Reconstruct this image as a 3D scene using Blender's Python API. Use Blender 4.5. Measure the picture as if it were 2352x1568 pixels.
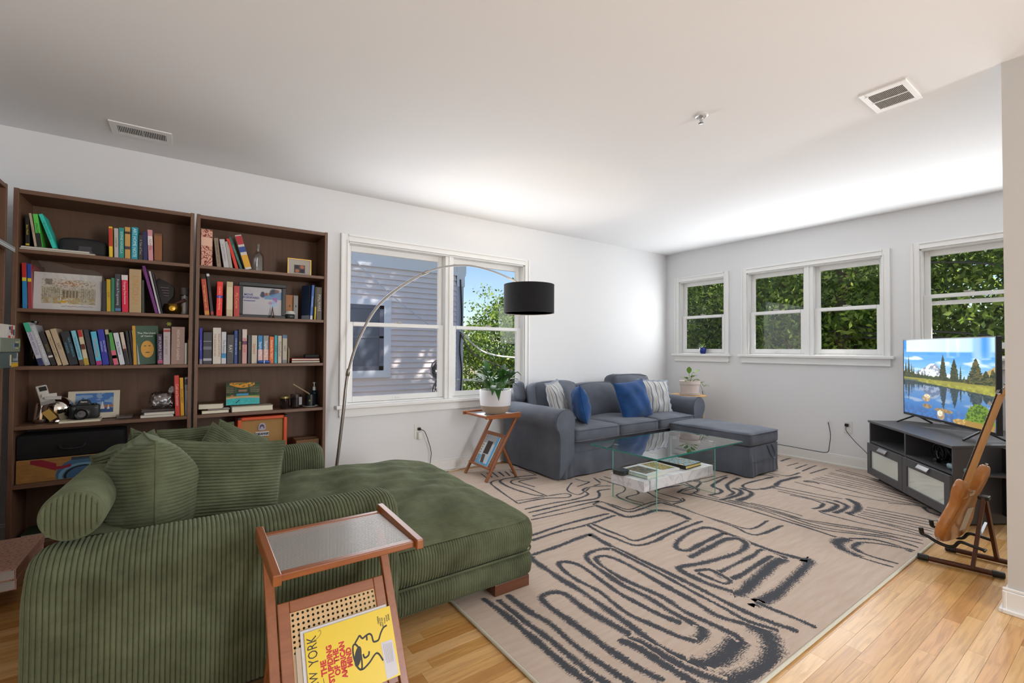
import bpy, math, random
import numpy as np
from mathutils import Vector, Matrix
random.seed(7); np.random.seed(7)
for o in list(bpy.data.objects): bpy.data.objects.remove(o)
SC = bpy.context.scene
COL = SC.collection
# ------------------------------------------------------------------ camera
cam = bpy.data.cameras.new('camera'); cam.lens = 16.151; cam.sensor_width = 36; cam.sensor_fit = 'HORIZONTAL'
cam.clip_start = .05; cam.clip_end = 200
co = bpy.data.objects.new('camera', cam); COL.objects.link(co)
_R = Vector((0.816811, -0.576876, 0.005879)); _U = Vector((-0.014762, -0.010713, 0.999834)); _F = Vector((0.576717, 0.816762, 0.017267))
co.matrix_world = Matrix(((_R.x, _U.x, -_F.x, 0), (_R.y, _U.y, -_F.y, 0), (_R.z, _U.z, -_F.z, 1.1703), (0, 0, 0, 1)))
SC.camera = co
# ------------------------------------------------------------------ sky, sun, daylight at the windows, added rear fill
SUN_EL, SUN_AZ = math.radians(44), math.radians(-54.5)
wd = bpy.data.worlds.new('sky'); SC.world = wd; wd.use_nodes = True
_n = wd.node_tree.nodes; _l = wd.node_tree.links
_bg = _n['Background']; _sk = _n.new('ShaderNodeTexSky'); _sk.sky_type = 'NISHITA'; _sk.sun_disc = False
_sk.sun_elevation = SUN_EL; _sk.sun_rotation = math.radians(144); _sk.air_density = 1.0; _sk.dust_density = .2; _sk.ozone_density = 2.5
_l.new(_sk.outputs[0], _bg.inputs[0]); _bg.inputs[1].default_value = 0.13
sl = bpy.data.lights.new('sun', 'SUN'); sl.energy = 6.5; sl.angle = .0093; sl.color = (1, .95, .87)
so = bpy.data.objects.new('sun', sl); COL.objects.link(so)
_d = Vector((math.cos(SUN_EL) * math.cos(SUN_AZ), math.cos(SUN_EL) * math.sin(SUN_AZ), math.sin(SUN_EL)))
so.rotation_euler = _d.to_track_quat('Z', 'Y').to_euler(); so.location = _d * 30
def window_or_fill_light(name, loc, aim, sx, sy, power, col=(.955, .975, 1)):
    L = bpy.data.lights.new(name, 'AREA'); L.shape = 'RECTANGLE'; L.size = sx; L.size_y = sy; L.energy = power; L.color = col
    o = bpy.data.objects.new(name, L); COL.objects.link(o); o.location = loc
    o.rotation_euler = (-Vector(aim)).to_track_quat('Z', 'Y').to_euler(); return o
window_or_fill_light('daylight_big_back_window', (5.44, 2.2, 1.62), (-1, 0, 0), 1.2, .9, 19.5)
window_or_fill_light('daylight_small_back_window', (5.44, 3.45, 1.62), (-1, 0, 0), .5, .9, 6)
window_or_fill_light('daylight_far_back_window', (5.44, .6, 1.62), (-1, 0, 0), 1.2, .9, 20)
window_or_fill_light('daylight_left_window', (2.06, 3.97, 1.4), (0, -1, 0), 1.8, 1.25, 21)
window_or_fill_light('added_rear_fill', (2.45, -3.1, 1.45), (-.7, 1, .42), .95, 1.8, 84)  # fill light added behind the viewer to brighten the room, no window known there
SC.view_settings.view_transform = 'Standard'; SC.view_settings.look = 'None'; SC.view_settings.gamma = 1
SC.view_settings.exposure = 0.42
try: SC.view_settings.use_curve_mapping = False
except Exception: pass

# ------------------------------------------------------------------ helpers
def lin(h):
    if not isinstance(h, str): return tuple(h)
    c = [int(h[i:i + 2], 16) / 255 for i in (0, 2, 4)]
    return tuple(x / 12.92 if x <= .04045 else ((x + .055) / 1.055) ** 2.4 for x in c)
MATS = {}
def _nt(name):
    m = bpy.data.materials.new(name); m.use_nodes = True; t = m.node_tree
    return m, t, t.nodes['Principled BSDF']
def node(t, typ, **kw):
    n = t.nodes.new(typ)
    for k, v in kw.items():
        if k.startswith('i_'):
            n.inputs[int(k[2:])].default_value = v
        else: setattr(n, k, v)
    return n
def bump(t, b, src, strength=.2, dist=.002):
    bn = node(t, 'ShaderNodeBump'); bn.inputs['Strength'].default_value = strength; bn.inputs['Distance'].default_value = dist
    t.links.new(src, bn.inputs['Height']); t.links.new(bn.outputs[0], b.inputs['Normal'])
def M(col, rough=.5, metal=0., name=None, var=0., vscale=8., bmp=0., bscale=200., sheen=0., coat=0., spec=.5):
    key = (str(col), rough, metal, name, var, bmp)
    if key in MATS: return MATS[key]
    m, t, b = _nt(name or 'paint'); c = lin(col)
    b.inputs['Base Color'].default_value = (*c, 1); b.inputs['Roughness'].default_value = rough; b.inputs['Metallic'].default_value = metal
    b.inputs['Specular IOR Level'].default_value = spec
    if sheen: b.inputs['Sheen Weight'].default_value = sheen; b.inputs['Sheen Roughness'].default_value = .4
    if coat: b.inputs['Coat Weight'].default_value = coat; b.inputs['Coat Roughness'].default_value = .1
    tc = node(t, 'ShaderNodeTexCoord')
    if var:
        nz = node(t, 'ShaderNodeTexNoise'); nz.inputs['Scale'].default_value = vscale; nz.inputs['Detail'].default_value = 4
        t.links.new(tc.outputs['Object'], nz.inputs['Vector'])
        mx = node(t, 'ShaderNodeMix', data_type='RGBA')
        mx.inputs[6].default_value = (*[x * (1 - var) for x in c], 1); mx.inputs[7].default_value = (*[min(1, x * (1 + var)) for x in c], 1)
        t.links.new(nz.outputs[0], mx.inputs[0]); t.links.new(mx.outputs[2], b.inputs['Base Color'])
    if bmp:
        nb = node(t, 'ShaderNodeTexNoise'); nb.inputs['Scale'].default_value = bscale; nb.inputs['Detail'].default_value = 2
        t.links.new(tc.outputs['Object'], nb.inputs['Vector']); bump(t, b, nb.outputs[0], bmp, .003)
    MATS[key] = m; return m
def wood(c1, c2, axis='x', rough=.45, scale=1., name='wood', contrast=.5, coat=0.):
    key = ('wood', str(c1), str(c2), axis, rough, scale)
    if key in MATS: return MATS[key]
    m, t, b = _nt(name); tc = node(t, 'ShaderNodeTexCoord'); mp = node(t, 'ShaderNodeMapping')
    s = {'x': (1.5, 28, 28), 'y': (28, 1.5, 28), 'z': (28, 28, 1.5)}[axis]; mp.inputs['Scale'].default_value = [v * scale for v in s]
    t.links.new(tc.outputs['Object'], mp.inputs[0])
    nz = node(t, 'ShaderNodeTexNoise'); nz.inputs['Scale'].default_value = 2.2; nz.inputs['Detail'].default_value = 7; nz.inputs['Roughness'].default_value = .62
    nz.inputs['Distortion'].default_value = .6
    t.links.new(mp.outputs[0], nz.inputs['Vector'])
    cr = node(t, 'ShaderNodeValToRGB'); cr.color_ramp.elements[0].position = .5 - contrast / 2; cr.color_ramp.elements[1].position = .5 + contrast / 2
    cr.color_ramp.elements[0].color = (*lin(c1), 1); cr.color_ramp.elements[1].color = (*lin(c2), 1)
    t.links.new(nz.outputs[0], cr.inputs[0]); t.links.new(cr.outputs[0], b.inputs['Base Color']); b.inputs['Roughness'].default_value = rough
    if coat: b.inputs['Coat Weight'].default_value = coat; b.inputs['Coat Roughness'].default_value = .15
    bump(t, b, nz.outputs[0], .08, .001); MATS[key] = m; return m
def glass(col=(1, 1, 1), refl=.08, name='clear_glass', rough=.0):
    key = ('glass', str(col), refl, rough)
    if key in MATS: return MATS[key]
    m = bpy.data.materials.new(name); m.use_nodes = True; t = m.node_tree; t.nodes.remove(t.nodes['Principled BSDF'])
    out = t.nodes['Material Output']; tr = node(t, 'ShaderNodeBsdfTransparent'); gl = node(t, 'ShaderNodeBsdfGlossy')
    tr.inputs[0].default_value = (*col, 1); gl.inputs['Roughness'].default_value = rough
    lw = node(t, 'ShaderNodeLayerWeight'); lw.inputs[0].default_value = .5
    pw = node(t, 'ShaderNodeMath', operation='POWER'); pw.inputs[1].default_value = 4.; t.links.new(lw.outputs['Facing'], pw.inputs[0])
    ma = node(t, 'ShaderNodeMath', operation='MULTIPLY_ADD'); ma.inputs[1].default_value = .8; ma.inputs[2].default_value = refl * .55
    t.links.new(pw.outputs[0], ma.inputs[0])
    mx = node(t, 'ShaderNodeMixShader'); t.links.new(ma.outputs[0], mx.inputs[0]); t.links.new(tr.outputs[0], mx.inputs[1]); t.links.new(gl.outputs[0], mx.inputs[2])
    t.links.new(mx.outputs[0], out.inputs[0]); MATS[key] = m; return m
def cmat(name='printed', emit=0., rough=.5, spec=.3):
    key = ('c', name, emit, rough)
    if key in MATS: return MATS[key]
    m, t, b = _nt(name); a = node(t, 'ShaderNodeVertexColor', layer_name='Col')
    t.links.new(a.outputs[0], b.inputs['Base Color']); b.inputs['Roughness'].default_value = rough; b.inputs['Specular IOR Level'].default_value = spec
    if emit:
        t.links.new(a.outputs[0], b.inputs['Emission Color']); b.inputs['Emission Strength'].default_value = emit
        mm = node(t, 'ShaderNodeMix', data_type='RGBA'); mm.inputs[0].default_value = .93; mm.inputs[7].default_value = (.01, .01, .012, 1)
        t.links.new(a.outputs[0], mm.inputs[6]); t.links.new(mm.outputs[2], b.inputs['Base Color'])
    MATS[key] = m; return m

ORG = {}
class MB:
    def __init__(s): s.v = []; s.f = []; s.uv = None; s.col = None
    def add(s, vs, fs):
        o = len(s.v); s.v += [tuple(p) for p in vs]; s.f += [tuple(i + o for i in f) for f in fs]; return s
    def box(s, x0, x1, y0, y1, z0, z1):
        return s.add([(x, y, z) for z in (z0, z1) for y in (y0, y1) for x in (x0, x1)],
                     [(0, 2, 3, 1), (4, 5, 7, 6), (0, 1, 5, 4), (2, 6, 7, 3), (0, 4, 6, 2), (1, 3, 7, 5)])
    def obox(s, c, ax, ay, az, h):
        c = Vector(c); a = [Vector(ax).normalized() * h[0], Vector(ay).normalized() * h[1], Vector(az).normalized() * h[2]]
        return s.add([c + a[0] * i + a[1] * j + a[2] * k for k in (-1, 1) for j in (-1, 1) for i in (-1, 1)],
                     [(0, 2, 3, 1), (4, 5, 7, 6), (0, 1, 5, 4), (2, 6, 7, 3), (0, 4, 6, 2), (1, 3, 7, 5)])
    def bar(s, a, b, w, h, up=(0, 0, 1)):
        a = Vector(a); b = Vector(b); d = (b - a).normalized(); sd = d.cross(Vector(up)).normalized(); u = sd.cross(d)
        return s.obox((a + b) / 2, d, sd, u, ((b - a).length / 2, w / 2, h / 2))
    def tube(s, pts, r, n=10, cap=True):
        P = [Vector(p) for p in pts]; R = r if hasattr(r, '__len__') else [r] * len(P); o = len(s.v); prev = None
        for i, p in enumerate(P):
            d = (P[min(i + 1, len(P) - 1)] - P[max(i - 1, 0)]).normalized()
            if prev is None: u = d.orthogonal().normalized()
            else:
                u = prev - d * prev.dot(d); u = u.normalized() if u.length > 1e-6 else d.orthogonal().normalized()
            prev = u; w = d.cross(u)
            for k in range(n):
                a = 2 * math.pi * k / n; s.v.append(tuple(p + (u * math.cos(a) + w * math.sin(a)) * R[i]))
        for i in range(len(P) - 1):
            for k in range(n): s.f.append((o + i * n + k, o + i * n + (k + 1) % n, o + (i + 1) * n + (k + 1) % n, o + (i + 1) * n + k))
        if cap: s.f.append(tuple(o + k for k in reversed(range(n)))); s.f.append(tuple(o + (len(P) - 1) * n + k for k in range(n)))
        return s
    def lathe(s, prof, c=(0, 0, 0), n=24, axis='z'):
        o = len(s.v)
        for r, z in prof:
            for k in range(n):
                a = 2 * math.pi * k / n; x, y = r * math.cos(a), r * math.sin(a)
                p = {'z': (x, y, z), 'y': (x, z, y), 'x': (z, x, y)}[axis]; s.v.append((p[0] + c[0], p[1] + c[1], p[2] + c[2]))
        for i in range(len(prof) - 1):
            for k in range(n):
                q = (o + i * n + k, o + i * n + (k + 1) % n, o + (i + 1) * n + (k + 1) % n, o + (i + 1) * n + k); s.f.append(q if axis != 'y' else q[::-1])
        if prof[0][0] > 1e-5: s.f.append(tuple(o + k for k in reversed(range(n))))
        if prof[-1][0] > 1e-5: s.f.append(tuple(o + (len(prof) - 1) * n + k for k in range(n)))
        return s
    def prism(s, poly, z0, z1):
        n = len(poly); o = len(s.v); s.v += [(x, y, z0) for x, y in poly] + [(x, y, z1) for x, y in poly]
        s.f.append(tuple(o + k for k in reversed(range(n)))); s.f.append(tuple(o + n + k for k in range(n)))
        for k in range(n): s.f.append((o + k, o + (k + 1) % n, o + n + (k + 1) % n, o + n + k))
        return s
    def plate(s, poly, O, ax, ay, t):      # polygon in a plane, given thickness
        O = Vector(O); ax = Vector(ax).normalized(); ay = Vector(ay).normalized(); az = ax.cross(ay); n = len(poly); o = len(s.v)
        for k in (0, 1): s.v += [tuple(O + ax * x + ay * y + az * (t * k)) for x, y in poly]
        s.f.append(tuple(o + k for k in reversed(range(n)))); s.f.append(tuple(o + n + k for k in range(n)))
        for k in range(n): s.f.append((o + k, o + (k + 1) % n, o + n + (k + 1) % n, o + n + k))
        return s
    def grid(s, P, wrap=False):            # P: array (nu, nv, 3)
        P = np.asarray(P); nu, nv = P.shape[:2]; o = len(s.v); s.v += [tuple(p) for p in P.reshape(-1, 3).tolist()]
        for i in range(nu - 1):
            for j in range(nv - (0 if wrap else 1)):
                j2 = (j + 1) % nv; s.f.append((o + i * nv + j, o + (i + 1) * nv + j, o + (i + 1) * nv + j2, o + i * nv + j2))
        return s
    def xf(s, Mx, start=0):
        for i in range(start, len(s.v)): s.v[i] = tuple(Mx @ Vector(s.v[i]))
        return s
    def build(s, name, mat, parent=None, smooth=False, local=False, bevel=0., seg=2, sharp=38, solid=0.):
        me = bpy.data.meshes.new(name); v = s.v
        if parent is not None and not local:
            o = ORG.get(parent.name, (0, 0, 0)); v = [(a - o[0], b - o[1], c - o[2]) for a, b, c in v]
        me.from_pydata(v, [], s.f); me.update()
        if s.uv is not None:
            u = me.uv_layers.new(name='UVMap'); li = np.empty(len(me.loops), int); me.loops.foreach_get('vertex_index', li)
            u.data.foreach_set('uv', np.asarray(s.uv, float)[li].ravel())
        if s.col is not None:
            c = me.color_attributes.new('Col', 'FLOAT_COLOR', 'POINT'); c.data.foreach_set('color', np.asarray(s.col, np.float32).ravel())
        if smooth:
            me.polygons.foreach_set('use_smooth', [True] * len(me.polygons)); me.set_sharp_from_angle(angle=math.radians(sharp))
        ob = bpy.data.objects.new(name, me); COL.objects.link(ob); me.materials.append(mat)
        if parent is not None: ob.parent = parent
        if solid:
            sm = ob.modifiers.new('solid', 'SOLIDIFY'); sm.thickness = solid; sm.offset = 0
        if bevel:
            bv = ob.modifiers.new('bevel', 'BEVEL'); bv.width = bevel; bv.segments = seg; bv.limit_method = 'ANGLE'; bv.angle_limit = math.radians(40)
        ORG[ob.name] = ORG.get(parent.name, (0, 0, 0)) if (parent is not None and not local) else (0, 0, 0)
        return ob
def tag(o, label, cat=None, group=None, kind=None):
    o['label'] = label
    if cat: o['category'] = cat
    if group: o['group'] = group
    if kind: o['kind'] = kind
    return o
def thing(name, label, cat, loc=(0, 0, 0), rotz=0, group=None):
    o = bpy.data.objects.new(name, None); COL.objects.link(o); o.location = loc; o.rotation_euler = (0, 0, rotz); o.empty_display_size = .1
    ORG[o.name] = tuple(loc); return tag(o, label, cat, group)
def struct(o, label=None):
    o['kind'] = 'structure'
    if label: o['label'] = label
    return o
def copy_tree(o, parent=None):
    c = o.copy(); COL.objects.link(c); c.parent = parent; ORG[c.name] = ORG.get(o.name, (0, 0, 0))
    for ch in list(o.children): copy_tree(ch, c)
    return c
def text(body, size, parent, Mx, mat, name='title', bold=0., shear=0., sx=1.):
    cu = bpy.data.curves.new(name, 'FONT'); cu.body = body; cu.size = size; cu.align_x = 'CENTER'; cu.align_y = 'CENTER'; cu.resolution_u = 2; cu.offset = bold; cu.shear = shear
    cu.materials.append(mat); ob = bpy.data.objects.new(name, cu); COL.objects.link(ob); ob.parent = parent
    ob.matrix_local = Mx @ Matrix.Diagonal((sx, 1, 1, 1)); return ob
def frame(O, X, Y):
    X = Vector(X).normalized(); Y = Vector(Y).normalized(); Z = X.cross(Y)
    return Matrix(((X.x, Y.x, Z.x, O[0]), (X.y, Y.y, Z.y, O[1]), (X.z, Y.z, Z.z, O[2]), (0, 0, 0, 1)))
def picture(name, O, X, Y, w, h, nx, ny, fn, mat, parent, local=False):
    O = Vector(O); X = Vector(X).normalized(); Y = Vector(Y).normalized(); m = MB()
    u, v = np.meshgrid(np.linspace(0, 1, nx), np.linspace(0, 1, ny), indexing='ij')
    P = np.array(O)[None, None] + u[..., None] * w * np.array(X) + v[..., None] * h * np.array(Y); m.grid(P)
    c = fn(u, v); c = np.where(c <= .04045, c / 12.92, ((c + .055) / 1.055) ** 2.4); a = np.ones((*u.shape, 4)); a[..., :3] = c; m.col = a.reshape(-1, 4)
    return m.build(name, mat, parent, local=local)
def noise2(u, v, f, seed=0, octv=4):
    rs = np.random.RandomState(seed); r = np.zeros_like(u); amp = 1.; tot = 0
    for k in range(octv):
        n = int(f * 2 ** k) + 3; g = rs.rand(n + 1, n + 1); x = np.clip(u, 0, 1) * (n - 1); y = np.clip(v, 0, 1) * (n - 1)
        i = x.astype(int); j = y.astype(int); a = x - i; b = y - j; a = a * a * (3 - 2 * a); b = b * b * (3 - 2 * b)
        r += amp * ((g[i, j] * (1 - a) + g[i + 1, j] * a) * (1 - b) + (g[i, j + 1] * (1 - a) + g[i + 1, j + 1] * a) * b); tot += amp; amp *= .5
    return r / tot
def mixc(c, m, col):
    m = np.clip(m, 0, 1)[..., None]; return c * (1 - m) + np.array([int(col[i:i + 2], 16) / 255 for i in (0, 2, 4)]) * m
def softbox(hx, hy, hz, r, n=(14, 14, 8), bulge=(0, 0, 0), fn=None):
    """rounded box about the origin; bulge pushes each pair of faces out in the middle"""
    vs = {}; V = []; Fc = []
    H = (hx, hy, hz)
    def ax(k):
        t = np.linspace(-1, 1, n[k] + 1); e = min(1, 2.2 * r / H[k]); t = np.sign(t) * (1 - (1 - np.abs(t)) ** 1.25); return t * H[k]
    A = [ax(0), ax(1), ax(2)]
    def idx(p):
        key = tuple(round(c, 6) for c in p)
        if key in vs: return vs[key]
        q = [max(-(H[i] - r), min(H[i] - r, p[i])) for i in range(3)]; d = Vector([p[i] - q[i] for i in range(3)])
        if d.length > 1e-9: d = d.normalized() * r
        w = [q[i] + d[i] for i in range(3)]
        f = [1 - (w[i] / H[i]) ** 2 for i in range(3)]
        for i in range(3):
            j, k = (i + 1) % 3, (i + 2) % 3
            if bulge[i]: w[i] += bulge[i] * (1 if p[i] > 0 else -1) * max(0, f[j]) ** .8 * max(0, f[k]) ** .8 * min(1, abs(p[i]) / H[i]) ** 3
        if fn: w = list(fn(*w))
        vs[key] = len(V); V.append(tuple(w)); return vs[key]
    for a in range(3):
        b, c = (a + 1) % 3, (a + 2) % 3
        for sgn in (-1, 1):
            for i in range(len(A[b]) - 1):
                for j in range(len(A[c]) - 1):
                    q = []
                    for di, dj in ((0, 0), (1, 0), (1, 1), (0, 1)):
                        p = [0, 0, 0]; p[a] = sgn * H[a]; p[b] = A[b][i + di]; p[c] = A[c][j + dj]; q.append(idx(p))
                    Fc.append(tuple(q) if sgn > 0 else tuple(reversed(q)))
    m = MB(); m.v = V; m.f = Fc; return m
def place(m, loc, rot=(0, 0, 0)):
    from mathutils import Euler
    return m.xf(Matrix.Translation(loc) @ Euler(rot, 'XYZ').to_matrix().to_4x4())
def curve_pts(P, n=24):
    P = [Vector(p) for p in P]; out = []; Q = [P[0]] + P + [P[-1]]
    per = max(2, n // (len(P) - 1))
    for i in range(1, len(Q) - 2):
        for k in range(per):
            t = k / per; a, b, c, d = Q[i - 1], Q[i], Q[i + 1], Q[i + 2]
            out.append(.5 * ((2 * b) + (c - a) * t + (2 * a - 5 * b + 4 * c - d) * t * t + (3 * b - a - 3 * c + d) * t ** 3))
    out.append(P[-1]); return out

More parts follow.
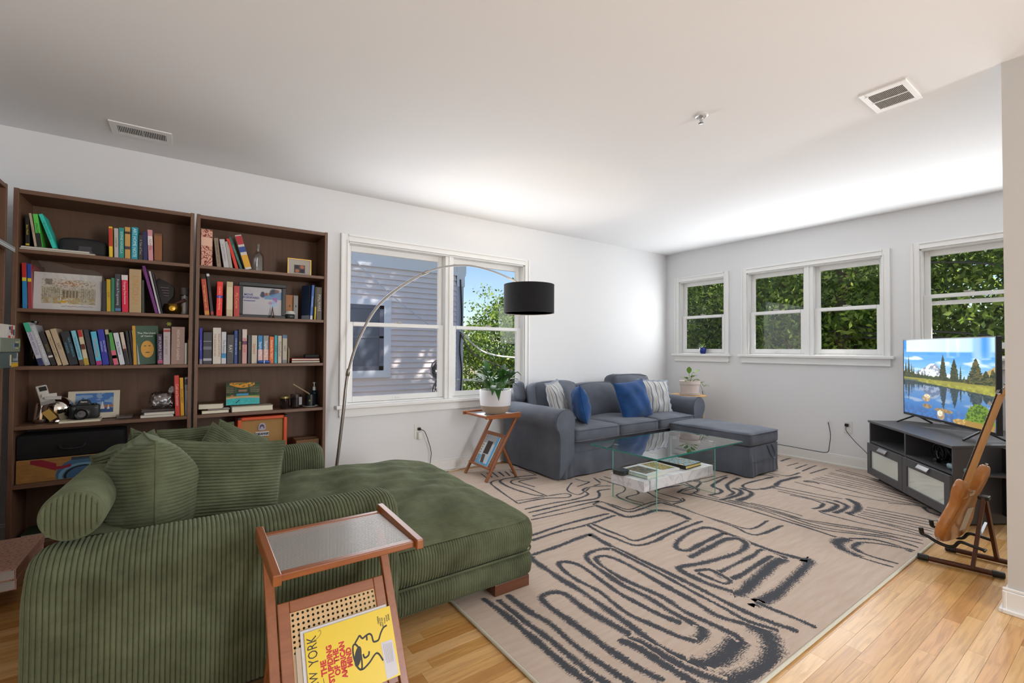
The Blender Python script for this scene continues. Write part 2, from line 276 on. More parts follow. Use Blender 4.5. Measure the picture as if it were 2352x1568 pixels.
# ------------------------------------------------------------------ measured tables
RUG=[(0.033,[(1.58,2.02),(1.59,2.06),(1.8,2.07),(2.07,2.09),(2.08,2.06),(2.07,1.97),(2.06,1.87),(2.06,1.7),(2.06,1.44),(2.05,1.26),(2.04,1.11),(2.05,1.0),(2.08,0.88)]),(0.037,[(1.59,2.05),(1.57,1.99),(1.56,1.79),(1.56,1.61),(1.55,1.45),(1.54,1.31),(1.53,1.23),(1.52,1.14),(1.54,1.06),(1.55,1.02),(1.57,0.99)]),(0.07,[(1.55,1.02),(1.59,0.98),(1.68,0.97),(1.77,0.98),(1.83,0.99)]),(0.033,[(1.83,0.99),(1.84,1.03),(1.83,1.13),(1.82,1.24),(1.84,1.37),(1.82,1.54),(1.82,1.67),(1.84,1.77),(1.87,1.83),(1.92,1.83),(1.95,1.79),(1.96,1.66),(1.94,1.45),(1.93,1.27),(1.91,1.14),(1.94,1.05),(1.96,1.0)]),(0.082,[(1.96,1.01),(1.95,0.95),(1.88,0.89),(1.79,0.85),(1.68,0.85),(1.59,0.88),(1.53,0.92)]),(0.041,[(1.55,0.9),(1.52,0.96),(1.5,1.05),(1.49,1.15),(1.48,1.22),(1.44,1.26)]),(0.033,[(2.04,1.86),(1.97,1.9),(1.86,1.89),(1.81,1.81),(1.79,1.69),(1.77,1.55),(1.78,1.41),(1.77,1.28),(1.77,1.18),(1.76,1.12)]),(0.049,[(1.77,1.12),(1.72,1.09),(1.66,1.1)]),(0.029,[(1.67,1.09),(1.64,1.15),(1.62,1.25),(1.6,1.36),(1.61,1.46),(1.63,1.57),(1.62,1.72),(1.63,1.82),(1.66,1.9),(1.71,1.89),(1.74,1.81),(1.72,1.66),(1.7,1.53),(1.7,1.4),(1.71,1.28),(1.73,1.19)]),(0.025,[(2.04,1.86),(2.03,1.68),(2.02,1.51),(2.0,1.31),(1.99,1.15),(1.98,1.04),(2.02,0.93)]),(0.037,[(1.38,1.03),(1.36,1.11),(1.35,1.22),(1.35,1.35),(1.35,1.49),(1.35,1.6),(1.37,1.69),(1.45,1.69),(1.48,1.63),(1.47,1.52),(1.48,1.38),(1.49,1.26)]),(0.033,[(1.25,1.79),(1.25,1.64),(1.27,1.5),(1.26,1.38),(1.26,1.26),(1.27,1.15),(1.28,1.05)]),(0.033,[(1.19,1.78),(1.19,1.61),(1.2,1.46),(1.2,1.32),(1.2,1.2),(1.21,1.09)]),(0.033,[(1.14,1.83),(1.15,1.68),(1.15,1.54),(1.15,1.4),(1.15,1.27),(1.16,1.14)]),(0.037,[(1.43,1.26),(1.45,1.19),(1.45,1.08),(1.46,0.99),(1.46,0.92)]),(0.034,[(2.79,1.62),(2.54,1.61),(2.38,1.6),(2.37,1.67),(2.52,1.73),(2.73,1.75),(2.81,1.71),(2.81,1.57),(2.79,1.41),(2.79,1.28),(2.82,1.16)]),(0.057,[(2.83,1.16),(2.81,1.13),(2.58,1.1),(2.36,1.08),(2.17,1.08),(2.15,1.09)]),(0.025,[(2.16,1.09),(2.16,1.03),(2.17,0.93),(2.17,0.84)]),(0.037,[(2.32,1.54),(2.52,1.55),(2.71,1.56),(2.79,1.52),(2.75,1.45),(2.63,1.42),(2.48,1.43),(2.31,1.46),(2.18,1.5),(2.14,1.48),(2.13,1.4),(2.13,1.31),(2.16,1.2)]),(0.057,[(2.15,1.2),(2.19,1.18),(2.38,1.2),(2.59,1.23),(2.74,1.23)]),(0.029,[(2.75,1.23),(2.77,1.28),(2.76,1.36),(2.63,1.35),(2.5,1.35),(2.34,1.35),(2.27,1.35),(2.26,1.29),(2.34,1.27),(2.53,1.28),(2.72,1.29)]),(0.025,[(2.2,1.43),(2.27,1.4),(2.27,1.34),(2.25,1.27),(2.2,1.27),(2.19,1.34),(2.19,1.41)]),(0.026,[(1.77,2.28),(2.08,2.3),(2.46,2.28)]),(0.025,[(1.73,2.22),(1.95,2.23),(2.19,2.21),(2.47,2.23)]),(0.026,[(2.18,2.2),(2.16,2.09),(2.17,1.96),(2.19,1.82),(2.33,1.79),(2.51,1.81),(2.88,1.82)]),(0.026,[(2.22,2.2),(2.22,2.08),(2.23,1.95),(2.25,1.86),(2.49,1.86),(2.81,1.88)]),(0.041,[(2.83,1.89),(2.85,1.95),(2.85,2.06)]),(0.037,[(2.85,2.06),(2.78,2.13),(2.64,2.13),(2.51,2.16),(2.51,2.29),(2.5,2.46)]),(0.025,[(2.5,2.47),(2.6,2.48),(2.59,2.34),(2.6,2.22),(2.75,2.21),(2.94,2.22),(2.97,2.15),(2.98,2.02),(2.97,1.83),(2.96,1.65),(2.94,1.49),(3.25,1.47)]),(0.018,[(2.6,2.47),(2.62,2.36),(2.64,2.25),(2.84,2.26),(2.99,2.24),(2.99,2.09),(2.97,1.89),(2.98,1.72),(3.01,1.56),(3.26,1.57)]),(0.021,[(2.02,2.68),(2.26,2.67),(2.46,2.64),(2.64,2.67),(2.69,2.78),(2.82,2.8),(2.97,2.73)]),(0.023,[(2.0,2.61),(2.2,2.6),(2.44,2.59),(2.62,2.56),(2.72,2.62),(2.78,2.69),(2.9,2.67)]),(0.018,[(1.98,2.54),(2.29,2.53),(2.59,2.51),(2.51,2.48)]),(0.016,[(1.93,2.49),(2.23,2.46),(2.49,2.45)]),(0.018,[(2.05,2.81),(2.28,2.79),(2.44,2.71),(2.51,2.73),(2.5,2.79),(2.35,2.82),(2.2,2.84),(2.06,2.87)]),(0.018,[(2.05,2.82),(2.12,3.21),(2.18,3.39),(2.33,3.41),(2.46,3.35)]),(0.025,[(2.34,2.84),(2.27,2.91),(2.23,3.14),(2.25,3.35),(2.33,3.41),(2.49,3.39),(2.65,3.35)]),(0.018,[(2.34,2.82),(2.34,3.07),(2.31,3.25),(2.36,3.33),(2.45,3.33),(2.6,3.29)]),(0.016,[(2.65,3.36),(2.65,3.55),(2.54,3.64)]),(0.016,[(2.41,3.07),(2.39,3.22),(2.41,3.28),(2.6,3.27)]),(0.015,[(2.67,3.64),(2.71,3.51),(2.76,3.35)]),(0.016,[(2.25,3.68),(2.22,3.53)]),(0.016,[(2.31,3.67),(2.27,3.51)]),(0.016,[(2.36,3.65),(2.32,3.49)]),(0.016,[(2.42,3.63),(2.38,3.48)]),(0.016,[(2.48,3.61),(2.43,3.46)]),(0.016,[(2.53,3.6),(2.48,3.44)]),(0.016,[(2.75,2.98),(2.58,2.85),(2.56,2.72),(2.63,2.72),(2.81,2.8),(2.94,2.82)]),(0.016,[(2.86,3.05),(2.87,2.96),(2.89,2.91),(2.71,2.87)]),(0.016,[(3.02,2.98),(2.96,2.84)]),(0.016,[(3.13,2.96),(3.13,2.84)]),(0.016,[(3.04,2.93),(3.05,2.78),(3.08,2.62),(3.0,2.46),(2.83,2.44),(2.84,2.27)]),(0.016,[(3.03,2.82),(3.04,2.65),(2.94,2.56),(2.81,2.52),(2.77,2.37),(2.8,2.26)]),(0.016,[(3.17,2.87),(3.14,2.58)]),(0.021,[(3.1,2.47),(3.26,2.5),(3.54,2.44),(3.77,2.41)]),(0.025,[(3.15,2.41),(3.26,2.44),(3.49,2.4)]),(0.016,[(3.1,2.47),(3.03,2.3),(3.05,2.18),(3.14,2.16),(3.15,2.27),(3.14,2.4)]),(0.018,[(3.0,2.14),(3.14,2.14),(3.19,2.19)]),(0.016,[(3.66,2.48),(3.72,2.35),(3.95,2.35),(4.13,2.35)]),(0.016,[(3.76,2.42),(4.01,2.4)]),(0.016,[(3.52,2.43),(3.51,2.25),(3.34,2.21),(3.3,2.3)]),(0.021,[(3.65,2.46),(3.72,2.37),(3.52,2.29),(3.31,2.29),(3.32,2.17),(3.36,1.88),(3.35,1.54),(3.34,1.34),(3.32,1.17)]),(0.025,[(3.28,2.29),(3.4,2.32),(3.52,2.32)]),(0.018,[(3.58,2.42),(3.48,2.24),(3.37,2.19),(3.41,1.91),(3.43,1.68),(3.39,1.45),(3.4,1.27),(3.49,1.13),(3.57,0.99),(3.55,0.83)]),(0.029,[(4.06,2.32),(3.79,2.27),(3.68,2.23),(3.64,2.13),(3.55,2.09),(3.43,2.11)]),(0.016,[(3.43,2.11),(3.44,1.99),(3.48,1.87),(3.5,1.61),(3.48,1.39),(3.54,1.23),(3.62,1.08),(3.64,0.84)]),(0.033,[(4.12,2.24),(3.85,2.19),(3.72,2.11),(3.64,2.02),(3.43,2.0)]),(0.016,[(3.43,2.0),(3.45,1.86),(3.46,1.59),(3.43,1.37),(3.47,1.22),(3.61,1.0),(3.65,0.83)]),(0.037,[(3.77,2.1),(3.76,2.03),(3.64,1.98),(3.39,1.99)]),(0.041,[(3.83,2.06),(3.78,1.95),(3.67,1.91),(3.49,1.91)]),(0.016,[(3.49,1.91),(3.5,1.72),(3.47,1.49),(3.54,1.32),(3.65,1.09),(3.72,0.84)]),(0.016,[(3.52,1.82),(3.55,1.63),(3.55,1.47)]),(0.025,[(4.42,2.08),(4.03,2.11),(3.89,2.08),(3.87,2.0),(3.95,1.95)]),(0.041,[(3.95,1.95),(4.12,1.93),(4.32,1.97),(4.65,1.95)]),(0.018,[(4.13,1.94),(4.16,1.78),(4.19,1.56),(4.24,1.43)]),(0.049,[(4.25,1.44),(4.17,1.35),(3.99,1.3),(3.86,1.31)]),(0.016,[(4.06,1.92),(4.08,1.75),(4.11,1.55),(4.11,1.48)]),(0.037,[(4.12,1.48),(4.06,1.38),(3.91,1.36),(3.8,1.37)]),(0.016,[(4.01,1.85),(4.02,1.66),(4.03,1.51)]),(0.037,[(4.04,1.52),(4.02,1.43),(3.86,1.41),(3.75,1.44)]),(0.016,[(3.75,1.44),(3.73,1.39),(3.73,1.2),(3.77,1.04),(3.79,0.84)]),(0.018,[(3.98,1.74),(4.0,1.6),(3.97,1.5)]),(0.025,[(3.97,1.5),(3.85,1.48),(3.77,1.5)]),(0.018,[(3.12,0.83),(3.11,0.93),(3.11,1.01)]),(0.061,[(3.12,1.01),(3.16,1.1),(3.25,1.15),(3.36,1.13)]),(0.025,[(3.37,1.13),(3.47,1.04),(3.48,0.93),(3.44,0.84)]),(0.018,[(3.19,0.84),(3.18,0.95),(3.19,1.02)]),(0.037,[(3.19,1.02),(3.24,1.07),(3.36,1.07)]),(0.021,[(3.36,1.07),(3.43,0.99),(3.49,0.83)]),(0.015,[(4.15,1.28),(4.19,1.06),(4.21,0.86)]),(0.015,[(4.08,1.27),(4.12,1.05),(4.14,0.85)]),(0.015,[(4.01,1.26),(4.06,1.04),(4.08,0.84)]),(0.015,[(3.96,1.26),(3.99,1.04),(4.0,0.83)]),(0.015,[(3.91,1.26),(3.94,1.03),(3.95,0.82)]),(0.015,[(3.85,1.25),(3.87,1.03),(3.88,0.83)]),(0.015,[(3.86,1.3),(3.84,1.05),(3.8,0.82)]),(0.018,[(4.51,1.86),(4.57,1.82),(4.56,1.7),(4.51,1.35),(4.53,1.07)]),(0.033,[(4.5,1.85),(4.54,1.79),(4.53,1.74)]),(0.015,[(4.41,1.89),(4.38,1.63),(4.38,1.41),(4.5,1.1)]),(0.016,[(4.65,1.84),(4.64,1.44),(4.58,1.08)]),(0.016,[(4.71,1.84),(4.71,1.45),(4.65,1.09)]),(0.016,[(4.78,1.83),(4.78,1.46),(4.71,1.11)]),(0.016,[(4.89,1.84),(4.84,1.49),(4.74,1.17)]),(0.016,[(4.98,1.84),(4.92,1.52),(4.8,1.22)]),(0.016,[(5.03,1.84),(4.98,1.55),(4.86,1.28)]),(0.016,[(5.18,1.85),(5.1,1.59),(4.96,1.35)]),(0.016,[(5.24,1.84),(5.18,1.63),(5.06,1.42)]),(0.025,[(5.12,2.33),(5.38,2.34)]),(0.016,[(4.96,2.2),(5.19,2.19)]),(0.018,[(4.91,2.1),(5.2,2.11)]),(0.02,[(4.87,2.02),(5.23,2.04)]),(0.021,[(4.84,1.94),(5.19,1.93)]),(0.021,[(4.52,2.16),(4.57,2.02),(4.79,2.01)]),(0.016,[(4.23,2.19),(4.41,2.16),(4.47,2.05)]),(0.025,[(4.5,1.04),(4.39,0.98),(4.37,0.87)]),(0.016,[(4.4,1.22),(4.51,1.06),(4.48,0.91)])]
BOOKS=[
('A', -0.73, 1.72, 0.0152, 0.171, -0.029, '17150f', [(0.02, 0.08, 'c9b51d')], 'Stars World', 'd8c52a', 'black book with yellow spine letters, leftmost on the top shelf'),
('A', -0.696, 1.72, 0.0101, 0.182, -0.138, 'b9a98f', [], 'Tom Kilder', '5a4c3c', 'thin cream book leaning second on the top left shelf'),
('A', -0.684, 1.72, 0.0191, 0.181, -0.122, '5fcf55', [(0, 0.42, '191a17')], 'IMAGINING', '173a1c', 'bright green book with black lower spine leaning beside a turquoise one'),
('A', -0.625, 1.72, 0.0163, 0.191, -0.313, '2fd0bd', [], 'THE OCEAN CRUISE', '0e7a77', 'thin turquoise book leaning furthest over on the top left shelf'),
('A', -0.385, 1.698, 0.0162, 0.183, -0.027, 'e8c531', [(0.36, 0.95, 'c8321f')], '', 'ffffff', 'yellow book with a red panel on its spine'),
('A', -0.362, 1.698, 0.0192, 0.177, -0.023, 'b9b4b3', [], 'a small life', '6b6668', 'pale grey book between the yellow and the sea green ones, top shelf'),
('A', -0.341, 1.698, 0.0232, 0.184, -0.016, '1f8f8a', [], 'SOPHIE KINSELLA', 'bfe7d6', 'sea green book with pale letters on the top left shelf'),
('A', -0.314, 1.698, 0.0252, 0.192, -0.016, 'c79a52', [(0.3, 0.4, '3a2f4a'), (0.78, 0.86, '3a2416')], '', '3a2416', 'tan paperback with two dark emblems on the spine'),
('A', -0.285, 1.698, 0.0302, 0.196, -0.005, '1d9bb0', [], 'ART HOME NOTE', 'd6f3f5', 'wide turquoise blue book with white lettering on the top shelf'),
('A', -0.252, 1.698, 0.0212, 0.154, 0.0, '2c2b2d', [], 'A Tale of Two', 'a6a4a6', 'short charcoal book next to a wide turquoise blue one'),
('A', -0.228, 1.698, 0.0212, 0.177, -0.028, '1a1f55', [], '', '8a8fc0', 'navy blue book leaning on a pink one, top left shelf'),
('A', -0.203, 1.698, 0.0232, 0.192, -0.042, 'cf8f98', [(0.5, 0.8, 'e6d9d6')], 'NORMAL', '8c4a55', 'pink book with a white title label'),
('A', -0.175, 1.698, 0.0382, 0.176, -0.017, '6b4428', [(0.06, 0.92, '8a5426')], '', 'c08a4a', 'brown marbled book ending the top left row'),
('B', -0.736, 1.378, 0.0172, 0.248, -0.028, '1f7fb8', [(0.68, 1, 'b8141c'), (0.6, 0.68, 'd9c21f')], '', 'ffffff', 'tall volume with red top, yellow band and blue lower spine'),
('B', -0.715, 1.378, 0.0152, 0.245, -0.029, '9c3038', [(0.68, 1, '1e3f95'), (0.6, 0.68, 'd9c21f')], '', 'ffffff', 'tall volume with blue top, yellow band and red lower spine'),
('B', -0.41, 1.378, 0.0162, 0.179, -0.017, '2a2830', [], '', '888888', 'dark book just right of the street print'),
('B', -0.391, 1.378, 0.0182, 0.191, -0.021, 'c0a020', [], 'O M I', '5a4a10', 'mustard yellow book beside the street print'),
('B', -0.371, 1.378, 0.0152, 0.201, -0.015, '2f7a5c', [], '', 'a8d8c0', 'slim green book between mustard and slate books'),
('B', -0.353, 1.378, 0.0262, 0.227, -0.022, '33343f', [(0.03, 0.1, '4a78a8')], 'Product & Programming', 'c5c5cc', 'slate grey book with white lettering and blue foot mark'),
('B', -0.322, 1.378, 0.0292, 0.223, -0.027, 'd5103f', [(0.86, 1, 'd9d4d2')], 'Designing Data-Intensive', 'f3d7dc', 'crimson book with white lettering and pale top'),
('B', -0.289, 1.378, 0.0562, 0.262, -0.015, 'b39a72', [], 'LINCOLN', 'c08a4e', 'very thick beige book on the second shelf'),
('B', -0.23, 1.378, 0.0112, 0.2, -0.02, '3a3a2c', [], '', '77775a', 'dark olive slim book right of the thick beige one'),
('B', -0.166, 1.378, 0.0157, 0.294, -0.233, '6a1f72', [], '', 'b07ab8', 'tall purple book leaning to the left'),
('B', -0.147, 1.378, 0.009, 0.263, -0.207, 'b9b6bd', [], '', '444444', 'thin pale folder leaning behind the purple book'),
('B', -0.136, 1.378, 0.008, 0.259, -0.198, '241c22', [], '', '555555', 'thin black binder leaning behind the pale folder'),
('C', -0.668, 1.064, 0.0223, 0.243, -0.271, 'c3c2cc', [(0.78, 1, '3fb08d'), (0, 0.17, '23265a')], 'ANDRE ARMITAGE', '6a5a94', 'white book with green head and navy foot, leaning steeply'),
('C', -0.643, 1.064, 0.0213, 0.231, -0.285, 'aeb0b5', [], 'TOMORROW & TOMORROW', 'e8e8ee', 'pale grey book leaning beside the white green-headed one'),
('C', -0.617, 1.064, 0.0194, 0.192, -0.285, '241f1c', [(0.24, 0.3, 'd8d2c8')], 'NOTES', '9a7d3a', 'black book with a white band low on its spine'),
('C', -0.592, 1.064, 0.0165, 0.203, -0.275, 'c0aa8b', [], 'THE COUNTRY GIRLS', '6a5840', 'narrow cream book leaning, first of a cream pair'),
('C', -0.571, 1.064, 0.0233, 0.211, -0.274, 'b9a588', [], 'EAST', '6a5840', 'wide cream book leaning, second of a cream pair'),
('C', -0.543, 1.064, 0.0353, 0.194, -0.224, '20242c', [], 'NEAL STEPHENSON|SEVENEVES', '4f9fb8', 'wide black book with blue stencil letters'),
('C', -0.501, 1.064, 0.0188, 0.201, -0.21, '7fc0d4', [(0, 0.16, '5a4023')], 'The Stranger in the Palazzo', '1d4a5a', 'light blue book with brown foot leaning'),
('C', -0.481, 1.064, 0.0189, 0.204, -0.172, 'cfc1a0', [(0.8, 1, 'b02a22'), (0, 0.2, 'b79a2c'), (0.45, 0.6, '5a2a20')], 'GAME', '7a1f18', 'cream book with red head and mustard foot'),
('C', -0.455, 1.064, 0.0209, 0.208, -0.174, '2b2f3a', [], '. . . . . . . .', 'b04a4a', 'dark slate book with a dotted red edge'),
('C', -0.43, 1.064, 0.0239, 0.196, -0.153, '52b6d6', [(0, 0.13, 'b01f78')], 'The Interestings', 'd9762a', 'sky blue book with magenta foot'),
('C', -0.402, 1.064, 0.0279, 0.209, -0.139, '2b2fa0', [], 'SALLY ROONEY|INTERMEZZO', 'cfd3ea', 'royal blue book with large white capitals'),
('C', -0.372, 1.064, 0.0161, 0.21, -0.124, '1c1a1c', [(0.86, 1, 'b9a98c')], '', '555555', 'black book with cream head beside the royal blue one'),
('C', -0.353, 1.064, 0.0209, 0.192, -0.178, '4f9a4a', [(0, 0.45, 'd8607a'), (0.2, 0.3, '7fb070')], '', '1a1a1a', 'green and pink patterned book'),
('C', -0.326, 1.064, 0.0228, 0.192, -0.183, 'cfd0d6', [], 'Blue Sisters', '4a63a8', 'white book with blue title letters'),
('C', -0.299, 1.064, 0.016, 0.196, -0.164, 'c9bcae', [(0, 0.5, '1c1b1c')], 'NEVER', 'c02a26', 'cream and black book with red title letters'),
('C', -0.281, 1.064, 0.0131, 0.206, -0.122, '15161d', [], '', '33518a', 'narrow black book, left of two black ones'),
('C', -0.266, 1.064, 0.0101, 0.207, -0.111, '1a1212', [(0.02, 0.1, '7a1a1a')], '', '8a2a2a', 'narrow black book with a red mark at its foot'),
('C', -0.253, 1.064, 0.0191, 0.208, -0.111, 'a5a4a6', [], 'Dream Count', '2a2a2c', 'grey book with black title letters beside the green cover'),
('C', -0.149, 1.064, 0.0262, 0.189, -0.037, '3a2440', [(0.04, 0.14, 'b04a6a')], 'MY PURPLE YEARS', 'c0b0d0', 'dark purple book with pink mark at the foot'),
('C', -0.121, 1.064, 0.0342, 0.224, -0.013, 'b5a8a8', [(0.9, 0.97, 'a03a30')], 'a quiet year', '8a7a7a', 'pinkish white book with a red oval at its head'),
('C', -0.083, 1.064, 0.0672, 0.236, 0.0, '9a7d72', [], 'INDIA AFTER GANDHI', 'd8c8bc', 'very thick taupe book with pale capitals'),
('C', -0.014, 1.064, 0.0132, 0.135, -0.007, 'c5c3bd', [], '', '555555', 'short thin white book near the end of the third shelf'),
('C', 0.002, 1.064, 0.0132, 0.158, -0.006, '8a8a3a', [(0.85, 1, 'c9a21f')], '', '3a3a1a', 'short olive book with yellow head at the end of the third shelf'),
('D', -0.056, 0.74, 0.0242, 0.255, -0.039, 'c93a2e', [], 'Cold and Sensation', 'f0c9c0', 'tall red book on the fourth shelf'),
('D', -0.029, 0.74, 0.0182, 0.24, -0.037, 'e0a21c', [], 'Good to GREAT', '4a2a10', 'yellow book between a red and a grey one'),
('D', -0.007, 0.74, 0.0232, 0.242, -0.021, '9b9a9e', [(0.8, 0.95, '4a4a4e')], 'BONSAI', 'e6e6ea', 'grey book with white capitals at the end of the fourth shelf'),
('F', 0.062, 1.698, 0.0622, 0.24, -0.008, 'd9a88f', [(0.55, 0.78, 'e3b8a0')], '', '8a2a2a', 'thick book box with red floral pattern on cream'),
('F', 0.151, 1.698, 0.0231, 0.191, -0.11, '8f7d69', [], 'THE LIBRARY OF US', '4a3c30', 'beige brown book leaning on the top right shelf'),
('F', 0.19, 1.698, 0.0288, 0.189, -0.159, 'bfbcc0', [], 'a short history', '77757c', 'wide white book leaning on the top right shelf'),
('F', 0.22, 1.698, 0.019, 0.178, -0.158, 'a8a49c', [], '', '77757c', 'slim grey book leaning behind the wide white one'),
('F', 0.254, 1.698, 0.0184, 0.203, -0.275, 'cf2f20', [], '', 'f0b0a0', 'red book leaning on the top right shelf'),
('F', 0.281, 1.698, 0.0153, 0.218, -0.328, '1f5a50', [], 'THE GREEN WOODS', '7ab0a0', 'dark green book leaning on the top right shelf'),
('F', 0.312, 1.698, 0.0376, 0.234, -0.281, 'c9c5bd', [(0.72, 0.97, 'b01f2a'), (0.5, 0.66, '1f3f8a'), (0.06, 0.42, 'dba21c')], '', '1a1a1a', 'white book with red, blue and yellow shapes'),
('G', 0.088, 1.378, 0.0261, 0.236, -0.098, 'b2452c', [(0.02, 0.13, 'c8882a')], 'the vegan heritage cook', 'e8b45a', 'rust red book with yellow script on its spine'),
('G', 0.121, 1.378, 0.0161, 0.278, -0.105, '1d1b20', [(0.92, 0.98, 'd0d0d0'), (0.02, 0.1, 'a03028')], 'CHEW', '8a2a3a', 'tall narrow black book rising above its neighbours'),
('G', 0.15, 1.378, 0.0322, 0.227, 0.013, 'e6331f', [(0.52, 0.6, '2a2fa8')], 'Caroline  Good Morning', 'f5c3b8', 'bright red book with a blue band'),
('G', 0.207, 1.378, 0.0352, 0.231, -0.004, 'bfb28f', [(0.2, 0.85, 'd2c8a8')], '', '4a3a28', 'ornate cream book with dark scrollwork frame'),
('G', 0.249, 1.378, 0.0322, 0.207, -0.01, 'b23330', [], 'My Course', 'e8a060', 'red book with gold script beside the black frame'),
('G', 0.724, 1.378, 0.0162, 0.254, 0.047, '3a66b0', [(0, 0.12, 'c9ccd0')], 'MANAGEMENT', 'bcd0ee', 'blue spined textbook on the second right shelf'),
('G', 0.753, 1.378, 0.0102, 0.242, 0.025, 'c0a81c', [(0.4, 1, '2a2a24')], '', 'eeeeee', 'very thin black and yellow book'),
('G', 0.768, 1.378, 0.0362, 0.241, -0.004, '5a5044', [], 'MALWARE', 'c9c0b0', 'brown grey book at the end of the second right shelf'),
('H', 0.064, 1.064, 0.0152, 0.234, -0.013, '2a2d9c', [(0, 0.14, '8a8a98')], 'out of the great', '9a9ad8', 'blue violet book with grey foot, leftmost of its row'),
('H', 0.083, 1.064, 0.0472, 0.207, -0.005, '35343c', [(0.1, 0.18, 'a8a8b0'), (0.45, 0.55, '6a6a74'), (0.7, 0.72, 'a8a8b0')], '', 'c0c0c8', 'thick dark grey book with silver ornament bands'),
('H', 0.136, 1.064, 0.0442, 0.237, -0.008, 'cfc8bb', [], 'WILLIAM DALRYMPLE|THE GOLDEN ROAD', 'a84a32', 'thick cream white book with large capitals'),
('H', 0.183, 1.064, 0.0262, 0.211, -0.005, 'c6c7cb', [(0.18, 0.33, '2a86b8')], 'The Patience', '55606a', 'white book with a blue square on its spine'),
('H', 0.213, 1.064, 0.0382, 0.193, 0.005, '4a464a', [], 'RAY', 'c8c4c4', 'charcoal grey book with pale lettering'),
('H', 0.255, 1.064, 0.0192, 0.222, -0.005, '26407f', [], 'STEPHEN BAXTER', 'a8b8e0', 'narrow navy blue book on the third right shelf'),
('H', 0.279, 1.064, 0.0182, 0.231, -0.009, '17161a', [], 'RHYTHM', 'c8b060', 'black book with gold letters on the third right shelf'),
('H', 0.301, 1.064, 0.0272, 0.232, -0.004, 'c99a94', [(0.55, 0.66, '2a3a5a'), (0.75, 1, 'cfc0b8')], 'KISSINGER', 'c03a3a', 'pink and cream book with a globe emblem'),
('H', 0.334, 1.064, 0.0172, 0.194, 0.0, '3a3a40', [], '', '777777', 'thin dark grey folder behind the pink and cream book'),
('H', 0.356, 1.064, 0.0332, 0.192, -0.005, 'c3b9a8', [], 'Sapiens', 'b0603a', 'cream book with an orange title'),
('H', 0.395, 1.064, 0.0282, 0.192, -0.01, '2a7fb5', [(0, 0.5, 'd8b0a8')], 'Stephen Fry', 'e8eef2', 'blue and pink paperback with white script'),
('H', 0.427, 1.064, 0.0322, 0.192, -0.005, '8f9094', [(0, 0.5, 'd8a89a')], 'Stephen Fry', 'e8eef2', 'grey and pink paperback with white script'),
('H', 0.464, 1.064, 0.0272, 0.186, 0.0, 'd8651f', [], 'Stephen Fry TROY', 'f5e0d0', 'orange paperback with white letters'),
('H', 0.495, 1.064, 0.0182, 0.195, 0.0, '2b98a8', [], 'SCOOP', '0e3a44', 'slim teal paperback right of the orange one'),
('H', 0.518, 1.064, 0.0232, 0.193, -0.005, 'bfb3a4', [], 'The Long Road', '6a5a50', 'cream paperback right of the slim teal one'),
('H', 0.547, 1.064, 0.0282, 0.199, -0.005, 'b0a898', [(0.88, 1, '4a6a90'), (0, 0.12, '77757a')], 'HAY', '5a5048', 'grey cream paperback with a blue head')]

# ------------------------------------------------------------------ the room
YL, XB, CH = 4.006, 5.478, 2.5
XS, YR = -1.10, -3.25
wallm = M('e8e9ea', .85, name='white_wall_paint', bmp=.03, bscale=90.)
ceilm = M('f0f1f2', .9, name='white_ceiling_paint')
trimm = M('f1f1ef', .38, name='white_trim_paint', spec=.4)
def wall(name, mp, u0, u1, holes, label, t=.17, z1=CH):
    us = sorted({u0, u1, *[h[0] for h in holes], *[h[1] for h in holes]}); zs = sorted({0, z1, *[h[2] for h in holes], *[h[3] for h in holes]}); m = MB()
    for a, b in zip(us, us[1:]):
        for c, d in zip(zs, zs[1:]):
            if any(a >= h[0] - 1e-6 and b <= h[1] + 1e-6 and c >= h[2] - 1e-6 and d <= h[3] + 1e-6 for h in holes): continue
            p, q = mp(a, 0, c), mp(b, t, d); m.box(min(p[0], q[0]), max(p[0], q[0]), min(p[1], q[1]), max(p[1], q[1]), c, d)
    return struct(m.build(name, wallm), label)
LW = lambda u, d, z: (u, YL + d, z)
BW = lambda u, d, z: (XB + d, u, z)
wall('wall_left', LW, XS - .17, XB + .17, [(1.108, 2.988, .66, 2.085)], 'white long wall with a double window behind the bookcases')
wall('wall_back', BW, -1.7, YL, [(3.155, 3.8, 1.1, 2.097), (1.554, 2.872, 1.1, 2.097), (-.04, 1.276, 1.1, 2.11)], 'white end wall with three windows')
wall('wall_side', lambda u, d, z: (XS - d, u, z), YR, YL, [], 'white wall behind the side bookcase')
wall('wall_rear', lambda u, d, z: (u, YR - d, z), XS - .17, 3.2, [(1.9, 2.98, .5, 2.4)], 'white wall behind the viewer with an opening added for the fill light')  # opening made up to hold the rear fill light
m = MB(); m.box(3.035, 3.175, YR, .414, 0, CH); struct(m.build('wall_right', M('cfcecb', .85, name='white_wall_paint', bmp=.12, bscale=160.)), 'white partition wall end at the right edge, toned down for shade')  # same white paint as the walls, base colour darkened to stand in for shade
m = MB(); m.box(3.175, XB, -1.7, -1.56, 0, CH); struct(m.build('wall_alcove', wallm), 'white wall of the alcove behind the partition')
m = MB(); m.box(XS - .17, XB + .17, YR - .17, YL + .17, CH, CH + .12); struct(m.build('ceiling', ceilm), 'smooth white ceiling')
# unseen roof overhang, added to cut the sun to a narrow strip
m = MB(); m.box(XB + .17, XB + .86, -1.9, YL + .6, 2.74, 2.86); m.box(XB + .82, XB + .87, -1.9, YL + .6, 2.72, 2.9)
struct(m.build('added_overhang', trimm), 'unseen white roof overhang added to cut the sun at the end wall windows')

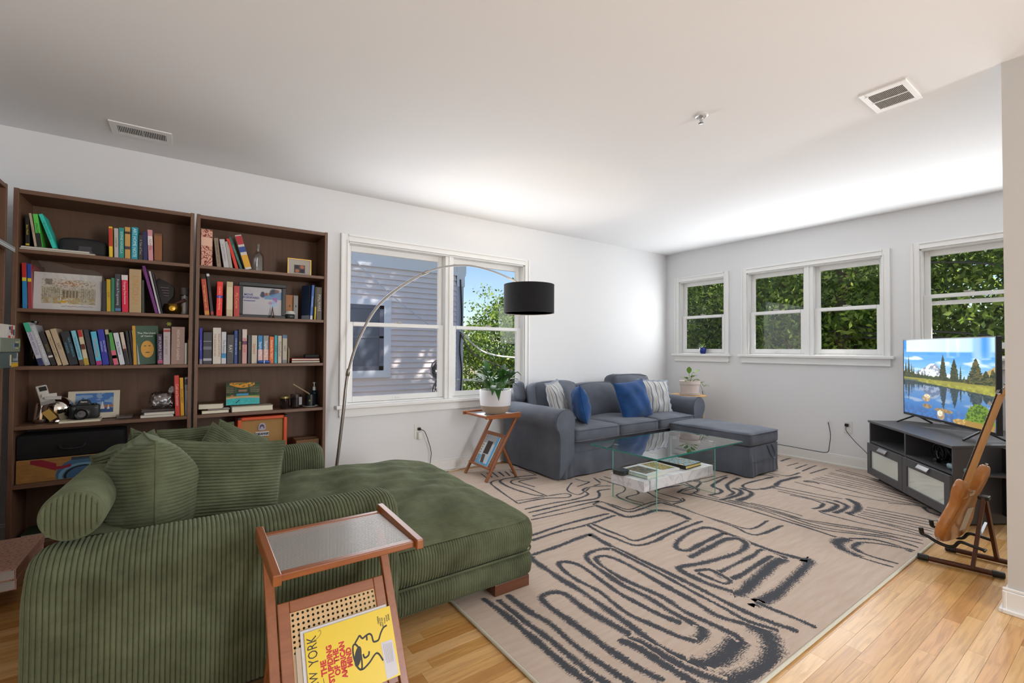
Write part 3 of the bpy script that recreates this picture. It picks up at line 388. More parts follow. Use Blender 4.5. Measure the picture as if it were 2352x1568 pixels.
def window(idx, mp, u0, u1, z0, z1, units, zm, label, lift=0., casR=True, stoolz=None, sgn=1):
    root = bpy.data.objects.new('window_%d' % idx, None); COL.objects.link(root); c = mp((u0 + u1) / 2, 0, z0); root.location = c; ORG[root.name] = tuple(c); struct(root, label)
    def bx(m, a, b, d0, d1, za, zb):
        p, q = mp(a, d0, za), mp(b, d1, zb); m.box(min(p[0], q[0]), max(p[0], q[0]), min(p[1], q[1]), max(p[1], q[1]), za, zb)
    cw = .062
    for nm, (a, b, za, zb) in (('casing', (u0 - cw, u0, z0, z1 + cw)), ('casing', (u1, u1 + cw, z0, z1 + cw)), ('casing', (u0, u1, z1, z1 + cw))):
        m = MB(); bx(m, a, b, -.014, .002, za, zb)
        if a == u0: bx(m, a, b, -.024, -.012, zb - .018, zb); bx(m, a, b, -.02, -.012, za, za + .012)
        elif b == u0: bx(m, a, a + .018, -.024, -.012, za, zb); bx(m, b - .012, b, -.02, -.012, za, z1 + .012)
        else: bx(m, b - .018, b, -.024, -.012, za, zb); bx(m, a, a + .012, -.02, -.012, za, z1 + .012)
        m.build(nm, trimm, root, bevel=.003)
    m = MB(); bx(m, u0 - cw - .03, u1 + cw + .03, -.055, .05, z0 - .03, z0); m.build('stool', trimm, root, bevel=.005)
    m = MB(); bx(m, u0 - cw, u1 + cw, -.018, .002, z0 - .1, z0 - .03); bx(m, u0 - cw, u1 + cw, -.026, -.01, z0 - .1, z0 - .085); m.build('apron', trimm, root, bevel=.003)
    m = MB(); e = .012
    bx(m, u0, u0 + e, 0, .15, z0, z1); bx(m, u1 - e, u1, 0, .15, z0, z1); bx(m, u0, u1, 0, .15, z1 - e, z1); bx(m, u0, u1, .03, .17, z0 - .01, z0 + .012); m.build('jamb', trimm, root, bevel=.002)
    us = sorted([x for U in units for x in U])
    for a, b in zip(us[1::2], us[2::2]):
        m = MB(); bx(m, a, b, .01, .14, z0, z1 - e); bx(m, (a + b) / 2 - .008, (a + b) / 2 + .008, .0, .02, z0, z1 - e); m.build('mullion', trimm, root, bevel=.003)
    for a, b in units:
        # upper sash, set further out
        dU0, dU1 = .085, .115; s = .038; zb = zm - .035; zt = z1 - e
        up = MB(); bx(up, a, a + s, dU0, dU1, zb, zt); bx(up, b - s, b, dU0, dU1, zb, zt); bx(up, a + s, b - s, dU0, dU1, zt - .05, zt); bx(up, a + s, b - s, dU0, dU1, zb, zb + .036)
        us_ = up.build('upper_sash', trimm, root, bevel=.003)
        g = MB(); bx(g, a + s, b - s, .098, .101, zb + .036, zt - .05); g.build('pane', glass(refl=.02), us_)
        dL0, dL1 = .05, .08; zl0 = z0 + .014 + lift; zl1 = zm + lift; s = .052
        lo = MB(); bx(lo, a, a + s, dL0, dL1, zl0, zl1); bx(lo, b - s, b, dL0, dL1, zl0, zl1); bx(lo, a + s, b - s, dL0, dL1, zl0, zl0 + .05); bx(lo, a + s, b - s, dL0 - .006, dL1, zl1 - .034, zl1)
        ls_ = lo.build('lower_sash', trimm, root, bevel=.003)
        g = MB(); bx(g, a + s, b - s, .064, .067, zl0 + .05, zl1 - .034); g.build('pane', glass(refl=.02), ls_)
        m = MB(); c_ = (a + b) / 2; bx(m, c_ - .03, c_ + .03, .045, .075, zl1, zl1 + .012); bx(m, c_ - .008, c_ + .035, .04, .05, zl1 + .004, zl1 + .016); m.build('sash_lock', M('b9b4aa', .4, name='lock_metal'), root, bevel=.002)
        m = MB(); bx(m, c_ - .05, c_ + .05, dL0 - .004, dL0, zl0 + .014, zl0 + .036); bx(m, c_ - .02, c_ + .02, dL0 - .012, dL0, zl0 + .02, zl0 + .028); m.build('sash_lift', trimm, root, bevel=.002)
    return root
window(1, LW, 1.108, 2.988, .69, 2.085, [(1.12, 2.04), (2.128, 2.976)], 1.402, 'large white double window on the long wall')
window(2, BW, 3.155, 3.8, 1.128, 2.097, [(3.167, 3.788)], 1.632, 'small single window in the end wall nearest the corner')
window(3, BW, 1.554, 2.872, 1.128, 2.097, [(1.566, 2.164), (2.251, 2.86)], 1.632, 'wide double window in the middle of the end wall')
window(4, BW, -.04, 1.276, 1.128, 2.11, [(-.028, .57), (.657, 1.264)], 1.632, 'part open window behind the television', lift=.06)
for k, (a, b, mp) in enumerate(((1.12, 2.976, LW), (3.17, 3.79, BW), (1.57, 2.86, BW), (-.02, 1.26, BW))): pass

# baseboards
def baseb(name, mp, u0, u1, label):
    m = MB()
    def bx(a, b, d0, d1, za, zb):
        p, q = mp(a, d0, za), mp(b, d1, zb); m.box(min(p[0], q[0]), max(p[0], q[0]), min(p[1], q[1]), max(p[1], q[1]), za, zb)
    bx(u0, u1, -.014, 0, 0, .098); bx(u0, u1, -.010, 0, .098, .112); bx(u0, u1, -.027, -.012, 0, .019)
    return struct(m.build(name, trimm, bevel=.004), label)
baseb('baseboard_left', LW, XS, XB, 'white baseboard along the long window wall')
baseb('baseboard_back', BW, -1.5, YL - .02, 'white baseboard along the end wall')
baseb('baseboard_right', lambda u, d, z: (3.035 + d, u, z), YR, .43, 'white baseboard round the foot of the partition wall')
baseb('baseboard_side', lambda u, d, z: (XS - d, u, z), YR, YL - .02, 'white baseboard behind the side bookcase')
m = MB(); m.box(3.02, 3.18, .414, .428, 0, .098); m.box(3.01, 3.18, .428, .441, 0, .019); struct(m.build('baseboard_end', trimm, bevel=.004), 'white baseboard on the end face of the partition')

# floor boards, each its own piece where it can be seen
m, t, b = _nt('oak_floor'); gp = node(t, 'ShaderNodeNewGeometry'); oi = node(t, 'ShaderNodeObjectInfo')
mp_ = node(t, 'ShaderNodeMapping'); mp_.inputs['Scale'].default_value = (2.2, 34, 34); ad = node(t, 'ShaderNodeVectorMath', operation='ADD')
cm = node(t, 'ShaderNodeCombineXYZ'); mu = node(t, 'ShaderNodeMath', operation='MULTIPLY'); mu.inputs[1].default_value = 37
t.links.new(oi.outputs['Random'], mu.inputs[0]); t.links.new(mu.outputs[0], cm.inputs[0]); t.links.new(mu.outputs[0], cm.inputs[1])
t.links.new(gp.outputs['Position'], ad.inputs[0]); t.links.new(cm.outputs[0], ad.inputs[1]); t.links.new(ad.outputs[0], mp_.inputs[0])
nz = node(t, 'ShaderNodeTexNoise'); nz.inputs['Scale'].default_value = 1.6; nz.inputs['Detail'].default_value = 8; nz.inputs['Distortion'].default_value = 1.2
t.links.new(mp_.outputs[0], nz.inputs['Vector'])
r1 = node(t, 'ShaderNodeValToRGB'); e = r1.color_ramp.elements; e[0].color = (*lin('b98246'), 1); e[1].color = (*lin('e6be88'), 1)
for p_, c_ in ((.22, 'cc9a58'), (.45, 'd6a86a'), (.7, 'dcb178'), (.85, 'd29d62')): x = e.new(p_); x.color = (*lin(c_), 1)
t.links.new(oi.outputs['Random'], r1.inputs[0])
r2 = node(t, 'ShaderNodeValToRGB'); r2.color_ramp.elements[0].position = .33; r2.color_ramp.elements[0].color = (.66, .6, .54, 1); r2.color_ramp.elements[1].position = .6; r2.color_ramp.elements[1].color = (1, 1, 1, 1)
t.links.new(nz.outputs[0], r2.inputs[0]); mm = node(t, 'ShaderNodeMix', data_type='RGBA', blend_type='MULTIPLY'); mm.inputs[0].default_value = .75
t.links.new(r1.outputs[0], mm.inputs[6]); t.links.new(r2.outputs[0], mm.inputs[7]); t.links.new(mm.outputs[2], b.inputs['Base Color'])
b.inputs['Roughness'].default_value = .32; bump(t, b, nz.outputs[0], .05, .001); oakm = m
m = MB(); m.box(XS - .17, XB + .17, YR - .17, YL + .17, -.2, -.006); floor = struct(m.build('floor', M('6b4a2a', .7, name='subfloor')), 'light oak strip floor')
um = MB(); um.box(0, 1, 0, 1, -.006, 0); ume = bpy.data.meshes.new('floor_board'); ume.from_pydata(um.v, [], um.f); ume.materials.append(oakm)
rest = MB(); rr = random.Random(3); W_ = .0579; row = 0; y = YR
nb = 0
while y < YL:
    x = XS - rr.random() * .8
    while x < XB:
        L = rr.choice((.28, .4, .55, .7, .85, 1.0, 1.2)) * rr.uniform(.85, 1.15); x1 = min(x + L, XB); x0 = max(x, XS); xm = (x0 + x1) / 2; ym = y + W_ / 2
        if x1 > x0 + .02:
            a = math.degrees(math.atan2(ym, xm)); dist = math.hypot(xm, ym)
            seen = 3 < a < 112 and dist > 1.2 and not (x0 > 1.08 and .9 < ym < 3.8) and not (x1 < 1.3 and x0 > -.25 and 1.85 < ym < 3.1) and xm < 4.8 and not (xm < 1.2 and ym > 3.3)
            if seen and nb < 298:
                o = bpy.data.objects.new('floor_board', ume); COL.objects.link(o); o.parent = floor; o.location = (x0 + .0004, y + .0004, 0); o.scale = (x1 - x0 - .0008, W_ - .0008, 1); nb += 1
            else: rest.box(x0 + .0004, x1 - .0004, y + .0004, y + W_ - .0004, -.006, 0)
        x += L
    y += W_
o = rest.build('floor_boards', oakm, floor); o['kind'] = 'stuff'

# rug
rugm, t, b = _nt('rug_pile'); tc = node(t, 'ShaderNodeTexCoord'); nz = node(t, 'ShaderNodeTexNoise'); nz.inputs['Scale'].default_value = 5; nz.inputs['Detail'].default_value = 6
mpn = node(t, 'ShaderNodeMapping'); mpn.inputs['Scale'].default_value = (1, 8, 1); t.links.new(tc.outputs['Object'], mpn.inputs[0]); t.links.new(mpn.outputs[0], nz.inputs['Vector'])
cr = node(t, 'ShaderNodeValToRGB'); cr.color_ramp.elements[0].position = .3; cr.color_ramp.elements[1].position = .7; cr.color_ramp.elements[0].color = (*lin('b8a596'), 1); cr.color_ramp.elements[1].color = (*lin('c4b3a5'), 1)
t.links.new(nz.outputs[0], cr.inputs[0]); t.links.new(cr.outputs[0], b.inputs['Base Color']); b.inputs['Roughness'].default_value = .95; b.inputs['Specular IOR Level'].default_value = .1
n2 = node(t, 'ShaderNodeTexNoise'); n2.inputs['Scale'].default_value = 420; t.links.new(tc.outputs['Object'], n2.inputs['Vector']); bump(t, b, n2.outputs[0], .35, .002)
RX0, RX1, RY0, RY1 = 1.012, 5.4, .822, 3.86
rug = thing('area_rug', 'large beige rug with charcoal brushstroke line pattern on the oak floor', 'rug', (RX0, RY0, 0))
m = MB(); m.box(RX0 + .006, RX1 - .006, RY0 + .006, RY1 - .006, 0, .012); m.build('pile', rugm, rug)
m = MB(); e = .006
for a_, b_ in (((RX0, RY0), (RX1, RY0)), ((RX1, RY0), (RX1, RY1)), ((RX1, RY1), (RX0, RY1)), ((RX0, RY1), (RX0, RY0))): m.tube([(*a_, .007), (*b_, .007)], .007, 8)
m.build('binding', M('c9c5b4', .9, name='rug_binding'), rug, smooth=True)
inkm, t, b = _nt('rug_ink'); uv = node(t, 'ShaderNodeUVMap', uv_map='UVMap'); sp = node(t, 'ShaderNodeSeparateXYZ'); t.links.new(uv.outputs[0], sp.inputs[0])
tc = node(t, 'ShaderNodeTexCoord'); mpn = node(t, 'ShaderNodeMapping'); mpn.inputs['Scale'].default_value = (60, 240, 1); t.links.new(tc.outputs['Object'], mpn.inputs[0])
nz = node(t, 'ShaderNodeTexNoise'); nz.inputs['Scale'].default_value = 1; nz.inputs['Detail'].default_value = 3; t.links.new(mpn.outputs[0], nz.inputs['Vector'])
nl = node(t, 'ShaderNodeTexNoise'); nl.inputs['Scale'].default_value = 6; t.links.new(tc.outputs['Object'], nl.inputs['Vector'])
ab = node(t, 'ShaderNodeMath', operation='ABSOLUTE'); t.links.new(sp.outputs[1], ab.inputs[0])
s1 = node(t, 'ShaderNodeMath', operation='MULTIPLY_ADD'); s1.inputs[1].default_value = 1.9; s1.inputs[2].default_value = -.93; t.links.new(nz.outputs[0], s1.inputs[0])
s2 = node(t, 'ShaderNodeMath', operation='ADD'); t.links.new(ab.outputs[0], s2.inputs[0]); t.links.new(s1.outputs[0], s2.inputs[1])
s4 = node(t, 'ShaderNodeMath', operation='MULTIPLY_ADD'); s4.inputs[1].default_value = .9; s4.inputs[2].default_value = -.42; t.links.new(nl.outputs[0], s4.inputs[0])
s5 = node(t, 'ShaderNodeMath', operation='ADD'); t.links.new(s2.outputs[0], s5.inputs[0]); t.links.new(s4.outputs[0], s5.inputs[1])
s3 = node(t, 'ShaderNodeMapRange'); s3.inputs[1].default_value = .5; s3.inputs[2].default_value = .9; s3.inputs[3].default_value = 1; s3.inputs[4].default_value = 0; t.links.new(s5.outputs[0], s3.inputs[0])
mx = node(t, 'ShaderNodeMix', data_type='RGBA'); mx.inputs[6].default_value = (*lin('c0ae9f'), 1); mx.inputs[7].default_value = (*lin('484a4f'), 1)
t.links.new(s3.outputs[0], mx.inputs[0]); t.links.new(mx.outputs[2], b.inputs['Base Color']); b.inputs['Roughness'].default_value = .95; b.inputs['Specular IOR Level'].default_value = .1
ink = MB(); ink.uv = []; rr = random.Random(5); lay = 0
for w, P in RUG:
    C = curve_pts([(x, y, 0) for x, y in P], 7 * (len(P) - 1)); u = 0; o = len(ink.v); lay += 1; z = .0122 + .00002 * (lay % 20)
    C = [c for c in C if RX0 + .02 < c.x < RX1 - .02 and RY0 + .02 < c.y < RY1 - .02]
    if len(C) < 3: continue
    d0 = (C[1] - C[0]).normalized(); C = [C[0] - d0 * w * .3] + C
    for i, c in enumerate(C):
        d = (C[min(i + 1, len(C) - 1)] - C[max(i - 1, 0)]); d = d.normalized() if d.length > 1e-6 else Vector((1, 0, 0)); nrm = Vector((-d.y, d.x, 0)); ww = w * .78 * rr.uniform(.88, 1.12)
        if i: u += (c - C[i - 1]).length
        end = 1.5 if i in (0, len(C) - 1) else 1
        for k in (-1, 0, 1):
            ink.v.append((min(RX1 - .008, max(RX0 + .008, c.x + nrm.x * ww * k)), min(RY1 - .008, max(RY0 + .008, c.y + nrm.y * ww * k)), z)); ink.uv.append((u, k * end if k else (end - 1)))
    for i in range(len(C) - 1):
        for k in (0, 1): a = o + i * 3 + k; ink.f.append((a, a + 3, a + 4, a + 1))
ink.build('line_pattern', inkm, rug)

# ceiling fittings
blk = M('151412', .8, name='dark_void')
v = thing('ceiling_vent', 'narrow slotted white vent in the ceiling above the bookcases', 'vent', (-.25, 3.638, CH))
m = MB(); x0, x1, y0, y1 = -.4, -.1, 3.54, 3.735; zc = CH - .006
for a in ((x0, x1, y0, y0 + .045), (x0, x1, y1 - .045, y1), (x0, x0 + .035, y0 + .045, y1 - .045), (x1 - .03, x1, y0 + .045, y1 - .045), (-.25, -.244, y0 + .045, y1 - .045)): m.box(*a, zc, CH)
m.build('frame', trimm, v)
m = MB(); m.box(x0 + .03, x1 - .03, y0 + .04, y1 - .04, CH - .0012, CH - .0002); m.build('backing', blk, v)
sm = MB(); sm.box(-.0018, .0018, y0 + .045 - 3.638, y1 - .045 - 3.638, -.006, -.002)
for k in range(27):
    xx = x0 + .04 + k * (x1 - x0 - .075) / 26 + .25
    if k == 0: s0 = sm.build('slat', trimm, v, local=True); s0.location = (xx, 0, 0)
    else: s = s0.copy(); COL.objects.link(s); s.location = (xx, 0, 0)
v = thing('ceiling_vent', 'square white ceiling vent with grey mesh near the partition', 'vent', (2.97, .803, CH))
m = MB(); x0, x1, y0, y1 = 2.83, 3.11, .705, .9; zc = CH - .009
for a in ((x0, x1, y0, y0 + .025), (x0, x1, y1 - .025, y1), (x0, x0 + .04, y0 + .025, y1 - .025), (x1 - .04, x1, y0 + .025, y1 - .025)): m.box(*a, zc, CH)
m.build('frame', trimm, v, bevel=.002)
m = MB(); m.box(x0 + .035, x1 - .035, y0 + .02, y1 - .02, CH - .0012, CH - .0002); m.build('backing', M('6f6a62', .8, name='vent_grey'), v)
m = MB(); m.box(2.965, 2.972, y0 + .02, y1 - .02, CH - .009, CH - .003); m.build('bar', trimm, v)
m = MB(); m.box(2.86, 2.88, y1 - .03, y1 - .02, CH - .014, CH - .006); m.build('lever', trimm, v)
for k in range(24):
    yy = y0 + .03 + k * (y1 - y0 - .06) / 23 - .803
    if k == 0: q = MB(); q.box(-.1, .1, -.0012, .0012, -.007, -.0035); s0 = q.build('slat', M('9c9890', .6, name='vent_mesh'), v, local=True); s0.location = (0, yy, 0)
    else: s = s0.copy(); COL.objects.link(s); s.location = (0, yy, 0)
v = thing('fire_sprinkler', 'small chrome fire sprinkler head on the ceiling', 'sprinkler', (2.354, 1.493, CH)); chrome = M('c9c9c9', .2, 1., name='chrome')
m = MB(); m.lathe([(.038, CH), (.038, CH - .005), (.03, CH - .009), (.02, CH - .004)], (2.354, 1.493, 0), 24); m.build('escutcheon', M('dedede', .3, .2, name='white_metal'), v, smooth=True)
m = MB(); m.lathe([(.011, CH - .003), (.011, CH - .016), (.006, CH - .018), (.005, CH - .032)], (2.354, 1.493, 0), 14); m.tube([(2.345, 1.493, CH - .014), (2.343, 1.493, CH - .03), (2.352, 1.493, CH - .042)], .002, 6); m.tube([(2.363, 1.493, CH - .014), (2.365, 1.493, CH - .03), (2.356, 1.493, CH - .042)], .002, 6); m.build('body', chrome, v, smooth=True)
m = MB(); m.lathe([(.004, CH - .04), (.014, CH - .043), (.014, CH - .045), (.002, CH - .047)], (2.354, 1.493, 0), 16); m.build('deflector', chrome, v, smooth=True)
# sockets and cords
plm = M('e9e8e4', .35, name='white_plastic'); bkp = M('0d0d0e', .35, name='black_plastic')
s = thing('wall_socket', 'white wall socket with a black plug and white charger under the long window', 'socket', (1.763, YL, .404))
m = MB(); m.box(1.725, 1.805, YL - .006, YL, .34, .47); m.build('plate', plm, s, bevel=.003)
m = MB(); m.box(1.752, 1.79, YL - .045, YL - .006, .335, .4); m.build('charger', plm, s, bevel=.004)
m = MB(); m.box(1.755, 1.782, YL - .03, YL - .006, .415, .44); cpl = m.build('plug', bkp, s, bevel=.004)
m = MB(); m.tube(curve_pts([(1.775, YL - .03, .425), (1.81, YL - .05, .4), (1.85, YL - .05, .3), (1.88, YL - .04, .2), (1.87, YL - .04, .1), (1.86, YL - .05, .02), (1.95, YL - .06, .006), (2.05, YL - .07, .006)], 40), .0032, 8); m.build('cord', bkp, s, smooth=True)
s = thing('wall_socket', 'white wall socket with a black plug left of the media cabinet', 'socket', (XB, 1.846, .406))
m = MB(); m.box(XB - .006, XB, 1.81, 1.885, .345, .465); m.build('plate', plm, s, bevel=.003)
m = MB(); m.box(XB - .03, XB - .006, 1.838, 1.868, .41, .44); m.build('plug', bkp, s, bevel=.004)
m = MB(); m.tube(curve_pts([(XB - .03, 1.853, .42), (XB - .06, 1.84, .37), (XB - .06, 1.77, .28), (XB - .06, 1.69, .2), (XB - .1, 1.6, .13), (XB - .1, 1.45, .06), (XB - .12, 1.3, .03)], 36), .003, 8); m.build('cord', bkp, s, smooth=True)
s = thing('cable_outlet', 'small white cable outlet with a black cord hanging to the floor', 'outlet', (XB, 2.024, .43))
m = MB(); m.box(XB - .012, XB, 2.012, 2.038, .415, .45); m.build('plate', plm, s, bevel=.003)
m = MB(); m.tube(curve_pts([(XB - .012, 2.02, .43), (XB - .03, 2.005, .4), (XB - .035, 1.99, .3), (XB - .035, 2.0, .2), (XB - .035, 2.01, .135), (XB - .035, 2.04, .117), (XB - .035, 2.1, .115), (XB - .035, 2.25, .117), (XB - .035, 2.4, .12), (XB - .035, 2.7, .12)], 50), .0035, 8); m.build('cord', bkp, s, smooth=True)

# ------------------------------------------------------------------ outdoors
gm = M('c2bfb6', .95, name='pale_paving', var=.12, vscale=1.5)
m = MB(); m.box(-30, 60, YL + .3, 60, -3.2, -3.0); m.box(XB + .3, 60, -30, YL + .3, -3.2, -3.0); g = m.build('ground', gm); struct(g, 'pale paved ground outside the house')
# neighbouring house with clapboards
HY = 8.4
h = thing('neighbor_house', 'pale lilac clapboard house seen through the long window', 'house', (2.5, HY, -3))
sid = M('efe2df', .55, name='vinyl_siding', var=.04); wht = M('e6e5ea', .5, name='white_house_trim')
m = MB(); m.box(-2.0, 4.5, HY + .02, HY + 5, -3, 3.1); m.build('wall', sid, h)
n = 34; base = MB(); base.add([(-2, -.042, 0), (4.52, -.042, 0), (4.52, -.004, .112), (-2, -.004, .112), (-2, .02, 0), (4.52, .02, 0), (4.52, .02, .112), (-2, .02, .112)], [(0, 1, 2, 3), (0, 4, 5, 1), (3, 2, 6, 7), (1, 5, 6, 2), (0, 3, 7, 4), (4, 7, 6, 5)])
for k in range(n):
    z = 2.68 - .104 * (k + 1) + 3
    if k == 0: c0 = base.build('clapboard', sid, h, local=True); c0.location = (-2.5 + 0, 0, z)
    else: c = c0.copy(); COL.objects.link(c); c.location = (-2.5, 0, z)
m = MB(); m.box(-2, 4.7, HY - .07, HY + .05, 2.68, 2.74); m.box(-2, 4.72, HY - .05, HY + .05, 2.74, 3.15); m.build('frieze', wht, h)
m = MB(); m.box(4.5, 4.66, HY - .05, HY + 5, -3, 2.7); m.build('corner_board', M('cbc7d0', .5, name='corner_white'), h)
m = MB(); m.box(-2.2, 4.95, HY - .4, HY + 5.2, 3.15, 3.3); m.build('eaves', wht, h)
m = MB(); m.box(4.5, 4.68, HY - .08, HY + .04, 2.45, 2.95); m.build('gutter_end', wht, h, bevel=.02)
w = MB()
for a in ((1.9, 3.1, 1.965, 2.07), (1.9, 3.1, .64, .77), (2.965, 3.1, .77, 1.965), (1.9, 2.03, .77, 1.965)): w.box(a[0], a[1], HY - .1, HY, a[2], a[3])
wo = w.build('window_frame', wht, h, bevel=.004); dk = M('6a6a78', .4, name='sash_grey')
m = MB()
for a in ((2.03, 2.965, 1.9, 1.965), (2.03, 2.965, .77, .85), (2.88, 2.965, .77, 1.965), (2.03, 2.11, .77, 1.965), (2.03, 2.965, 1.36, 1.4)): m.box(a[0], a[1], HY - .085, HY - .055, a[2], a[3])
m.build('sash', dk, wo)
m = MB(); m.box(2.1, 2.89, HY - .072, HY - .066, .84, 1.91); m.build('pane', M('59606e', .04, name='dim_pane', spec=.8), wo)
m = MB(); m.tube(curve_pts([(4.56, HY - .09, 2.6), (4.6, HY - .09, 1.8), (4.55, HY - .1, 1.2), (4.6, HY - .1, .6), (4.5, HY - .1, -.3)], 30), .018, 6); m.build('service_cable', bkp, h, smooth=True)
m = MB(); rr = random.Random(2)
for k in range(9):
    cx, cz, r = 4.07 + rr.uniform(-.04, .04), .75 + rr.uniform(-.05, .05), rr.uniform(.08, .15)
    m.tube([(cx + r * math.cos(a * .42) * .7, HY - .06 + rr.uniform(-.01, .01), cz + r * math.sin(a * .42)) for a in range(16)], .009, 5)
    m.tube(curve_pts([(cx, HY - .06, cz - r), (cx + rr.uniform(-.15, .2), HY - .07, cz - .35), (cx + rr.uniform(-.2, .2), HY - .06, cz - .75)], 12), .009, 5)
m.build('coiled_cables', M('3a3638', .6, name='old_cable'), h, smooth=True)
m = MB(); m.tube(curve_pts([(2.2, HY - .15, 2.9), (3.1, HY - .15, 2.15), (3.9, HY - .15, 1.6), (4.45, HY - .15, 1.2)], 20), .008, 5); m.build('clothes_line', M('d5d5dc', .6, name='line_white'), h, smooth=True)
# overhead wires
wm = M('d8d6d0', .5, name='wire_pale'); wk = M('3f3d3e', .5, name='wire_dark')
for P, r, mt, lab in (([(4.5, 8.2, 1.55), (5.6, 9, 1.1), (7.4, 10, .95), (9.5, 11, 1.0)], .02, wm, 'pale overhead wire drooping behind the potted lily'),
                      ([(4.5, 8.2, 1.5), (5.2, 8.8, 1.05), (6.2, 9.2, .75), (7.8, 9.8, .3)], .016, wk, 'dark overhead wire dropping from the clapboard house corner'),
                      ([(4.5, 8.3, .55), (6.0, 9.0, .45), (8.5, 10, .5)], .02, wm, 'low pale wire across the right pane of the long window')):
    m = MB(); m.tube(curve_pts(P, 24), r, 6); o = m.build('overhead_wire', mt, smooth=True); tag(o, lab, 'wire')
for z0_, z1_, lab in ((2.35, 2.12, 'highest wire outside the television window'), (1.42, 1.27, 'upper of the low wires outside the television window'), (1.34, 1.2, 'middle of the low wires outside the television window'), (1.27, 1.08, 'lowest wire outside the television window')):
    m = MB(); m.tube(curve_pts([(8.2, 3.0, z0_ + .15), (8.3, 1.5, z0_), (8.4, .6, z1_), (8.5, -1.5, z1_ - .1)], 24), .012, 6); o = m.build('overhead_wire', wk, smooth=True); tag(o, lab, 'wire')
# trees
lfm, t, b = _nt('leaf'); gi = node(t, 'ShaderNodeNewGeometry'); cr = node(t, 'ShaderNodeValToRGB'); e = cr.color_ramp.elements
e[0].color = (*lin('41561f'), 1); e[1].color = (*lin('c9d66a'), 1)
for p_, c_ in ((.3, '5c782c'), (.6, '7f9c3c'), (.85, 'a3bb50')): x = e.new(p_); x.color = (*lin(c_), 1)
t.links.new(gi.outputs['Random Per Island'], cr.inputs[0]); t.links.new(cr.outputs[0], b.inputs['Base Color']); b.inputs['Roughness'].default_value = .45
tl = node(t, 'ShaderNodeBsdfTranslucent'); t.links.new(cr.outputs[0], tl.inputs[0]); mx = node(t, 'ShaderNodeMixShader'); mx.inputs[0].default_value = .5
t.links.new(b.outputs[0], mx.inputs[1]); t.links.new(tl.outputs[0], mx.inputs[2]); t.links.new(mx.outputs[0], t.nodes['Material Output'].inputs[0])
bark = wood('4a3c2e', '7a6850', 'z', .9, .4, 'bark')
def tree(name, label, base, blobs, n, size, seed, group='trees outside the windows'):
    rs = np.random.RandomState(seed); tr = thing(name, label, 'tree', base, group=group)
    cs = []
    wts = np.array([b_[3] ** 3 for b_ in blobs]); wts = wts / wts.sum()
    for (cx, cy, cz, r), w in zip(blobs, wts):
        k = int(n * w) + 1; d = rs.normal(size=(k, 3)); d /= np.linalg.norm(d, axis=1)[:, None]; rad = r * (.45 + .6 * rs.rand(k) ** .6); clump = rs.normal(size=(max(3, k // 110), 3)) * r * .55
        p = d * rad[:, None]; sel = rs.rand(k) < .5; p[sel] = clump[rs.randint(len(clump), size=sel.sum())] + rs.normal(size=(sel.sum(), 3)) * r * .13
        p[:, 2] *= .85; cs.append(p + np.array((cx, cy, cz)))
    c = np.concatenate(cs); k = len(c)
    u = rs.normal(size=(k, 3)); u[:, 2] -= .35; u /= np.linalg.norm(u, axis=1)[:, None]; w = np.cross(u, rs.normal(size=(k, 3))); w /= np.linalg.norm(w, axis=1)[:, None]; nn = np.cross(u, w)
    s = size * (.6 + .8 * rs.rand(k))[:, None]
    V = np.stack([c - u * s, c + w * s * .48 + nn * s * .12, c + u * s, c - w * s * .48 + nn * s * .12], 1).reshape(-1, 3) - np.array(base)
    me = bpy.data.meshes.new('foliage'); me.vertices.add(k * 4); me.vertices.foreach_set('co', V.ravel()); me.loops.add(k * 4); me.loops.foreach_set('vertex_index', np.arange(k * 4)); me.polygons.add(k)
    me.polygons.foreach_set('loop_start', np.arange(k) * 4); me.polygons.foreach_set('loop_total', np.full(k, 4)); me.update(); me.validate(); me.materials.append(lfm)
    o = bpy.data.objects.new('foliage', me); COL.objects.link(o); o.parent = tr; o['kind'] = 'stuff'
    m = MB(); top = max(b_[2] for b_ in blobs); B = Vector(base); m.tube(curve_pts([B, B + Vector((.1, .05, 2)), Vector((base[0] + .1, base[1], top))], 10), [.16 - .012 * i for i in range(11)][:len(curve_pts([B, B + Vector((.1, .05, 2)), Vector((base[0] + .1, base[1], top))], 10))], 8)
    m.build('trunk', bark, tr, smooth=True)
    m = MB()
    for cx, cy, cz, r in blobs:
        st = Vector((base[0] + .1, base[1], max(base[2] + 1.5, cz - 1.4)))
        for q in range(4):
            e_ = Vector((cx, cy, cz)) + Vector(rs.normal(size=3)) * r * .5; m.tube(curve_pts([st, (st + e_) / 2 + Vector(rs.normal(size=3)) * .15, e_], 6), [.05, .04, .035, .03, .02, .015, .01][:len(curve_pts([st, st, e_], 6))], 5)
    m.build('branches', bark, tr, smooth=True); return tr
tree('leafy_tree', 'dense tree outside the small corner window', (9.3, 5.6, -3), [(9.3, 5.8, 1.6, 1.5), (9.0, 4.9, .6, 1.2), (9.6, 6.4, 3.0, 1.4), (9.4, 5.2, 2.6, 1.2), (9.2, 6.9, .9, 1.2), (9.4, 5.9, -.4, 1.2)], 42000, .046, 1)
tree('leafy_tree', 'dense tree outside the middle double window', (9.0, 3.3, -3), [(9.0, 3.6, 1.7, 1.4), (9.1, 2.6, .6, 1.3), (9.3, 3.2, 2.9, 1.4), (8.8, 4.2, .4, 1.1), (9.0, 2.6, 2.1, 1.1), (9.2, 3.4, -.5, 1.2)], 42000, .046, 2)
tree('leafy_tree', 'sparser bright tree outside the television window', (9.4, .9, -3), [(9.5, 1.2, 2.0, 1.3), (9.4, .2, 1.1, 1.2), (9.3, 1.5, .6, 1.2), (9.6, .6, 3.0, 1.3), (9.5, -.6, 2.2, 1.2)], 26000, .05, 3)
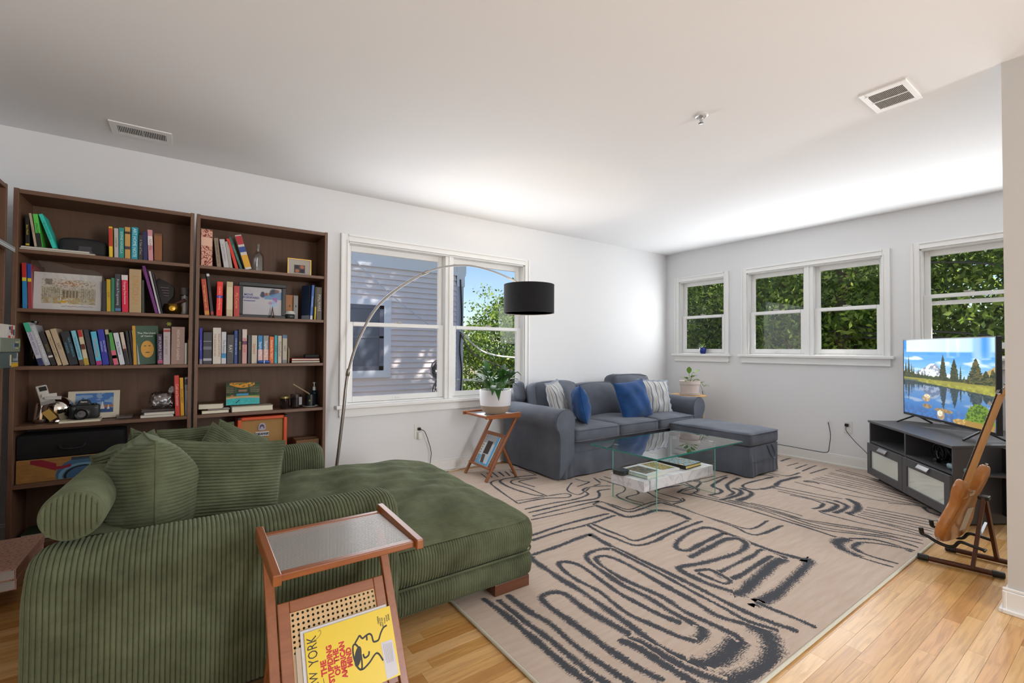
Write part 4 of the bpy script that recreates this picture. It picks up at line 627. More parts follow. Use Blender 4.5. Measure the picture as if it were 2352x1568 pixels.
tree('leafy_tree', 'tall dark tree standing behind the end wall trees', (12.5, 3.4, -3), [(12.5, 2.2, 1.0, 2.2), (12.5, 5.2, 1.2, 2.2), (12.8, 3.8, 3.4, 2.2), (12.6, 7.8, 1.6, 2.2), (12.8, .4, .6, 2.0), (12.5, 3.8, -.6, 2.2), (13, 6.5, 4.0, 2.0)], 30000, .075, 4)
tree('leafy_tree', 'bright green tree seen through the right pane of the long window', (8.6, 12.4, -3), [(8.6, 12.4, 1.4, 1.5), (9.8, 12.8, 2.2, 1.4), (7.8, 13, .4, 1.4), (9.4, 12.0, .3, 1.5), (10.6, 12.6, 2.9, 1.1), (10.4, 12, 1.2, 1.3), (8.8, 12.4, -.8, 1.5)], 46000, .055, 5)
tree('leafy_tree', 'tall tree rising at the right edge of the long window', (12.4, 13.2, -3), [(11.8, 13.2, 3.2, 1.2), (12.3, 13.4, 4.2, 1.0), (12.6, 13, 1.8, 1.4), (11.7, 13.4, .6, 1.4)], 22000, .055, 6)
tree('leafy_tree', 'unseen tall tree added above the roof to shade the clapboard house and end wall', (8.4, 2.9, -3), [(7.1, 3.1, 8.7, 1.5), (8.3, 2.6, 8.0, 1.4), (7.6, 3.6, 9.6, 1.2), (7.9, .3, 5.4, 1.5), (8.2, 1.4, 6.4, 1.3)], 14000, .1, 7)  # crown added out of view to shade the clapboard wall and corner window

# ------------------------------------------------------------------ bookcases
wz = wood('5f4231', '7b5a45', 'z', .5, 1., 'walnut_upright', .6); wx = wood('5f4231', '7b5a45', 'x', .48, 1., 'walnut_shelf', .6); wb = wood('593e2c', '6d4f3a', 'z', .6, .8, 'walnut_back', .6)
SHZ = (.1, .424, .74, 1.064, 1.378, 1.698)
def bookcase(loc, label, rotz=0):
    r = thing('bookcase', label, 'bookcase', loc, rotz, 'tall walnut bookcases'); W, D, H, T = .797, .285, 2.023, .02
    L = dict(local=True, bevel=.0012, seg=1)
    m = MB(); m.box(0, T, 0, D, 0, H); m.build('side_panel', wz, r, **L)
    m = MB(); m.box(W - T, W, 0, D, 0, H); m.build('side_panel', wz, r, **L)
    m = MB(); m.box(T, W - T, 0.002, D, H - .026, H - .003); m.build('top_panel', wx, r, **L)
    m = MB(); m.box(T, W - T, D - .008, D - .002, .06, H - .02); m.build('back_panel', wb, r, local=True)
    for z in SHZ:
        m = MB(); m.box(T, W - T, .004, D - .01, z - .02, z); m.build('shelf', wx, r, **L)
    m = MB(); m.box(T, W - T, .03, .045, 0, .08); m.build('plinth', wx, r, **L)
    return r
bookcase((-.773, 3.54, 0), 'walnut bookcase left of the pair against the long wall')
bookcase((.036, 3.54, 0), 'walnut bookcase right of the pair, beside the long window')
bookcase((-.785, 2.70, 0), 'walnut bookcase on the side wall cut by the left edge of the picture', math.pi / 2)
pagem = M('ded6c2', .9, name='paper_edges')
floral, t, b = _nt('floral_print'); tc = node(t, 'ShaderNodeTexCoord'); vo = node(t, 'ShaderNodeTexVoronoi', feature='DISTANCE_TO_EDGE'); vo.inputs['Scale'].default_value = 70
nz = node(t, 'ShaderNodeTexNoise'); nz.inputs['Scale'].default_value = 45; nz.inputs['Distortion'].default_value = 2.5; t.links.new(tc.outputs['Object'], nz.inputs['Vector']); t.links.new(tc.outputs['Object'], vo.inputs['Vector'])
cr = node(t, 'ShaderNodeValToRGB'); cr.color_ramp.interpolation = 'CONSTANT'; cr.color_ramp.elements[0].color = (*lin('d9a68e'), 1); cr.color_ramp.elements[1].position = .52; cr.color_ramp.elements[1].color = (*lin('7d2326'), 1)
t.links.new(nz.outputs[0], cr.inputs[0]); t.links.new(cr.outputs[0], b.inputs['Base Color']); b.inputs['Roughness'].default_value = .6
SPX = frame((0, 0, 0), (0, 0, -1), (1, 0, 0))
def book(x, z, t, h, lean, col, bands, title, tcol, label, d=.15, y=3.572, mat=None, group='books standing in the bookcases'):
    m = MB(); c = .0022 if t > .012 else .0014
    m.box(0, t, 0, c, 0, h); m.box(0, c, c, d, 0, h); m.box(t - c, t, c, d, 0, h)
    mt = mat or M(col, .5, name='book_cover'); o = m.build('book', mt, bevel=.0012, seg=1); tag(o, label, 'book', group); o.location = (x, y, z); o.rotation_euler = (0, lean, 0)
    m = MB(); m.box(c, t - c, c, d - .004, .003, h - .003); m.build('pages', pagem, o, local=True)
    for f0, f1, bc in bands:
        m = MB(); m.box(0.0004, t - .0004, -.0006, .0006, h * f0 + .0005, h * f1 - .0005); m.build('spine_band', M(bc, .5, name='book_cover'), o, local=True)
    if title:
        parts = title.split('|')
        for i, tt in enumerate(parts):
            size = min(t * .72 / len(parts), h * .82 / (.56 * len(tt))); size = max(size, .0045)
            px = t * (i + .5) / len(parts) if len(parts) > 1 else t / 2
            if len(parts) > 1: px = t - px
            Mx = frame((px, -.0012, h * .52), (0, 0, -1), (1, 0, 0)); text(tt, size, o, Mx, M(tcol, .5, name='ink'))
    return o
rr = random.Random(11)
for row, x, z, t_, h_, le, col, bands, ti, tc_, lab in BOOKS:
    book(x, z, t_, h_, le, col, bands, ti, tc_, lab, d=rr.uniform(.125, .165) if row != 'B' else .17, mat=floral if 'floral' in lab else None)
# a book turned so that its green cover shows
o = thing('book', 'dark green play text with yellow spine and oval mask picture, cover showing', 'book', (-.262, 3.6, 1.064)); o.rotation_euler = (0, -.05, 0)
m = MB(); m.box(.0, .014, -.03, -.026, 0, .235); m.build('spine', M('c9961f', .5, name='book_cover'), o, local=True)
P = [(.014, -.03), (.122, .012), (.12, .022), (.008, -.022)]; m = MB(); m.prism(P, .0, .235); m.build('cover', M('123f22', .45, name='book_cover'), o, local=True)
X = Vector((.108, .042, 0)).normalized(); O = Vector((.014, -.03, 0)) - Vector((X.y, -X.x, 0)) * -.0006
mk = MB(); mk.plate([(.055 + .033 * math.cos(a * .314), .092 + .052 * math.sin(a * .314)) for a in range(20)], O + Vector((.0004, -.0008, 0)), X, (0, 0, 1), .0006); mk.build('oval', M('c08a22', .5, name='ink'), o, local=True)
for px, pz, w_ in ((.044, .112, .012), (.066, .112, .012), (.055, .072, .026)):
    mk = MB(); mk.plate([(px + w_ * .5 * math.cos(a * .63), pz + .003 * math.sin(a * .63)) for a in range(10)], O + Vector((.0008, -.0016, 0)), X, (0, 0, 1), .0005); mk.build('mask_mark', M('2a2412', .5, name='ink'), o, local=True)
text('The Merchant', .016, o, frame(O + X * .055 + Vector((0, -.001, .19)), X, (0, 0, 1)), M('d5dccf', .5, name='ink')); text('of Venice', .016, o, frame(O + X * .055 + Vector((0, -.001, .172)), X, (0, 0, 1)), M('d5dccf', .5, name='ink'))
def slab(name, label, cat, x0, x1, y0, y1, z0, z1, col, group=None, rot=0., pages=True, ink=None):
    o = thing(name, label, cat, ((x0 + x1) / 2, (y0 + y1) / 2, z0), rot, group); a, b_, h = (x1 - x0) / 2, (y1 - y0) / 2, z1 - z0; c = min(.003, h * .2)
    m = MB(); m.box(-a, a, -b_, b_, 0, c); m.box(-a, a, -b_, b_, h - c, h); m.box(-a, -a + c, -b_, b_, c, h - c); m.build('cover', M(col, .55, name='book_cover'), o, local=True, bevel=.001, seg=1)
    if pages: m = MB(); m.box(-a + c, a - .003, -b_ + .003, b_ - .003, c, h - c); m.build('pages', pagem, o, local=True)
    if ink: text(ink[0], min(h * .7, 1.5 * a / (.56 * len(ink[0]))), o, frame((0, -b_ - .0008, h / 2), (1, 0, 0), (0, 0, 1)), M(ink[1], .5, name='ink'))
    return o
slab('magazine', 'grey edged magazine lying under the leaning books on the top shelf', 'magazine', -.752, -.445, 3.565, 3.77, 1.699, 1.7085, 'a9a7a6')
slab('magazine', 'white magazine lying on top of a grey one on the top shelf', 'magazine', -.748, -.47, 3.568, 3.77, 1.709, 1.7185, 'c9c8c8')
slab('book', 'red paperback lying on a dark one on the third right shelf', 'book', .608, .798, 3.585, 3.7, 1.081, 1.097, '9c1f28', ink=('NO BEING ABLE', 'e8c0c0'))
slab('book', 'dark brown paperback lying flat at the right end of the third right shelf', 'book', .606, .8, 3.582, 3.7, 1.0645, 1.081, '241a14', ink=('LORD of the FLIES', 'd8cfc0'))
slab('book', 'yellowed paperback lying at the bottom of a small pile, fourth right shelf', 'book', .075, .228, 3.57, 3.72, .7405, .764, '5a4630', rot=.06)
slab('envelope', 'white envelope slipped into the pile of yellowed paperbacks', 'paper', .115, .235, 3.572, 3.66, .7645, .768, 'e6e2da', pages=False)
slab('book', 'yellow edged old paperback on top of a small pile', 'book', .07, .205, 3.585, 3.73, .7685, .805, '5c4a2c', rot=-.12)
slab('book', 'long cream clothbound book lying under the pool painting', 'book', .245, .492, 3.575, 3.68, .7405, .776, 'b5ab98', rot=.03)
slab('book', 'thin cream book lying under the black camera', 'book', -.585, -.41, 3.56, 3.7, .7405, .753, 'd9d2b8', rot=.05)
slab('book', 'dark green book lying on the bottom shelf behind the bolster', 'book', -.73, -.56, 3.6, 3.76, .101, .14, '2a3626')
for k, (dz, lab) in enumerate(((.0, 'white paper bundle at the bottom of the pile beside the red book'), (.016, 'white paper bundle in the middle of the pile beside the red book'), (.034, 'grey card on top of the paper pile beside the red book'))):
    slab('paper_stack', lab, 'papers', -.225 + .012 * k - (.025 if k == 2 else 0), -.062, 3.57, 3.72, .7405 + dz, .7405 + dz + (.0155 if k < 2 else .008), ('c9c6c2', 'bdbab8', '8d7f78')[k], rot=(-.03, .04, .08)[k], pages=k < 2)
# board game boxes and papers on the side bookcase
for x1, z0, z1, col, lab, marks, word in ((-.722, 1.0645, 1.1425, '4a5a58', 'dark teal game box with yellow wave, lowest of three', [('d9a81c', 0, .3, -.115, -.004), ('e6e2da', .28, .36, -.115, -.004), ('a9bcc8', .38, .95, -.026, -.012), ('cfc8a0', .1, .85, -.14, -.118)], 'Unsealed'),
        (-.716, 1.143, 1.2115, '77806f', 'grey green game box in the middle of three', [('b9ae7e', .64, .8, -.09, -.03), ('39465a', .36, .62, -.095, -.028), ('b9ae7e', .2, .34, -.09, -.03), ('6a87a5', .2, .75, -.125, -.105), ('8fa870', .3, .9, -.022, -.005)], 'DODO'),
        (-.736, 1.212, 1.281, 'd8d2cb', 'white and red game box on top of three', [('c0392b', .25, .95, -.062, -.04), ('2f3f4f', .2, .7, -.032, -.012), ('44466a', .6, .9, -.1, -.07), ('c0392b', .0, .22, -.11, -.075), ('d8a090', .0, .2, -.05, -.006)], 'AZUL')):
    o = thing('game_box', lab, 'box', (x1 - .15, 3.3, z0), group='board game boxes on the side bookcase'); h = z1 - z0
    m = MB(); m.box(-.15, .15, -.16, .15, 0, h - .0006); m.build('lid', M(col, .5, name='printed_card', var=.25, vscale=30), o, local=True, bevel=.0015, seg=1)
    for c, f0, f1, a, b_ in marks:
        m = MB(); m.box(.1502, .1512, .15 + a, .15 + b_, h * f0 + .002, h * f1 - .002); m.build('print_mark', M(c, .5, name='ink'), o, local=True, bevel=.003)
    text(word, .024, o, frame((.1516, .088, h * .52), (0, 1, 0), (0, 0, 1)), M('dfe6ea' if h > .07 else '24303c', .5, name='ink'), sx=.8)
for k, lab in enumerate(('white magazine drooping off the side bookcase, lowest of three', 'pale magazine drooping off the side bookcase, middle of three', 'grey magazine drooping off the side bookcase, topmost of three')):
    o = thing('magazine', lab, 'magazine', (-.86, 3.32, 1.6995 + k * .009)); m = MB()
    P = [[(-.12 + .24 * i / 8 + .03 * k * 0, y, -max(0, i - 3) ** 2 * .0016 + zz) for y in (-.12, .12)] for i in range(9) for zz in (0,)]
    top = np.array([[(p[0], p[1], p[2] + .008) for p in r_] for r_ in P]); bot = np.array([[(p[0], p[1], p[2] + .0002) for p in reversed(r_)] for r_ in P]); m.grid(top); m.grid(bot); n_ = len(P)
    for i in range(n_ - 1):
        for a, b_ in ((0, n_ * 2 + 1), (1, n_ * 2)): m.f.append((i * 2 + a, (i + 1) * 2 + a, (i + 1) * 2 + b_, i * 2 + b_))
    m.f.append(((n_ - 1) * 2, (n_ - 1) * 2 + 1, n_ * 2 + (n_ - 1) * 2, n_ * 2 + (n_ - 1) * 2 + 1)); m.build('pages', M(('b9bdbd', 'c6c9cc', '9aa0a4')[k], .5, name='magazine_paper'), o, local=True)
spk, t, b = _nt('flecked_pink'); tc = node(t, 'ShaderNodeTexCoord'); mp_ = node(t, 'ShaderNodeMapping'); mp_.inputs['Scale'].default_value = (60, 140, 140); t.links.new(tc.outputs['Object'], mp_.inputs[0])
vo = node(t, 'ShaderNodeTexVoronoi'); vo.inputs['Scale'].default_value = 1; t.links.new(mp_.outputs[0], vo.inputs['Vector']); cr = node(t, 'ShaderNodeValToRGB'); cr.color_ramp.interpolation = 'CONSTANT'
cr.color_ramp.elements[0].color = (0, 0, 0, 1); cr.color_ramp.elements[1].position = .26; cr.color_ramp.elements[1].color = (1, 1, 1, 1); t.links.new(vo.outputs['Distance'], cr.inputs[0])
c2 = node(t, 'ShaderNodeMix', data_type='RGBA'); c2.inputs[6].default_value = (*lin('9c3428'), 1); c2.inputs[7].default_value = (*lin('4f5a34'), 1); t.links.new(vo.outputs['Color'], c2.inputs[0])
mx = node(t, 'ShaderNodeMix', data_type='RGBA'); t.links.new(cr.outputs[0], mx.inputs[0]); t.links.new(c2.outputs[2], mx.inputs[6]); mx.inputs[7].default_value = (*lin('d9ab98'), 1); t.links.new(mx.outputs[2], b.inputs['Base Color']); b.inputs['Roughness'].default_value = .6
for k, lab in enumerate(('pink flecked hardback lying lowest on the bottom shelf of the side bookcase', 'pink flecked hardback lying on top of its twin at the lower left')):
    z0 = .1005 + .046 * k; o = thing('book', lab, 'book', (-.79, 3.16, z0), -.01 * k); a, b_, h = .19, .235, .045
    m = MB(); m.box(-a, a, -b_, b_, 0, .003); m.box(-a, a, -b_, b_, h - .003, h); m.box(a - .004, a, -b_, b_, .003, h - .003); m.build('cover', spk, o, local=True, bevel=.001, seg=1)
    m = MB(); m.box(-a + .004, a - .006, -b_ + .005, b_ - .005, .003, h - .003); m.build('pages', M('cfcac6', .9, name='paper_edges'), o, local=True)
# black case with grey patch
o = thing('instrument_case', 'black moulded case with a grey patch on the top left shelf', 'case', (-.505, 3.66, 1.699))
m = softbox(.104, .05, .046, .02, (12, 6, 6), fn=lambda x, y, z: (x, y, z + .012 * (1 - (x / .104) ** 2) * (z > 0))); place(m, (-.505, 3.66, 1.745)); m.build('shell', M('1d1d20', .7, name='black_foam', bmp=.2), o, smooth=True)
m = MB(); m.plate([(-.036, -.018), (.036, -.018), (.026, .006), (.03, .02), (-.028, .02), (-.026, .006)], (-.495, 3.6085, 1.733), (1, 0, 0), (0, 0, 1), .002); m.build('patch', M('4b4b4f', .9, name='grey_mesh', bmp=.4), o)
# street print in a clear bag
def street(u, v):
    c = np.ones((*u.shape, 3)) * np.array((.80, .79, .77)); inn = (u > .11) & (u < .91) & (v > .17) & (v < .84); n = noise2(u, v, 14, 3); n2 = noise2(u, v, 50, 4, 2)
    p = np.ones_like(c) * np.array((.80, .78, .72)); p = mixc(p, ((v < .62) & ((u < .38) | (u > .66))) * .75, 'b5ab8c'); p = mixc(p, ((v < .56) & (v > .3) & (u > .4) & (u < .66)), 'b8ab8f')
    st = (np.sin(u * 210) > .2) & (v > .3) & (v < .58) & ((u < .38) | (u > .68)); p = mixc(p, st * .55, '7d745e')
    arch = ((np.abs(((u - .41) / .048) % 1 - .5) < .33) & (u > .41) & (u < .65) & (v > .34) & (v < .53)); p = mixc(p, arch * .8, '6f6250')
    bl = (np.exp(-((u - .52) / .2) ** 2 - ((v - .72) / .07) ** 2) * (n2 > .5)); p = mixc(p, bl, 'b9743f'); p = mixc(p, ((u > .16) & (u < .26) & (v > .68) & (v < .83)) * .8, '7c7663')
    p = mixc(p, (v < .34) * (n > .45) * .7, 'a88f5a'); p = mixc(p, ((u > .38) & (u < .47) & (v > .19) & (v < .25)), 'cda02c'); p = mixc(p, (n2 > .66) * .5, '5b5242')
    c = np.where(inn[..., None], p, c); sc = (np.abs(v - .1 - .014 * np.sin(u * 90) * np.sin(u * 37)) < .009) & (u > .4) & (u < .88); return mixc(c, sc * .6, '6d6870')
o = thing('framed_print', 'white mounted street print with theatre arches on the second shelf', 'print', (-.56, 3.6, 1.379))
m = MB(); m.obox((-.56, 3.606, 1.484), (1, 0, 0), (0, 1, -.06), (0, .06, 1), (.141, .004, .104)); m.build('mount', M('d5d2cd', .8, name='white_board'), o)
picture('artwork', (-.701, 3.5948, 1.38), (1, 0, 0), (0, .06, 1), .282, .208, 180, 130, street, cmat('print', 0, .6), o)
m = MB(); g_ = [(-.745, 3.572, 1.385), (-.7, 3.585, 1.6), (-.684, 3.61, 1.662), (-.55, 3.615, 1.625), (-.417, 3.605, 1.594), (-.4, 3.58, 1.385)]
G = np.array([[Vector(a) * (1 - k / 6) + Vector((-.56, 3.585, 1.385)) * (k / 6) + Vector((0, .004 * math.sin(3 * i + k * 2), 0)) for k in range(5)] for i, a in enumerate(curve_pts(g_, 30))]); m.grid(G)
m.build('clear_bag', glass((.93, .93, .95), .1, 'cellophane', .12), o, smooth=True)
# award plaque, singing bowl, jar, bottles
o = thing('plaque', 'black shaped plaque with pale writing leaning on the back of the second shelf', 'plaque', (-.14, 3.76, 1.379))
m = MB(); m.plate([(-.05, 0), (.03, 0), (.02, .09), (.05, .13), (.052, .19), (.02, .22), (-.03, .245), (-.06, .2), (-.05, .1)], (-.13, 3.78, 1.379), (1, 0, 0), (0, .08, 1), -.008); m.build('board', M('131215', .3, name='gloss_black'), o, bevel=.002)
for k in range(4): m = MB(); m.box(-.15 + .006 * k, -.105, 3.769, 3.7705, 1.56 - .017 * k, 1.563 - .017 * k); m.build('writing_line', M('a5868e', .6, name='ink'), o)
o = thing('singing_bowl', 'dark brass singing bowl on the second shelf', 'bowl', (-.08, 3.63, 1.3785)); m = MB(); m.lathe([(.012, 0), (.035, .004), (.049, .024), (.051, .045), (.045, .066), (.042, .066), (.047, .045), (.045, .026), (.03, .008), (0, .006)], (-.08, 3.63, 1.3785), 28); m.build('bowl', M('6a5020', .28, .9, name='aged_brass'), o, smooth=True)
m = MB(); m.lathe([(.0, 0), (.016, .002), (.017, .02), (.0, .022)], (-.083, 3.577, 1.415), 16, 'y'); m.build('gold_disc', M('b08a35', .3, .9, name='brass'), o, smooth=True)
o = thing('bowl_striker', 'short wooden striker resting on the brass singing bowl', 'striker', (-.05, 3.63, 1.44)); m = MB(); m.tube([(-.075, 3.63, 1.4475), (-.035, 3.62, 1.464), (-.014, 3.615, 1.475)], [.008, .011, .012], 12); m.build('rod', M('4a2a22', .5, name='rosewood'), o, smooth=True)
o = thing('glass_jar', 'tall glass cylinder jar with dark lid at the end of the second shelf', 'jar', (-.018, 3.64, 1.3785)); m = MB(); m.lathe([(.024, 0), (.026, .004), (.026, .13), (.022, .13), (.022, .008), (0, .006)], (-.018, 3.64, 1.3785), 22); m.build('glass', glass((.94, .94, .95), .14, 'jar_glass'), o, smooth=True)
m = MB(); m.lathe([(.0, .007), (.021, .007), (.021, .122), (0, .122)], (-.018, 3.64, 1.3785), 20); m.build('filling', M('a5a3a0', .8, name='grey_sand'), o, smooth=True); m = MB(); m.lathe([(.027, .13), (.027, .175), (.0, .178)], (-.018, 3.64, 1.3785), 22); m.build('lid', M('4d4748', .5, name='smoked_lid'), o, smooth=True)
o = thing('wine_bottle', 'dark bottle in the shadow at the left end of the third shelf', 'bottle', (-.712, 3.7, 1.0645)); m = MB(); m.lathe([(.03, 0), (.033, .006), (.033, .12), (.028, .15), (.013, .185), (.013, .24), (.015, .242), (.015, .25), (0, .251)], (-.712, 3.7, 1.0645), 22); m.build('bottle', M('0c0d0c', .08, name='dark_bottle_glass'), o, smooth=True); m = MB(); m.lathe([(.0135, .2), (.0135, .25), (0, .2525)], (-.712, 3.7, 1.0645), 16); m.build('capsule', M('3a2026', .4, name='foil'), o, smooth=True)
o = thing('paper_flower', 'tiny yellow green paper flower above the taupe book', 'ornament', (-.1, 3.66, 1.289)); m = MB(); m.tube([(-.1, 3.66, 1.2892), (-.099, 3.658, 1.315)], .0015, 6); m.build('stem', M('4a5a20', .6, name='stem'), o)
m = MB()
for k in range(6): a = k * 1.047; m.plate([(0, 0), (.007, .004), (.016, 0), (.007, -.004)], (-.099, 3.655, 1.32), (math.cos(a), 0, math.sin(a)), (-math.sin(a), 0, math.cos(a)), .001)
m.build('petals', M('9aa030', .6, name='petal'), o)
# chrome ornament, camera, sail postcard, clear case, crumpled bag
o = thing('chrome_ornament', 'shiny silver round ornament with paper slips on the fourth left shelf', 'ornament', (-.62, 3.65, .7405))
m = MB(); m.lathe([(.03, 0), (.042, .004), (.04, .014), (.058, .03), (.07, .06), (.071, .085), (.06, .115), (.04, .135), (.018, .142), (0, .143)], (-.605, 3.66, .7405), 30); m.build('body', M('d6d2cc', .07, 1., name='mirror_chrome'), o, smooth=True)
m = softbox(.028, .03, .06, .018, (6, 6, 8)); place(m, (-.668, 3.65, .8), (0, .1, 0)); m.build('side_lobe', M('d6d2cc', .1, 1., name='mirror_chrome'), o, smooth=True)
m = MB(); m.obox((-.655, 3.62, .905), (1, 0, .25), (0, 1, 0), (-.25, 0, 1), (.022, .012, .05)); m.build('tall_slip', M('cfcac2', .7, name='paper'), o, bevel=.006)
m = MB(); m.obox((-.656, 3.606, .935), (1, 0, .25), (0, 1, 0), (-.25, 0, 1), (.015, .001, .012)); m.build('dark_patch', M('22211f', .7, name='ink'), o)
for k, (x, z, w_, a) in enumerate(((-.625, .9, .03, .1), (-.61, .885, .034, -.05), (-.63, .86, .03, .3), (-.622, .79, .018, .7))): m = MB(); m.obox((x, 3.585 - .002 * k, z), (1, 0, a), (0, 1, 0), (-a, 0, 1), (w_, .0008, .009 if k < 3 else .03)); m.build('paper_slip', M(('cac7c2', 'b9b5b0', '8a8782', 'b08a3c')[k], .6, name='paper'), o)
def sail(u, v):
    c = np.ones((*u.shape, 3)) * np.array((.82, .78, .7)); inn = (u > .14) & (u < .88) & (v > .2) & (v < .92); n = noise2(u, v, 8, 9); p = np.ones_like(c) * np.array((.28, .45, .68)); p = mixc(p, (n > .5) * .6, 'a9bdd0'); p = mixc(p, (v < .36) * 1., '34507c')
    p = mixc(p, ((np.abs(v - .42 - .03 * n) < .05) & (u > .35)), '9c6a50'); tri = (np.abs(u - .66) < (.62 - v) * .16) & (v > .33) & (v < .62); p = mixc(p, tri, 'd8d5d0'); tri = (np.abs(u - .78) < (.5 - v) * .15) & (v > .32) & (v < .5); p = mixc(p, tri, 'd0ccc8'); return np.where(inn[..., None], p, c)
o = thing('postcard', 'cream mounted sailing picture leaning behind the camera', 'picture', (-.45, 3.68, .741)); m = MB(); m.obox((-.452, 3.702, .825), (1, 0, 0), (0, 1, -.16), (0, .16, 1), (.116, .0015, .082)); m.build('card', M('d9d0ba', .8, name='card'), o)
picture('image', (-.568, 3.685, .7445), (1, 0, 0), (0, .16, 1), .232, .164, 120, 90, sail, cmat('print', 0, .6), o)
o = thing('camera_slr', 'black reflex camera standing on a thin cream book', 'camera', (-.483, 3.63, .7535)); cbk = M('131315', .45, name='camera_black', bmp=.2)
m = softbox(.064, .026, .04, .01, (8, 4, 5)); place(m, (-.483, 3.64, .7935)); m.build('body', cbk, o, smooth=True)
m = MB(); m.prism([(-.032, 0), (.032, 0), (.022, .026), (.012, .032), (-.012, .032), (-.022, .026)], -.022, .022); m.xf(Matrix.Translation((-.488, 3.64, .83)) @ Matrix.Rotation(math.pi / 2, 4, 'X')); m.build('prism_housing', cbk, o, bevel=.004)
m = softbox(.016, .02, .036, .01, (4, 4, 5)); place(m, (-.532, 3.622, .792)); m.build('grip', cbk, o, smooth=True)
m = MB(); m.lathe([(.034, .0), (.034, -.012), (.031, -.014), (.031, -.03), (.033, -.031), (.033, -.05), (.028, -.052), (.02, -.046), (0, -.044)], (-.49, 3.618, .786), 28, 'y'); lz = m.build('lens', M('161618', .35, name='lens_black'), o, smooth=True)
m = MB(); m.lathe([(.0, -.047), (.019, -.0475), (.021, -.045)], (-.49, 3.618, .786), 24, 'y'); m.build('glass', M('0a0c18', .03, name='lens_glass', coat=1.), lz, smooth=True)
m = MB(); m.lathe([(.0312, -.0302), (.0334, -.0302), (.0334, -.0312)], (-.49, 3.618, .786), 24, 'y'); m.build('ring', M('9a9a9c', .3, .8, name='ring_metal'), lz)
m = MB(); m.lathe([(.011, 0), (.011, .008), (0, .009)], (-.443, 3.64, .832), 16); m.build('mode_dial', cbk, o, smooth=True); m = MB(); m.lathe([(.006, 0), (.006, .005), (0, .006)], (-.535, 3.632, .83), 12); m.build('shutter_button', cbk, o, smooth=True)
text('Canon', .011, o, frame((-.004, -.0135 - .0, .098), (1, 0, 0), (0, 0, 1)), M('d8d8d8', .5, name='ink'), bold=.0004); text('EOS', .006, o, frame((.05, -.0175, .062), (1, 0, 0), (0, 0, 1)), M('c8c8c8', .5, name='ink'))
o = thing('clear_case', 'flat clear plastic case beside the sailing picture', 'case', (-.3, 3.64, .741)); m = MB(); m.box(-.343, -.262, 3.6, 3.66, .7412, .765); m.build('shell', glass((.7, .7, .72), .12, 'clear_plastic', .05), o, bevel=.003); m = MB(); m.box(-.338, -.267, 3.605, 3.655, .743, .752); m.build('insert', M('77757a', .4, name='cards'), o)
o = thing('plastic_bag', 'crumpled translucent plastic bag on the paper pile', 'bag', (-.13, 3.64, .783)); rs = np.random.RandomState(4)
m = softbox(.062, .04, .05, .03, (12, 8, 10)); m.v = [tuple(np.array(p) + (rs.rand(3) - .5) * .014) for p in m.v]; place(m, (-.125, 3.645, .838)); m.build('bag', glass((.88, .86, .87), .25, 'crumpled_film', .25), o, smooth=True, sharp=180)
m = softbox(.02, .012, .03, .01, (5, 4, 6)); m.v = [tuple(np.array(p) + (rs.rand(3) - .5) * .008) for p in m.v]; place(m, (-.075, 3.63, .9), (0, .4, 0)); m.build('knot', glass((.88, .86, .87), .26, 'crumpled_film', .25), o, smooth=True, sharp=180)
# long black case and picture box on shelf five
o = thing('instrument_case', 'long black fabric case on top of the dragon box', 'case', (-.525, 3.68, .551)); m = softbox(.225, .09, .066, .012, (12, 6, 5)); place(m, (-.525, 3.665, .6185)); m.build('body', M('0b0b0c', .85, name='black_fabric', bmp=.2), o, smooth=True)
m = MB(); m.tube(curve_pts([(-.58, 3.572, .62), (-.56, 3.56, .6), (-.49, 3.56, .6), (-.47, 3.572, .62)], 16), .005, 8); m.build('handle', M('111111', .6, name='webbing'), o, smooth=True)
def dragon(u, v):
    n = noise2(u, v, 10, 2); c = np.ones((*u.shape, 3)) * np.array((.66, .48, .26)); c = c * (.85 + .25 * n)[..., None]
    c = mixc(c, ((u - .62) ** 2 / .07 + (v - .2) ** 2 / .55 < 1) * 1., '41688a'); c = mixc(c, (np.abs((u - .62) ** 2 / .05 + (v - .1) ** 2 / .3 - 1) < .17) * 1., '6f9cb8'); c = mixc(c, (np.abs((u - .63) ** 2 / .035 + (v - .1) ** 2 / .2 - 1) < .14) * 1., '15181c'); c = mixc(c, ((u - .63) ** 2 / .024 + (v - .12) ** 2 / .13 < 1) * 1., '3f6288')
    c = mixc(c, (u > .85) * (v < 1), '35607c'); c = mixc(c, ((u > .72) & (u < .86) & (v > .5 + (u - .72) * 1.5) & (v < .95)) * 1., '96303a')
    r = (np.abs(v - (1.0 - (u - .12) * 1.7)) < .17) & (u > .12) & (u < .36); c = mixc(c, r, '8e2336'); r = (np.abs(v - .55 - .5 * (u - .38) ** 2 * 10) < .07) & (u > .3) & (u < .5); c = mixc(c, r, '8e2336'); c = mixc(c, ((u > .5) & (u < .8) & (v > .86)), '34424c'); return c
o = thing('picture_box', 'tan box printed with a red and blue dragon creature on the fifth shelf', 'box', (-.52, 3.68, .4245)); m = MB(); m.box(-.748, -.3, 3.577, 3.78, .4245, .55); m.build('carton', M('a9824c', .6, name='printed_card'), o, bevel=.003)
picture('print', (-.744, 3.5762, .4285), (1, 0, 0), (0, 0, 1), .43, .118, 200, 60, dragon, cmat('print', 0, .5), o)
